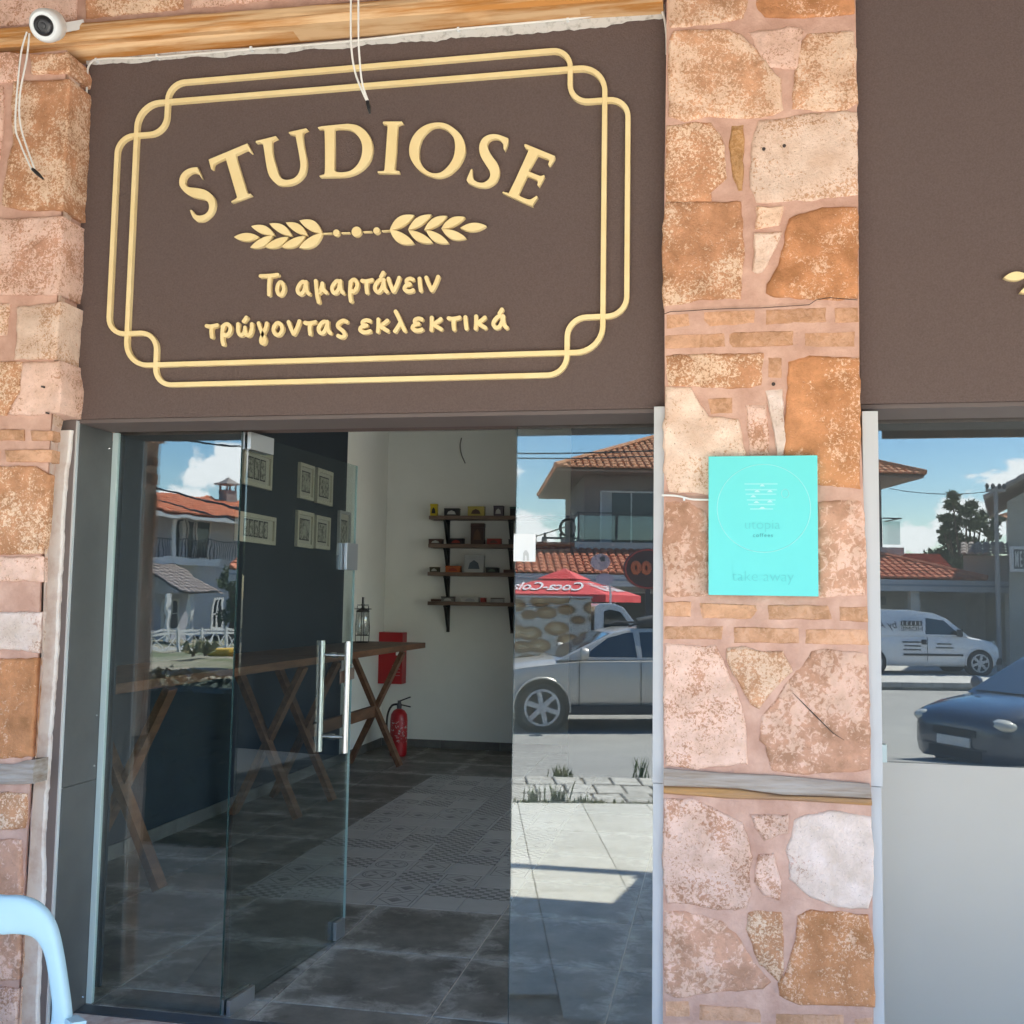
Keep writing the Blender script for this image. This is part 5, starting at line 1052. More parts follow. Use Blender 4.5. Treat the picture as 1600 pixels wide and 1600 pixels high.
# weeds in the joints
WEED = M('weed_green', (.10, .15, .04), .7, c2=(.20, .22, .09), sc_=8)
def blades(mb, u, v, z, n, h, sp):
    for _ in range(n):
        a = random.random()*6.28; x, y, _z = W(u+random.gauss(0, sp), v+random.gauss(0, sp*.3)); hh = h*random.uniform(.4, 1.1); w = .006; t = random.uniform(.1, .5)
        dx, dy = math.cos(a), math.sin(a); mb.add([(x-dy*w, y+dx*w, z), (x+dy*w, y-dx*w, z), (x+dx*hh*t*.5+dy*w, y+dy*hh*t*.5-dx*w, z+hh*.6), (x+dx*hh*t, y+dy*hh*t, z+hh)], [(0, 1, 2), (0, 2, 3)])
mb = MB()
for _ in range(150): blades(mb, random.uniform(-4, 4), 1.425, -.115, 7, .05, .03)
for _ in range(16): blades(mb, random.uniform(-4, 4), random.choice([1.5, 1.86, 2.26, 2.68, 2.7]), -.11, 10, .08, .03)
blades(mb, -.92, 1.5, -.11, 30, .17, .04); blades(mb, -1.1, 1.5, -.11, 30, .14, .04); blades(mb, -.1, 2.68, -.11, 24, .20, .03); blades(mb, -.78, 2.68, -.11, 40, .12, .05); blades(mb, .2, 1.46, -.11, 40, .13, .06)
tag(mb.build('weeds', WEED, fixn=False), 'small green weeds growing along the edge of the white paving', 'weeds', kind='stuff')
fk = tag(MB().box(-5, 200, -60, -18, -1.2, -.33).build('far_pavement', CONC), kind='structure'); fk.rotation_euler.z = TH
KB = M('kerb_stone', (.36, .35, .32), .85, c2=(.28, .27, .25), sc_=4, rand=.1); km = MB().box(-.49, .49, -.07, .07, -.1, .012).mesh('kerb_stone', KB)
for i in range(-4, 26):
    o = bpy.data.objects.new('kerb_stone', km); o.location = (i*1.0, -17.93, -.33); COL.objects.link(o); o.parent = fk
PAINT = M('road_paint', (.55, .55, .52), .7)

# ================================================================== VEHICLES (all of them seen only in the glass)
TYRE = M('tyre_rubber', (.025, .025, .026), .8); RIM = M('alloy_rim', (.50, .50, .50), .35, m=.15); DARKG = M('dark_car_glass', (.015, .02, .022), .05, spec=.8, coat=1.0); ARCH = M('wheel_arch', (.012, .012, .012), .9)
LAMP = M('headlamp_glass', (.55, .53, .45), .12, coat=1); RLAMP = M('tail_lamp', (.3, .01, .01), .2, coat=1); BUMP = M('black_trim', (.03, .03, .032), .6)
def wheel(root, x, y, r, side, spokes=6, rim=RIM):
    w = MB().lathe([(r*.66, -.11), (r*.93, -.115), (r, -.08), (r, .08), (r*.93, .115), (r*.66, .11), (r*.64, .09)], (x, y, r), 'y', 32, caps=False).build('wheel', TYRE, root, smooth=True)
    mb = MB(); yo = y+side*.085; mb.lathe([(r*.76, -side*.03), (r*.76, side*.034), (r*.66, side*.038), (r*.66, -side*.03)], (x, yo, r), 'y', 32, caps=False)
    mb.lathe([(r*.16, -side*.02), (r*.17, side*.03), (r*.08, side*.042)], (x, yo, r), 'y', 16)
    for k in range(spokes):
        a = 2*math.pi*k/spokes+.3
        mb.bar((x+math.cos(a)*r*.12, yo+side*.016, r+math.sin(a)*r*.12), (x+math.cos(a)*r*.70, yo+side*.012, r+math.sin(a)*r*.70), r*.20, .04, up=(0, 1, 0))
    mb.build('rim', rim, w, fixn=False)
    MB().lathe([(r*.62, -.01), (r*.62, .0)], (x, yo-side*.02, r), 'y', 24).build('brake_disc', ARCH, w)
def car(name, label, u, v, z, rz, paint, st, cab, wb, wt, wheels, r, windows, group=None, extra=None, cat='car'):
    t = street_thing(name, label, cat, u, v, z, rz, group)
    # body loft
    vs = []; m_ = 0; rings = []
    for (x, zl, zh, w) in st:
        h = zh-zl; half = [(0, zl), (w*.84, zl), (w*.95, zl+h*.10), (w*.99, zl+h*.30), (w, zl+h*.55), (w*.985, zl+h*.78), (w*.95, zh-.045), (w*.86, zh-.008), (w*.5, zh+.018), (0, zh+.024)]
        ring = half+[(-a, b) for a, b in half[-2:0:-1]]; rings.append([(x, a, b) for a, b in ring]); m_ = len(ring)
    for rg in rings: vs += rg
    n = len(rings); fs = [(i*m_+j, i*m_+(j+1) % m_, (i+1)*m_+(j+1) % m_, (i+1)*m_+j) for i in range(n-1) for j in range(m_)]+[tuple(range(m_)), tuple((n-1)*m_+j for j in range(m_))]
    mb = MB(); mb.add(vs, fs); body = mb.build('body', paint, t, smooth=True)
    zb = min(p[1] for p in cab); zt = max(p[1] for p in cab)
    def hw(zz): return wb+(wt-wb)*(zz-zb)/(zt-zb)
    k = len(cab); mb = MB(); A1 = [(x, hw(z_), z_) for x, z_ in cab]; B1 = [(x, -hw(z_), z_) for x, z_ in cab]
    mb.add(A1+B1, [tuple(range(k)), tuple(range(2*k-1, k-1, -1))]+[(i, (i+1) % k, (i+1) % k+k, i+k) for i in range(k)]); mb.build('cabin', paint, t, bevel=.03, smooth=True)
    for wn_ in windows['side']:
        for sd_ in (1, -1):
            P = [(x, sd_*(hw(z_)+.004), z_) for x, z_ in wn_]; P2_ = [(x, sd_*(hw(z_)-.01), z_) for x, z_ in wn_]; n_ = len(P)
            mb = MB(); mb.add(P+P2_, [tuple(range(n_))]+[(i, (i+1) % n_, (i+1) % n_+n_, i+n_) for i in range(n_)]); mb.build('side_window', DARKG, t)
    for nm, (p, q) in windows['ends'].items():
        d = Vector((q[0]-p[0], 0, q[1]-p[1])); nn = Vector((-d.z, 0, d.x)).normalized()*.006
        if nn.z < 0: nn = -nn
        a, b = Vector((p[0], 0, p[1]))+d*.07, Vector((p[0], 0, p[1]))+d*.93; ha, hb = hw(a.z)*.93, hw(b.z)*.90
        MB().add([(a.x+nn.x, -ha, a.z+nn.z), (a.x+nn.x, ha, a.z+nn.z), (b.x+nn.x, hb, b.z+nn.z), (b.x+nn.x, -hb, b.z+nn.z)], [(0, 1, 2, 3)]).build(nm, windows.get('front', DARKG) if nm == 'windscreen' else DARKG, t)
    W_ = max(s_[3] for s_ in st)
    for x in wheels:
        for sd_ in (1, -1):
            MB().lathe([(r*1.17, -.2), (r*1.17, .006), (r*1.13, .008)], (x, sd_*(W_-.004), r*1.02) if sd_ > 0 else (x, -(W_-.004)+.192, r*1.02), 'y', 28).build('wheel_arch', ARCH, t)
            MB().tube([(x+r*1.19*math.cos(a), sd_*(W_+.002), r*1.02+r*1.19*math.sin(a)) for a in [math.pi*(-.06+1.12*i/20) for i in range(21)]], .022, 6).build('arch_lip', paint, t, smooth=True)
            wheel(t, x, sd_*(W_-.085), r, sd_)
    return t
SILV = M('champagne_paint', (.55, .51, .45), .36, m=.25, coat=.8)
su, sv = -.62, 9.25+.93
suv = car('parked_car', 'champagne silver off-road estate car with roof rails, mirrored in the right glass pane', su+1.30, sv-.05, -.5, math.pi-R(6), SILV,
  [(2.22, .34, .72, .62), (2.17, .28, .84, .78), (2.0, .25, .93, .87), (1.6, .25, 1.00, .91), (1.0, .27, 1.07, .925), (.7, .28, 1.09, .925), (-.5, .28, 1.11, .925), (-1.6, .28, 1.12, .92), (-2.1, .30, 1.10, .88), (-2.25, .34, .95, .82), (-2.3, .40, .8, .74)],
  [(1.12, 1.06), (.80, 1.22), (.18, 1.50), (-.1, 1.555), (-.9, 1.58), (-1.75, 1.54), (-2.0, 1.42), (-2.2, 1.10)], .86, .68, (1.35, -1.33), .365,
  {'side': [[(.72, 1.12), (.30, 1.41), (-.02, 1.495), (-.10, 1.495), (-.14, 1.12)], [(-.22, 1.12), (-.20, 1.50), (-.95, 1.515), (-1.02, 1.13)], [(-1.12, 1.14), (-1.05, 1.51), (-1.62, 1.48), (-1.90, 1.16)]], 'ends': {'windscreen': ((1.10, 1.075), (.18, 1.505)), 'rear_window': ((-2.2, 1.12), (-1.98, 1.44))}, 'front': M('blue_sky_glass', (.03, .06, .11), .03, coat=1)}, group=None)
for sd_ in (1, -1):
    MB().tube([(-.05, sd_*.64, 1.585), (-.15, sd_*.66, 1.625), (-1.6, sd_*.66, 1.635), (-1.75, sd_*.64, 1.57)], .018, 8).build('roof_rail', BUMP, suv, smooth=True)
    MB().lathe([(.02, -.05), (.085, -.03), (.105, .02), (.095, .07), (.04, .09)], (.70, sd_*1.0, 1.17), 'x', 16).build('door_mirror', SILV, suv, smooth=True)
    MB().bar((.72, sd_*.86, 1.12), (.70, sd_*.98, 1.14), .05, .05).build('mirror_arm', BUMP, suv)
    for x in (-.55, -1.38): MB().bar((x+.12, sd_*.945, .96), (x-.10, sd_*.945, .965), .03, .03).build('door_handle', RIM, suv)
    for x in (.78, -.18, -1.12): MB().box(x-.004, x+.004, sd_*.9+(.018 if sd_ > 0 else -.028), sd_*.9+(.028 if sd_ > 0 else -.018), .36, 1.06).build('door_gap', ARCH, suv)
    MB().box(-1.05, .95, min(sd_*.90, sd_*.945), max(sd_*.90, sd_*.945), .26, .40).build('sill_trim', BUMP, suv, bevel=.01)
    MB().lathe([(.02, -.05), (.10, 0), (.06, .05)], (2.05, sd_*.70, .80), 'x', 12).build('headlight', LAMP, suv, smooth=True)
MB().box(2.16, 2.24, -.4, .4, .50, .66).build('grille', BUMP, suv)
MB().tube([(-.2, -.60, 1.62), (-.6, -.60, 1.70), (-1.3, -.60, 1.70), (-1.55, -.60, 1.62)], .10, 10).build('roof_box', BUMP, suv, smooth=True)
# white panel van with lettering
WPT = M('white_paint', (.66, .67, .69), .3, coat=.7)
vu = 8.97
van = car('delivery_van', 'white panel van lettered by Alexi and HOME, mirrored in the right window', vu+1.38, 21.8, -.33, 0, WPT,
  [(2.12, .30, .62, .60), (2.08, .24, .78, .76), (1.9, .22, .90, .84), (1.5, .22, .98, .88), (1.0, .22, 1.05, .89), (-.4, .22, 1.05, .89), (-2.0, .22, 1.05, .88), (-2.2, .25, 1.03, .86)],
  [(1.25, 1.02), (.65, 1.50), (.35, 1.62), (-.3, 1.70), (-1.2, 1.71), (-2.12, 1.66), (-2.2, 1.0)], .87, .74, (1.50, -1.38), .32,
  {'side': [[(1.0, 1.06), (.58, 1.44), (.10, 1.50), (.06, 1.07)]], 'ends': {'windscreen': ((1.25, 1.04), (.60, 1.52)), 'rear_window': ((-2.2, 1.1), (-2.13, 1.6))}}, cat='van')
PRT = M('black_print', (.03, .03, .035), .5)
def side_text(root, body, x, y, z, size, mat, **kw):          # on the side that faces the shop (+y); reads from outside
    o = text_mesh(body, size, mat, 'lettering', .002, **kw); o.rotation_euler.z = math.pi; o.location = (x, y, z); return link(o, root)
yv = .905
side_text(van, 'by Alexi', -1.15, yv, 1.30, .27, PRT, shear=.3); side_text(van, 'HOME', -.32, yv, 1.20, .17, PRT, xs=1.25)
mb = MB()
for k in range(5): mb.box(-.60+k*.115, -.60+k*.115+.10, yv-.05, yv, 1.29, 1.42)
mb.build('logo_blocks', PRT, van)
mb = MB()
for k in range(5): mb.box(-.585+k*.115, -.585+k*.115+.03, yv, yv+.004, 1.31, 1.40)
mb.build('logo_strokes', WPT, van)
for j, w in enumerate((.52, .40, .46)):
    mb = MB(); x = -.33-w/2
    while x < -.33+w/2: mb.box(x, x+.03, yv-.02, yv-.002, .84-j*.10, .875-j*.10); x += .04
    mb.build('small_print', PRT, van)
for j, w in enumerate((.40, .46)):
    mb = MB(); x = .55-w/2
    while x < .55+w/2: mb.box(x, x+.03, yv-.02, yv-.002, .80-j*.10, .835-j*.10); x += .04
    mb.build('small_print', PRT, van)
MB().box(-.55, 1.05, .875, .915, .50, .555).build('rub_strip', BUMP, van, bevel=.008); MB().box(-.06, .06, .88, .925, .80, .93).build('door_handle', BUMP, van)
MB().box(2.0, 2.17, -.78, .78, .28, .46).build('bumper', BUMP, van, bevel=.03); MB().lathe([(.02, -.06), (.11, 0), (.05, .06)], (1.98, .66, .82), 'x', 12).build('headlight', LAMP, van, smooth=True)
MB().bar((.98, .86, 1.10), (.90, 1.06, 1.12), .14, .18).build('door_mirror', BUMP, van)
for sd_ in (.896,): MB().box(.085, .093, sd_, sd_+.012, .35, 1.0).build('door_gap', ARCH, van); 
# bread lorry: box body with printed loaves, white cab
def bread():
    mt = bpy.data.materials.new('bread_print'); mt.use_nodes = True; t = mt.node_tree; b = t.nodes['Principled BSDF']; lk = t.links.new; b.inputs['Roughness'].default_value = .4
    tc = N(t, 'ShaderNodeTexCoord'); mp = N(t, 'ShaderNodeMapping'); mp.inputs['Scale'].default_value = (2.3, 1, 4.0); mp.inputs['Rotation'].default_value = (0, .35, 0); lk(tc.outputs['Object'], mp.inputs[0])
    vo = N(t, 'ShaderNodeTexVoronoi', Scale=1.0, Randomness=.45); lk(mp.outputs[0], vo.inputs['Vector'])
    cr = N(t, 'ShaderNodeValToRGB'); e = cr.color_ramp.elements; e[0].position = 0; e[0].color = (.62, .50, .33, 1); e[1].position = .62; e[1].color = (.52, .50, .45, 1)
    for p, c_ in ((.22, (.52, .36, .19, 1)), (.42, (.30, .17, .07, 1)), (.49, (.20, .12, .06, 1)), (.53, (.40, .34, .27, 1))): x = e.new(p); x.color = c_
    lk(vo.outputs['Distance'], cr.inputs[0]); nn = N(t, 'ShaderNodeTexNoise', Scale=30, Detail=5); lk(tc.outputs['Object'], nn.inputs['Vector'])
    mx = N(t, 'ShaderNodeMixRGB', blend_type='OVERLAY'); mx.inputs[0].default_value = .5; lk(cr.outputs[0], mx.inputs[1]); lk(nn.outputs[0], mx.inputs[2]); lk(mx.outputs[0], b.inputs['Base Color']); return mt
bt = street_thing('bakery_lorry', 'white lorry with loaves of bread printed on its box body, mirrored behind the silver car', 'lorry', .6, 13, -.5)
MB().box(-4.2, 0, -2.0, 0, .75, 2.02).build('box_body', bread(), bt, center=True, bevel=.02)
MB().box(-4.22, .02, -2.02, .02, 2.022, 2.06).build('roof_trim', M('grey_trim', (.5, .5, .5), .4), bt); MB().box(-4.2, 1.2, -1.8, -.2, .45, .745).build('chassis', BUMP, bt)
mb = MB(); k = [(.06, .55), (.06, 1.88), (.16, 1.93), (.42, 1.93), (.62, 1.86), (.98, 1.38), (1.55, 1.22), (1.68, 1.0), (1.68, .5)]; n_ = len(k)
mb.add([(x, -.02, z) for x, z in k]+[(x, -1.9, z) for x, z in k], [tuple(range(n_)), tuple(range(2*n_-1, n_-1, -1))]+[(i, (i+1) % n_, (i+1) % n_+n_, i+n_) for i in range(n_)]); mb.build('cab', WPT, bt, bevel=.03)
MB().add([(x, .001, z) for x, z in ((.24, 1.18), (.24, 1.78), (.34, 1.82), (.55, 1.78), (.86, 1.36), (.86, 1.20))], [(0, 1, 2, 3, 4, 5)]).build('side_window', DARKG, bt)
MB().add([(.64, -.12, 1.84), (.64, -1.8, 1.84), (.985, -1.8, 1.40), (.985, -.12, 1.40)], [(0, 1, 2, 3)]).build('windscreen', DARKG, bt)
MB().bar((.90, .02, 1.28), (.96, .22, 1.30), .10, .20).build('door_mirror', BUMP, bt)
for x in (-3.2, .95):
    for y in (-.14, -1.85): wheel(bt, x, y, .36, 1 if y > -1 else -1)
# dark blue hatchback, front towards us
BLUEP = M('dark_blue_paint', (.022, .036, .062), .3, m=.3, coat=.9)
hb = car('parked_car', 'dark blue hatchback facing the shop, mirrored just above the frosted film', 6.05, 6.35, -.56, math.pi-R(19), BLUEP,
  [(1.98, .26, .60, .52), (1.94, .20, .70, .68), (1.82, .18, .78, .78), (1.5, .18, .86, .83), (1.0, .20, .93, .84), (0, .20, .95, .84), (-1.2, .20, .97, .83), (-1.75, .24, .95, .78), (-1.9, .30, .80, .70)],
  [(1.05, .92), (.25, 1.38), (-.1, 1.44), (-.9, 1.43), (-1.5, 1.34), (-1.85, .95)], .78, .60, (1.22, -1.25), .30,
  {'side': [[(.72, .98), (.20, 1.31), (-.18, 1.36), (-.22, .99)], [(-.30, .99), (-.28, 1.37), (-.95, 1.35), (-1.2, 1.0)]], 'ends': {'windscreen': ((1.05, .935), (.25, 1.385)), 'rear_window': ((-1.85, .97), (-1.52, 1.33))}})
for sd_ in (1, -1):
    hl = MB(); hl.lathe([(.02, .0), (.6, .16), (.9, .5), (1, 1), (.9, 1.4), (.4, 1.7), (.05, 1.75)], n=20)
    ho = hl.build('headlight', LAMP, hb, smooth=True); ho.matrix_local = Matrix.Translation((1.95, sd_*.575, .665)) @ Matrix.Rotation(sd_*R(-12), 4, 'Z') @ Matrix.Rotation(R(-90), 4, 'Y') @ Matrix.Diagonal((.085, .185, .13, 1))
    MB().lathe([(.02, -.05), (.075, -.02), (.085, .04), (.03, .07)], (.70, sd_*.92, 1.04), 'x', 12).build('door_mirror', BLUEP, hb, smooth=True)
    MB().box(1.72, 1.86, min(sd_*.45, sd_*.70), max(sd_*.45, sd_*.70), .22, .34).build('fog_light_recess', ARCH, hb)
MB().box(1.93, 2.0, -.34, .34, .50, .585).build('grille', ARCH, hb, bevel=.01); MB().box(1.93, 1.995, -.42, .42, .24, .35).build('lower_grille', ARCH, hb, bevel=.01)
MB().box(1.985, 2.012, -.26, .26, .38, .485).build('number_plate', M('plate_white', (.62, .62, .60), .4), hb); MB().box(1.96, 2.0, -.5, .5, .36, .375).build('bumper_strip', BUMP, hb)

# ================================================================== BUILDINGS ACROSS THE STREET
RT = M('terracotta_tile', (.46, .20, .095), .85, c2=(.56, .30, .17), sc_=3.5, spec=.15); RTD = M('red_terracotta', (.40, .13, .07), .85, c2=(.50, .20, .12), sc_=3, spec=.15)
GRT = M('grey_weathered_tile', (.24, .20, .18), .9, c2=(.34, .29, .26), sc_=5)
def roof_slope(mb, a, b, up, dist, limit, pitch_w=.24, row=.36):
    """barrel tiles: columns along a->b (eave), climbing along 'up'; limit(s) = climb length at distance s"""
    a, b, up = Vector(a), Vector(b), Vector(up).normalized(); e = (b-a); Lg = e.length; e.normalize(); nn = e.cross(up); 
    if nn.z < 0: nn = -nn
    n = int(Lg/pitch_w)
    for i in range(n):
        s_ = (i+.5)*pitch_w; tm = min(dist, limit(s_)); 
        if tm < .1: continue
        k = max(1, int(tm/row+.5)); base = a+e*(i*pitch_w)
        for j in range(k):
            t0, t1 = j*row-.03, min((j+1)*row, tm+.1); vs = []
            for t, lift in ((t0, .035), (t1, .0)):
                for q in range(5):
                    ph = math.pi*q/4; vs.append(base+e*(pitch_w/2-math.cos(ph)*pitch_w*.42)+up*t+nn*(math.sin(ph)*.075+lift))
                vs.append(base+e*pitch_w*1.08+up*t+nn*(lift*.5))
            mb.add(vs, [(q, q+1, q+7, q+6) for q in range(5)]+[(0, 1, 2, 3, 4)])
def hip_roof(root, x0, x1, y0, y1, z, rise, mat, eave=.12, soff=None, cols=.24):
    """hip roof over a rectangle in local x,y"""
    d = (y1-y0)/2; rise_v = Vector((0, -d, rise)); sl = rise_v.length; k = sl/d
    fr_, bk = y1, y0
    mb = MB()
    roof_slope(mb, (x0, fr_, z), (x1, fr_, z), (0, -d, rise), sl, lambda s_: min(s_, (x1-x0)-s_)*k, cols)
    roof_slope(mb, (x0, bk, z), (x0, fr_, z), (d, 0, rise), sl, lambda s_: min(s_, (y1-y0)-s_)*k, cols)
    roof_slope(mb, (x1, fr_, z), (x1, bk, z), (-d, 0, rise), sl, lambda s_: min(s_, (y1-y0)-s_)*k, cols)
    o = mb.build('roof_tiles', mat, root, fixn=False); o['kind'] = 'stuff'
    mb = MB(); A_ = [(x0, bk, z-.03), (x1, bk, z-.03), (x1, fr_, z-.03), (x0, fr_, z-.03), (x0+d, (y0+y1)/2, z+rise-.03), (x1-d, (y0+y1)/2, z+rise-.03)]
    mb.add(A_, [(0, 3, 2, 1), (0, 4, 5, 1)[::-1], (3, 2, 5, 4), (0, 3, 4)[::-1], (1, 5, 2)]); mb.build('roof', soff or mat, root)
    mb = MB()
    for p, q in (((x0, fr_, z), A_[4]), ((x1, fr_, z), A_[5]), ((x0, bk, z), A_[4]), ((x1, bk, z), A_[5]), (A_[4], A_[5])):
        p, q = Vector(p)+Vector((0, 0, .09)), Vector(q)+Vector((0, 0, .12)); mb.tube([p, q], .10, 7)
    mb.build('ridge_tiles', mat, root, smooth=True); return mb
SHAD = M('grey_plaster', (.20, .17, .155), .9, c2=(.24, .21, .19), sc_=1.5); OFFW = M('off_white_render', (.55, .53, .48), .9, c2=(.48, .46, .42), sc_=1.2); SOFF = M('brown_soffit', (.24, .19, .15), .85)
WFR = M('white_window_frame', (.62, .62, .60), .5); DARKIN = M('dark_room_glass', (.03, .032, .035), .08, spec=.7); CURT = M('curtain_cloth', (.42, .42, .40), .9)
RAILG = glass_mat('balcony_glass', .12, tint=(.75, .82, .82)); IRON = M('dark_iron', (.045, .045, .05), .6)
def window(root, x0, x1, z0, z1, y, fw=.07, cols=1, rows=1, door=False, glass=DARKIN, curtain=0):
    w = MB(); 
    w.box(x0, x1, y, y+.07, z0, z0+fw); w.box(x0, x1, y, y+.07, z1-fw, z1); w.box(x0, x0+fw, y, y+.07, z0+fw, z1-fw); w.box(x1-fw, x1, y, y+.07, z0+fw, z1-fw)
    for c_ in range(1, cols): x = x0+(x1-x0)*c_/cols; w.box(x-fw*.4, x+fw*.4, y+.005, y+.065, z0+fw, z1-fw)
    for r_ in range(1, rows): z = z0+(z1-z0)*r_/rows; w.box(x0+fw, x1-fw, y+.008, y+.06, z-fw*.3, z+fw*.3)
    o = w.build('balcony_door' if door else 'window', WFR, root); MB().box(x0+fw*.5, x1-fw*.5, y+.012, y+.025, z0+fw*.5, z1-fw*.5).build('pane', glass, o)
    if curtain: MB().box(x0+fw, x0+fw+curtain, y+.027, y+.030, z0+fw, z1-fw).build('curtain', CURT, o)
    return o
# two-storey house with hipped tile roof and glass balcony
B2 = street_thing('house', 'two-storey house with hipped tiled roof and glass balcony, mirrored either side of the pillar', 'house', 0, 30, -.33)
MB().box(2.2, 12.8, -8, 0, 0, 6.25).build('wall', SHAD, B2)
MB().box(1.12, 13.9, -9.1, 1.05, 6.255, 6.33).build('soffit', SOFF, B2)
hip_roof(B2, 1.08, 13.95, -9.15, 1.10, 6.36, 2.1, RT, soff=SOFF)
MB().box(1.75, 13.0, .01, 1.45, 3.55, 3.80).build('balcony_slab', OFFW, B2, bevel=.01)
window(B2, 2.75, 4.95, 3.82, 5.70, .005, .06, 2, 1, True, curtain=.35); window(B2, 5.2, 7.2, 3.82, 5.70, .005, .06, 2, 1, True); window(B2, 8.5, 10.2, 3.82, 5.70, .005, .06, 2, 1, True); window(B2, 11.0, 12.2, 4.6, 5.7, .005, .06, 1, 1)
rl = MB(); x = 1.85
while x < 12.9:
    MB().box(x+.05, min(x+1.25, 12.9), 1.36, 1.375, 3.90, 4.70).build('balcony_pane', RAILG, B2, center=True); rl.box(x-.02, x+.02, 1.34, 1.40, 3.80, 4.80); x += 1.3
rl.box(1.80, 12.95, 1.34, 1.40, 4.78, 4.82); rl.box(1.80, 1.84, .02, 1.40, 4.78, 4.82); rl.box(12.9, 12.94, .02, 1.40, 4.78, 4.82); rl.build('handrail', IRON, B2)
MB().box(1.86, 1.875, .1, 1.3, 3.9, 4.7).build('balcony_pane', RAILG, B2, center=True)
# low arcade building in front of it
B1 = street_thing('shop_row', 'low row of shops with terracotta roof and grey fascia, behind parasol and van', 'building', 0, 26, -.33)
MB().box(-9, 15.6, -3.6, -2.2, -.7, 2.35).build('wall', OFFW, B1)
MB().box(-9.2, 15.65, -2.1, .0, 2.33, 2.40).build('ceiling', SOFF, B1); MB().box(-9.2, 15.65, .002, .12, 2.28, 2.64).build('fascia', M('grey_fascia', (.40, .41, .43), .5), B1); MB().box(-9.2, 15.66, .10, .135, 2.44, 2.50).build('fascia_groove', M('blue_grey_band', (.20, .22, .27), .5), B1)
mb = MB(); roof_slope(mb, (-9.2, .05, 2.66), (14.6, .05, 2.66), (0, -3, 1.0), 3.0, lambda s_: min(99, (23.8-s_)*1.06)); o = mb.build('roof_tiles', RTD, B1, fixn=False); o['kind'] = 'stuff'
mb = MB(); mb.add([(-9.2, 0, 2.645), (14.6, 0, 2.645), (11.7, -2.85, 3.6), (-9.2, -2.85, 3.6), (-9.2, -2.85, 2.645), (11.7, -2.85, 2.645), (14.6, -2.85, 2.645)], [(0, 1, 2, 3), (3, 2, 5, 4), (1, 6, 2), (2, 6, 5), (0, 3, 4)]); mb.build('roof', RTD, B1)
MB().tube([(14.6, .0, 2.74), (11.7, -2.85, 3.70), (-9.2, -2.85, 3.70)], .10, 7).build('ridge_tiles', RTD, B1, smooth=True)
for x in (-6.2, -2.4, 1.6, 5.4, 9.2, 12.15, 15.3): MB().box(x, x+.28, -.30, -.02, 0, 2.325).build('column', OFFW, B1)
for x0, x1, mat in ((-8.6, -6.5, DARKIN), (-5.8, -2.7, DARKIN), (-1.8, 1.3, DARKIN), (2.0, 5.2, M('dark_shopfront', (.05, .04, .035), .3)), (5.8, 9.0, MATS['dark_shopfront']), (9.6, 11.6, MATS['dark_shopfront'])):
    window(B1, x0, x1, .1, 2.15, -2.195, .06, 3, 1, glass=mat)
mb = MB(); [mb.box(12.8, 14.9, -2.19, -2.15-.01*(k % 2), .05+k*.10, .145+k*.10) for k in range(20)]; mb.build('roller_shutter', M('pale_shutter', (.50, .51, .50), .5), B1)
MB().box(11.75, 12.1, -2.19, -1.9, 1.85, 2.12).build('wall_unit', M('unit_grey', (.30, .31, .30), .5), B1)
# buildings behind, right-hand side
B3 = street_thing('house', 'cream house with sloping tiled roof, cut by the right edge of the picture', 'house', 0, 24, -.33)
e0 = seen(1574, 800, 24); o3 = np.array(W(e0[0], 24, 0)); r3 = o3-np.array([0, 2*YG, 0]); RZ3 = math.atan2(-r3[1], -r3[0])-math.pi/2
B3.location = (o3[0], o3[1], -.33); B3.rotation_euler.z = RZ3
def on3(px, py, y=0):
    ey = np.array([-math.sin(RZ3), math.cos(RZ3), 0]); ex3 = np.array([math.cos(RZ3), math.sin(RZ3), 0]); d = ray(px, py); d = np.array([d[0], -d[1], d[2]]); c_ = np.array([0, 2*YG, EYE]); p = c_+d*(((o3+ey*y-c_)@ey)/(d@ey)); return float((p-o3)@ex3), float(p[2]+.33)
g0, g1 = on3(1540, 781, .7), on3(1600, 748, .7); sl = (g1[1]-g0[1])/(g1[0]-g0[0]); X1 = 6.5; zz = g0[1]
MB().box(0, 9, -6, 0, 0, zz).build('wall', M('olive_grey_render', (.30, .29, .25), .9, c2=(.34, .33, .29), sc_=1.5), B3)
mb = MB(); mb.add([(0, .002, zz), (6, .002, zz), (6, .002, zz+sl*6), (0, -6, zz), (6, -6, zz), (6, -6, zz+sl*6)], [(0, 1, 2), (3, 5, 4), (0, 2, 5, 3)]); mb.build('gable', MATS['olive_grey_render'], B3)
mb = MB(); mb.add([(g0[0], .7, zz), (X1, .7, zz+sl*(X1-g0[0])), (X1, -6.5, zz+sl*(X1-g0[0])), (g0[0], -6.5, zz)]+[(g0[0], .7, zz+.09), (X1, .7, zz+.09+sl*(X1-g0[0])), (X1, -6.5, zz+.09+sl*(X1-g0[0])), (g0[0], -6.5, zz+.09)], [(3, 2, 1, 0), (4, 5, 6, 7), (0, 1, 5, 4), (1, 2, 6, 5), (2, 3, 7, 6), (3, 0, 4, 7)]); mb.build('roof', SOFF, B3)
mb = MB(); roof_slope(mb, (g0[0], -6.5, zz+.10), (g0[0], .7, zz+.10), (1, 0, sl), 6.5, lambda s_: 99); o = mb.build('roof_tiles', GRT, B3, fixn=False); o['kind'] = 'stuff'
s0, s1 = seen(1583, 858, 23.6), seen(1660, 890, 23.6)
sb = street_thing('shop_signboard', 'dark signboard with white capital letters on the cream house, mirrored at the right edge', 'sign', s0[0], 23.6, s1[1])
MB().box(0, s1[0]-s0[0], -.1, 0, 0, s0[1]-s1[1]).build('board', M('dark_board', (.05, .05, .05), .5), sb)
hz = s0[1]-s1[1]
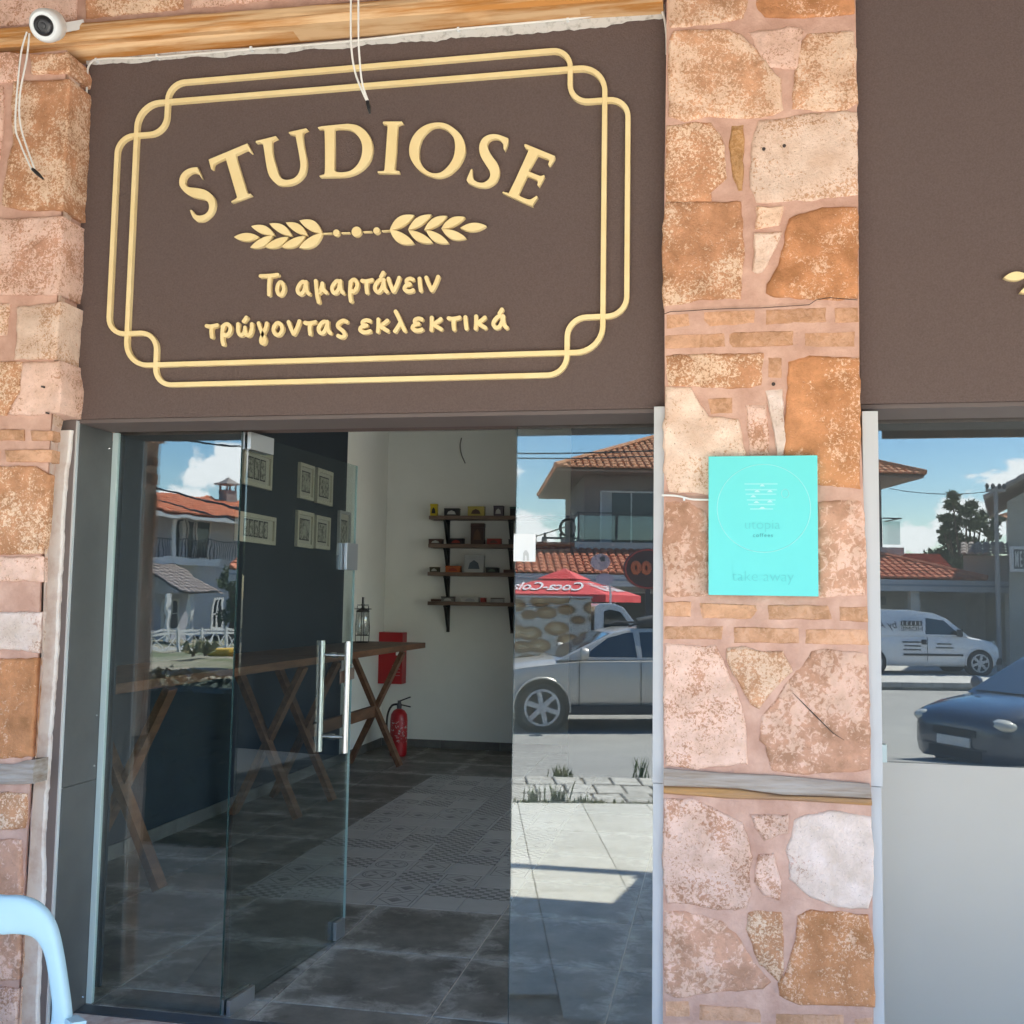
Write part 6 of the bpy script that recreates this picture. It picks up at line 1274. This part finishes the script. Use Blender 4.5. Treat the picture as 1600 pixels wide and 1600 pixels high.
mb = MB(); mb.box(-.05, s1[0]-s0[0]+.05, -.12, .03, hz, hz+.08); mb.box(-.05, s1[0]-s0[0]+.05, -.12, .03, -.08, 0); mb.box(-.05, 0, -.12, .03, 0, hz); mb.build('frame', WFR, sb)
for i, chh in enumerate('MEBE'):
    o = text_mesh(chh, hz*1.15, WFR, 'letter', .01, bold=.008, xs=.22); o.location = (.10+i*.125, .012, hz*.45); link(o, sb)
# lower walls and tiled lean-to between
a0, a1 = seen(1508, 862, 27), seen(1562, 845, 27)
c0_ = seen(1505, 868, 28.5); o4 = np.array(W(c0_[0], 28.5, 0)); r4 = o4-np.array([0, 2*YG, 0])
B4 = thing('outbuilding', 'small beige outbuilding with a tiled roof edge beneath the pine tree', 'building', (o4[0], o4[1], -.33), math.atan2(-r4[1], -r4[0])-math.pi/2)
MB().box(0, 4.2, -3, 0, 0, c0_[1]+.33).build('wall', M('beige_render', (.36, .34, .29), .9), B4)
mb = MB(); roof_slope(mb, (-.1, .25, c0_[1]+.34), (4.2, .25, c0_[1]+.34), (0, -1.5, .5), 1.6, lambda s_: 99); o = mb.build('roof_tiles', GRT, B4, fixn=False); o['kind'] = 'stuff'
c0_ = seen(1402, 862, 36); c1_ = seen(1468, 868, 36)
B5 = street_thing('shed', 'low shed with a red corrugated roof between the two-storey house and the pine', 'shed', 0, 36, -.33)
MB().box(c0_[0], c1_[0]+1, -4, 0, 0, c0_[1]-.6).build('wall', M('dark_red_wall', (.16, .07, .05), .9), B5)
mb = MB(); n_ = 26
for i in range(n_):
    x0 = c0_[0]+.9+(c1_[0]-c0_[0])*i/n_; w = (c1_[0]-c0_[0])/n_; mb.add([(x0, .1, c0_[1]-.75), (x0+w/2, .1, c0_[1]-.68), (x0+w, .1, c0_[1]-.75), (x0, -2, c0_[1]+.33), (x0+w/2, -2, c0_[1]+.40), (x0+w, -2, c0_[1]+.33)], [(0, 1, 4, 3), (1, 2, 5, 4)])
mb.build('roof', RTD, B5, fixn=False)
# more of the town, plain and far, so that the horizon is closed
for i, (u, v, w, h, lab) in enumerate([(-30, 62, 9, 4.5, 'far cream house beyond the left one'), (26, 40, 9, 6.5, 'far tall beige block on the right'), (-2.5, 48, 6, 3.4, 'far low house behind the utility poles'), (8, 60, 8, 5, 'far house behind the pine tree')]):
    b_ = street_thing('far_house', lab, 'house', u, v, -.5, group=None)
    MB().box(0, w, -7, 0, 0, h).build('wall', OFFW if i % 2 else SHAD, b_); hip_roof(b_, -.5, w+.5, -7.5, .5, h+.05, 1.6, RT, soff=SOFF, cols=.4)
    for k in range(2): window(b_, 1+k*(w/2), 2.1+k*(w/2), 1.0, 2.3, .005, .07, 2)
# ---- house seen in the left pane
h0 = Vector(W(-18.5, 47, 0)); HA = TH-math.atan2(.78, .62)
B6 = thing('house', 'house with orange-red roof, chimney and railed balcony, mirrored in the left glass pane', 'house', (h0.x, h0.y, -.8), HA)
ex_ = np.array([math.cos(HA), math.sin(HA), 0]); ey_ = np.array([-math.sin(HA), math.cos(HA), 0]); hp0 = np.array([h0.x, h0.y, 0])
def on6(px, py, y=0):
    d = ray(px, py); d = np.array([d[0], -d[1], d[2]]); c_ = np.array([0, 2*YG, EYE]); pn = hp0+ey_*y
    p = c_+d*(((pn-c_)@ey_)/(d@ey_)); return float((p-hp0)@ex_), float(p[2]+.8)
xl6, xr6 = on6(215, 800)[0], on6(372, 800)[0]+7
ze = on6(300, 803, .9)[1]; zr = on6(300, 775, -3.6)[1]
mb = MB(); roof_slope(mb, (xl6, .9, ze), (xr6, .9, ze), (0, -4.5, zr-ze), 4.7, lambda s_: 99, .3, .45); o = mb.build('roof_tiles', M('orange_red_tile', (.55, .17, .07), .85, c2=(.62, .24, .12), sc_=2), B6, fixn=False); o['kind'] = 'stuff'
mb = MB(); mb.add([(xl6, .88, ze-.05), (xr6, .88, ze-.05), (xr6, -3.6, zr-.05), (xl6, -3.6, zr-.05), (xl6, -8, ze-.05), (xr6, -8, ze-.05)], [(0, 1, 2, 3), (3, 2, 5, 4), (0, 3, 4), (1, 5, 2), (0, 4, 5, 1)]); mb.build('roof', MATS['orange_red_tile'], B6)
MB().box(xl6, xr6, -7.8, -1.6, 0, ze-.06).build('wall', M('blue_grey_wall', (.46, .47, .50), .9), B6)
MB().box(xl6, xr6, .80, .90, ze-.28, ze-.08).build('gutter', M('gutter_grey', (.45, .46, .46), .5), B6)
zs_ = on6(300, 873)[1]
MB().box(xl6, on6(340, 880)[0], -1.6, .1, zs_-.35, zs_).build('balcony_slab', WFR, B6); MB().box(on6(272, 830)[0]-.12, on6(272, 830)[0]+.12, -.1, .12, zs_, ze-.3).build('post', WFR, B6)
for px in (284, 305): xx = on6(px, 830, -1.6)[0]; window(B6, xx-.6, xx+.9, zs_+.02, zs_+2.2, -1.595, .10, 2, 1, True)
xx = on6(312, 830)[0]; MB().box(xx-.1, xx+.1, -1.55, -1.4, zs_, ze-.3).build('drainpipe', WFR, B6)
mb = MB(); xa_, xb_ = xl6, on6(365, 860)[0]+1; mb.box(xa_, xb_, .0, .05, zs_+1.0, zs_+1.05); x = xa_
while x < xb_: mb.box(x, x+.03, .01, .04, zs_, zs_+1.0); x += .16
mb.build('railing', IRON, B6)
cx_, cz_ = on6(355, 790, -3); mb = MB(); ct_ = on6(355, 768, -3)[1]; mb.box(cx_-.45, cx_+.45, -3.4, -2.6, cz_-1, ct_); mb.box(cx_-.6, cx_+.6, -3.55, -2.45, ct_+.35, ct_+.42)
for a_, b_ in ((-.42, -3.35), (.32, -3.35), (-.42, -2.7), (.32, -2.7)): mb.box(cx_+a_, cx_+a_+.1, b_, b_+.08, ct_, ct_+.35)
mb.add([(cx_-.6, -3.55, ct_+.42), (cx_+.6, -3.55, ct_+.42), (cx_+.6, -2.45, ct_+.42), (cx_-.6, -2.45, ct_+.42), (cx_, -3, ct_+.8)], [(0, 1, 4), (1, 2, 4), (2, 3, 4), (3, 0, 4)]); mb.build('chimney', SHAD, B6)
za, zb6 = on6(300, 890, 1.0)[1], on6(300, 925, 3.8)[1]
mb = MB(); roof_slope(mb, (xl6, 3.8, zb6), (on6(352, 925, 3.8)[0], 3.8, zb6), (0, -3.8, za-zb6+.2), 4.0, lambda s_: 99, .3, .45); o = mb.build('porch_roof', GRT, B6, fixn=False); o['kind'] = 'stuff'
mb = MB(); xq = on6(352, 925, 3.8)[0]; mb.add([(xl6, 3.75, zb6-.04), (xq, 3.75, zb6-.04), (xq, 0, za), (xl6, 0, za), (xl6, 0, zb6-.04), (xq, 0, zb6-.04)], [(0, 1, 2, 3), (0, 4, 5, 1), (1, 5, 2)]); mb.build('porch_ceiling', GRT, B6)
MB().box(xl6, xq-.2, 1.2, 1.5, 0, zb6-.05).build('porch_wall', M('lilac_grey_wall', (.42, .42, .47), .9), B6)
for a_, b_ in ((252, 280), (330, 348)):
    w0, w1 = on6(a_, 950, 1.5)[0], on6(b_, 950, 1.5)[0]; window(B6, w0, w1, .5, zb6-.3, 1.505, .12, 2, 2)
for px in (262, 296): xx = on6(px, 950, 3.5)[0]; MB().box(xx-.09, xx+.09, 3.4, 3.58, 0, zb6-.05).build('post', WFR, B6)
# white lattice fence in front of it
fn = thing('lattice_fence', 'white timber lattice fence in front of the red-roofed house, mirrored in the left pane', 'fence', (h0.x, h0.y, -.8), HA)
x0, x1 = on6(236, 1000, 8)[0], on6(372, 1000, 8)[0]+2; zt6, zb7 = on6(300, 986, 8)[1], on6(300, 1012, 8)[1]
for z_ in (zt6, zt6-.14, zb7): MB().box(x0, x1, 8, 8.06, z_-.05, z_+.04).build('rail', WFR, fn, center=True)
x = x0; hgt = zt6-.2-zb7
while x < x1:
    MB().box(x-.05, x+.05, 7.97, 8.09, zb7-.5, zt6+.1).build('post', WFR, fn, center=True)
    for s_ in (0, 1):
        for q in (0, .5): MB().bar((x+q*1.3+.08, 8.02+.03*s_, zb7 if s_ else zt6-.2), (x+q*1.3+.62, 8.02+.03*s_, zt6-.2 if s_ else zb7), .05, .025).build('lattice_bar', WFR, fn, center=True)
    x += 1.3
# yellow skip next to the fence
y0_ = on6(337, 1015, 12)[0]; zt7, zb8 = on6(350, 1012, 12)[1], on6(350, 1036, 12)[1]
yb_ = thing('yellow_skip', 'yellow metal skip standing in front of the white lattice fence', 'skip', (h0.x, h0.y, -.8), HA)
YEL = M('yellow_paint', (.55, .34, .03), .5)
MB().add([(y0_, 12.9, zb8), (y0_+3, 12.9, zb8), (y0_+3.2, 13.1, zt7), (y0_-.2, 13.1, zt7), (y0_, 11.6, zb8), (y0_+3, 11.6, zb8), (y0_+3.2, 11.4, zt7), (y0_-.2, 11.4, zt7)], [(0, 1, 2, 3), (5, 4, 7, 6), (4, 0, 3, 7), (1, 5, 6, 2), (0, 4, 5, 1), (3, 2, 6, 7)]).build('body', YEL, yb_)
MB().box(y0_-.25, y0_+3.25, 13.1, 13.18, zt7-.12, zt7+.02).build('rim', YEL, yb_)

# ================================================================== PARASOL, ROUND SIGNS, POLES, WIRES, TREES
RP = M('red_canvas', (.62, .05, .05), .7, c2=(.66, .07, .07), sc_=2); WPR = M('white_print', (.72, .70, .68), .6)
pk = seen(882, 888, 19); rim = seen(965, 934, 19)[1]
um = street_thing('parasol', 'red Coca-Cola parasol with a vented top, mirrored in front of the low shop row', 'parasol', pk[0], 19, 0, rz=R(24))
hw_ = 1.52; zt8 = pk[1]; zm = rim+.06
def pyr(mb, r0, z0, r1, z1):
    c_ = [(-1, 1), (1, 1), (1, -1), (-1, -1)]
    mb.add([(a*r0, b*r0, z0) for a, b in c_]+[(a*r1, b*r1, z1) for a, b in c_], [(i, (i+1) % 4, (i+1) % 4+4, i+4) for i in range(4)])
mb = MB(); pyr(mb, hw_, zm, .38, zt8-.26); mb.build('canopy', RP, um, fixn=False); mb = MB(); pyr(mb, hw_+.004, zm-.17, hw_, zm); mb.build('valance', RP, um, fixn=False)
mb = MB(); pyr(mb, .52, zt8-.27, .01, zt8); mb.build('vent_top', RP, um, fixn=False); MB().tube([(0, 0, -.33), (0, 0, zt8)], .025, 8).build('pole', WFR, um); MB().box(-.35, .35, -.35, .35, -.33, -.25).build('base', CONC, um)
sa = math.atan2((zt8-.26)-zm, hw_-.38)
for face in (0, 1):
    o = text_mesh('Coca-Cola', .46, WPR, 'lettering', .004, shear=.35, bold=.006, xs=1.05)
    q = Matrix.Rotation(R(90)*(-face), 4, 'Z') @ Matrix.Translation((0, hw_-.46+.012, zm+.46*math.tan(sa)+.02)) @ Matrix.Rotation(math.pi, 4, 'Z') @ Matrix.Rotation(-(math.pi/2-sa), 4, 'X') @ Matrix.Diagonal((.85, 1, 1.9, 1))
    o.matrix_local = q; link(o, um); o.matrix_local = q
# oval dark sign with OO, and pink ice-cream style sign
o0 = seen(1012, 889, 16); orx = seen(1050, 889, 16)[0]-o0[0]; orz = o0[1]-seen(1012, 921, 16)[1]
os_ = street_thing('oval_sign', 'dark oval sign with red rim and orange letters, beside the pale metal strip', 'sign', o0[0], 16, o0[1])
MB().lathe([(1, -.06), (1, .06)], n=40).build('board', M('maroon_board', (.055, .02, .02), .5), os_).matrix_local = Matrix.Rotation(R(90), 4, 'X') @ Matrix.Diagonal((orx, orz, 1, 1))
MB().tube([(orx*.93*math.cos(t*math.pi/24), .065, orz*.93*math.sin(t*math.pi/24)) for t in range(48)], .018, 5, closed=True).build('rim', M('red_rim', (.45, .05, .04), .5), os_)
ORG = M('orange_letters', (.55, .13, .05), .5)
for i in (0, 1):
    MB().tube([(-orx*.50+i*orx*.42+orx*.13*math.cos(t*math.pi/12), .075, orz*.05+orz*.24*math.sin(t*math.pi/12)) for t in range(24)], .05, 6, closed=True).build('letter', ORG, os_)
MB().box(-.05, .05, -.05, .05, -o0[1]-.5, -orz).build('post', IRON, os_)
p0 = seen(938, 878, 14); ps = street_thing('cup_sign', 'pale pink cup-shaped advertising sign on a thin post beside the parasol', 'sign', p0[0], 14, p0[1])
PK = M('pale_pink', (.48, .34, .36), .6); rr2 = seen(953, 878, 14)[0]-p0[0]; z2 = seen(945, 905, 14)[1]-p0[1]
MB().lathe([(1, -.05), (1, .05)], n=28).build('disc', PK, ps).matrix_local = Matrix.Rotation(R(90), 4, 'X') @ Matrix.Diagonal((rr2, rr2*.85, 1, 1))
MB().lathe([(1, -.05), (1, .05)], n=28).build('disc', M('lilac', (.42, .33, .40), .6), ps).matrix_local = Matrix.Translation((rr2*.45, .02, z2)) @ Matrix.Rotation(R(90), 4, 'X') @ Matrix.Diagonal((rr2*.9, rr2*.6, 1, 1))
MB().prism([(rr2*(.2+.4*random.uniform(.5, 1)*math.cos(t)), rr2*(.3+.35*random.uniform(.5, 1)*math.sin(t))) for t in [k*.52 for k in range(12)]], .052, .06).build('flower', IRON, ps)
MB().tube([(rr2*.9, 0, z2), (rr2*1.1, 0, z2-.3), (rr2*1.1, 0, -p0[1]-.5)], .022, 8).build('post', M('pale_post', (.5, .5, .52), .4), ps)
POLE = M('concrete_pole', (.26, .25, .24), .9); 
def pole(label, px, top, v, r, arms=(), coil=False, grp='utility poles across the street'):
    b = seen(px, 950, v); t_ = seen(px, top, v)[1]; o = street_thing('utility_pole', label, 'utility pole', b[0], v, -.5, group=grp)
    MB().tube([(0, 0, 0), (0, 0, t_+.5)], [r*1.2, r], 10).build('shaft', POLE, o, smooth=True)
    for (py, w) in arms:
        z = seen(px, py, v)[1]+.5; MB().box(-w, w, -.04, .04, z-.04, z+.04).build('crossarm', POLE, o)
        for x in (-w*.9, -w*.3, w*.4, w*.9): MB().lathe([(.03, 0), (.06, .05), (.05, .12), (.02, .16)], (x, 0, z+.04), n=8).build('insulator', IRON, o)
    if coil: z = seen(px, 825, v)[1]+.5; MB().tube([(.0+.33*math.cos(t*math.pi/12), .12, z+.33*math.sin(t*math.pi/12)) for t in range(24)], .05, 6, closed=True).build('cable_coil', IRON, o)
    return o
pole('near utility pole with a coil of cable and a crossarm, left of the two-storey house', 887, 815, 33, .14, ((841, 1.0),), True)
pole('middle utility pole with a crossarm behind the white notice', 879, 840, 46, .14, ((870, 1.5),))
pole('short utility pole right of the white notice', 849, 842, 44, .14)
pole('utility pole standing against the cream house by the pine', 1560, 760, 23, .06, ((766, .28),))
def span(label, a, va, b, vb, sag, r=.012):
    p, q = seen(*a, va), seen(*b, vb); P, Q = Vector(W(p[0], va, p[1])), Vector(W(q[0], vb, q[1]))
    t = thing('overhead_wire', label, 'wire', tuple(P)); pts = [P.lerp(Q, i/16)-Vector((0, 0, sag*4*(i/16)*(1-i/16))) for i in range(17)]; MB().tube(pts, r, 5).build('wire', BLACK, t)
span('upper of the two overhead wires crossing the top of the right glass pane', (640, 705), 12, (1250, 688), 12, .12, .014); span('lower of the two overhead wires crossing the top of the right glass pane', (640, 709), 12, (1250, 694), 12, .16, .012)
span('overhead wire sagging from the two-storey house to the cream house', (1390, 763), 28, (1562, 766), 23, .15)
span('thick overhead wire passing above the red roof in the left pane', (160, 735), 25, (420, 803), 25, .1, .035); span('thinner overhead wire crossing the red roof in the left pane', (160, 755), 25, (420, 826), 25, .05, .025); span('overhead wire at the top of the left pane reflection', (160, 672), 25, (420, 700), 25, .05, .03)
span('short wire from the near utility pole going up left', (887, 822), 33, (838, 838), 44, .0, .03)
LEAF = M('pine_green', (.055, .085, .035), .8, c2=(.10, .12, .05), sc_=.8, lo=.35, hi=.65); BARK = M('bark', (.12, .085, .06), .95)
def tree(name, label, cat, u, v, z, blobs, trunk, lsz=.22, dens=70, mat=LEAF, group=None):
    t = street_thing(name, label, cat, u, v, z, group=group); mb = MB()
    for (x, y, zz, rx, rz_) in blobs:
        k = int(dens*(rx*rx*rz_)**.67*3)+30
        for _ in range(k):
            d = Vector((random.gauss(0, 1), random.gauss(0, 1), random.gauss(0, 1))).normalized()*random.uniform(.45, 1.08); c_ = Vector((x+d.x*rx, y+d.y*rx, zz+d.z*rz_))
            for _2 in range(3):
                a = Vector((random.gauss(0, 1), random.gauss(0, 1), random.gauss(0, 1))).normalized()*lsz; b = Vector((random.gauss(0, 1), random.gauss(0, 1), random.gauss(0, 1))).normalized()*lsz*.6; mb.add([c_, c_+a, c_+b], [(0, 1, 2)])
    mb.build('crown', mat, t, fixn=False); mb = MB()
    h = trunk; mb.tube([(0, 0, 0), (.05, 0, h*.5), (0, 0, h)], [.22, .17, .10], 8)
    for (x, y, zz, rx, rz_) in blobs: mb.tube([(0, 0, h*.7), (x*.6, y*.6, (zz+h*.7)/2), (x, y, zz)], [.09, .06, .02], 5)
    mb.build('trunk', BARK, t, smooth=True); return t
vt = 44; b0_ = seen(1508, 900, vt)
bl = []
for px, py, rx, rz_ in ((1474, 778, 9, 7), (1486, 790, 12, 8), (1500, 800, 14, 8), (1516, 790, 8, 6), (1470, 811, 10, 6), (1465, 829, 7, 5), (1492, 818, 16, 11), (1512, 820, 16, 12), (1500, 842, 22, 12), (1530, 806, 10, 7), (1545, 815, 9, 7), (1535, 832, 12, 9), (1550, 838, 8, 7), (1480, 836, 12, 8), (1515, 850, 20, 10), (1478, 866, 10, 10), (1490, 880, 14, 12)):
    a_ = seen(px, py, vt); r0 = seen(px+rx, py, vt)[0]-a_[0]; bl.append((a_[0]-b0_[0], random.uniform(-1, 1), a_[1]+.5, r0, r0*rz_/rx))
tree('pine_tree', 'broad dark pine tree standing behind the van and the outbuilding', 'tree', b0_[0], vt, -.5, bl, 4.0, lsz=.24, dens=150)
a_ = seen(895, 882, 40)
for (u, v, z, s_, lab) in [(a_[0], 40, -.5, 1, 'dark round tree crown behind the low shop row roof'), (-24, 58, -.5, 1.2, 'green tree behind the parasol to the left'), (-6, 70, -.5, 1.4, 'far green tree between the poles'), (20, 62, -.5, 1.5, 'far tree right of the pine'), (-36, 70, -.5, 1.8, 'far tree at the left'), (34, 70, -.5, 1.8, 'far tree at the right')]:
    tree('tree', lab, 'tree', u, v, z, [(random.uniform(-1.3, 1.3)*s_, random.uniform(-1, 1), 2.7*s_+random.uniform(-.5, .5), 1.1*s_, .6*s_) for _ in range(6)], 2.0*s_, lsz=.26*s_, dens=45)
xg = on6(366, 930, 5)[0]; wpt = hp0+ex_*xg+ey_*5
t = tree('bush', 'tall green bush at the corner of the red-roofed house', 'bush', 0, 0, -.5, [(random.uniform(-.3, .5), random.uniform(-.4, .4), .8+k*.42, .6, .45) for k in range(7)], 2.5, lsz=.22, dens=60); t.location = (wpt[0], wpt[1], -.8)
for k, px in enumerate((300, 322)):
    xg = on6(px, 1030, 14)[0]; wpt = hp0+ex_*xg+ey_*14; t = thing('palm_shrub', ('dry spiky palm shrub before the white fence, left one', 'dry spiky palm shrub before the white fence, right one')[k], 'shrub', (wpt[0], wpt[1], -.8)); WL.pop(t.name)
    mb = MB()
    for _ in range(46):
        a = random.random()*6.28; h = random.uniform(.3, .7); dx, dy = math.cos(a), math.sin(a); l = random.uniform(.25, .6); mb.add([(dx*.05-dy*.04, dy*.05+dx*.04, .1), (dx*.05+dy*.04, dy*.05-dx*.04, .1), (dx*l*.6, dy*l*.6, h), (dx*l, dy*l, h*.75)], [(0, 1, 2), (0, 2, 3)])
    mb.build('fronds', M('dry_frond', (.30, .26, .14), .8, c2=(.14, .16, .07), sc_=4), t, fixn=False); MB().tube([(0, 0, 0), (0, 0, .25)], .08, 7).build('stem', BARK, t)

# dark hedge added to keep bright sunlit paving out of the left pane
HG = M('dark_hedge_green', (.018, .032, .022), .8, c2=(.035, .05, .025), sc_=6)
hg = thing('hedge', 'added dark clipped hedge hiding the sunlit paving, mirrored low in the left pane', 'hedge', (-7.55, .90, -.1)); WL.pop(hg.name)
mb = MB()
for _ in range(9000):
    f = random.random()
    if f < .45: p = Vector((random.uniform(-4.6, 4.9), .52+random.uniform(-.05, .05), random.uniform(.1, 1.02)))
    elif f < .9: p = Vector((random.uniform(-4.6, 4.9), random.uniform(-.5, .52), 1.02+random.uniform(-.05, .05)))
    else: p = Vector((4.9+random.uniform(-.05, .05), random.uniform(-.5, .52), random.uniform(.1, 1.02)))
    a = Vector((random.gauss(0, 1), random.gauss(0, 1), random.gauss(0, 1))).normalized()*.06; b = Vector((random.gauss(0, 1), random.gauss(0, 1), random.gauss(0, 1))).normalized()*.035; mb.add([p, p+a, p+b], [(0, 1, 2)])
mb.build('foliage', HG, hg, fixn=False); MB().box(-4.6, 4.88, -.48, .50, .14, 1.0).build('inner_foliage', HG, hg); MB().box(-4.7, 4.95, -.55, .57, .002, .14).build('planter', CONC, hg)
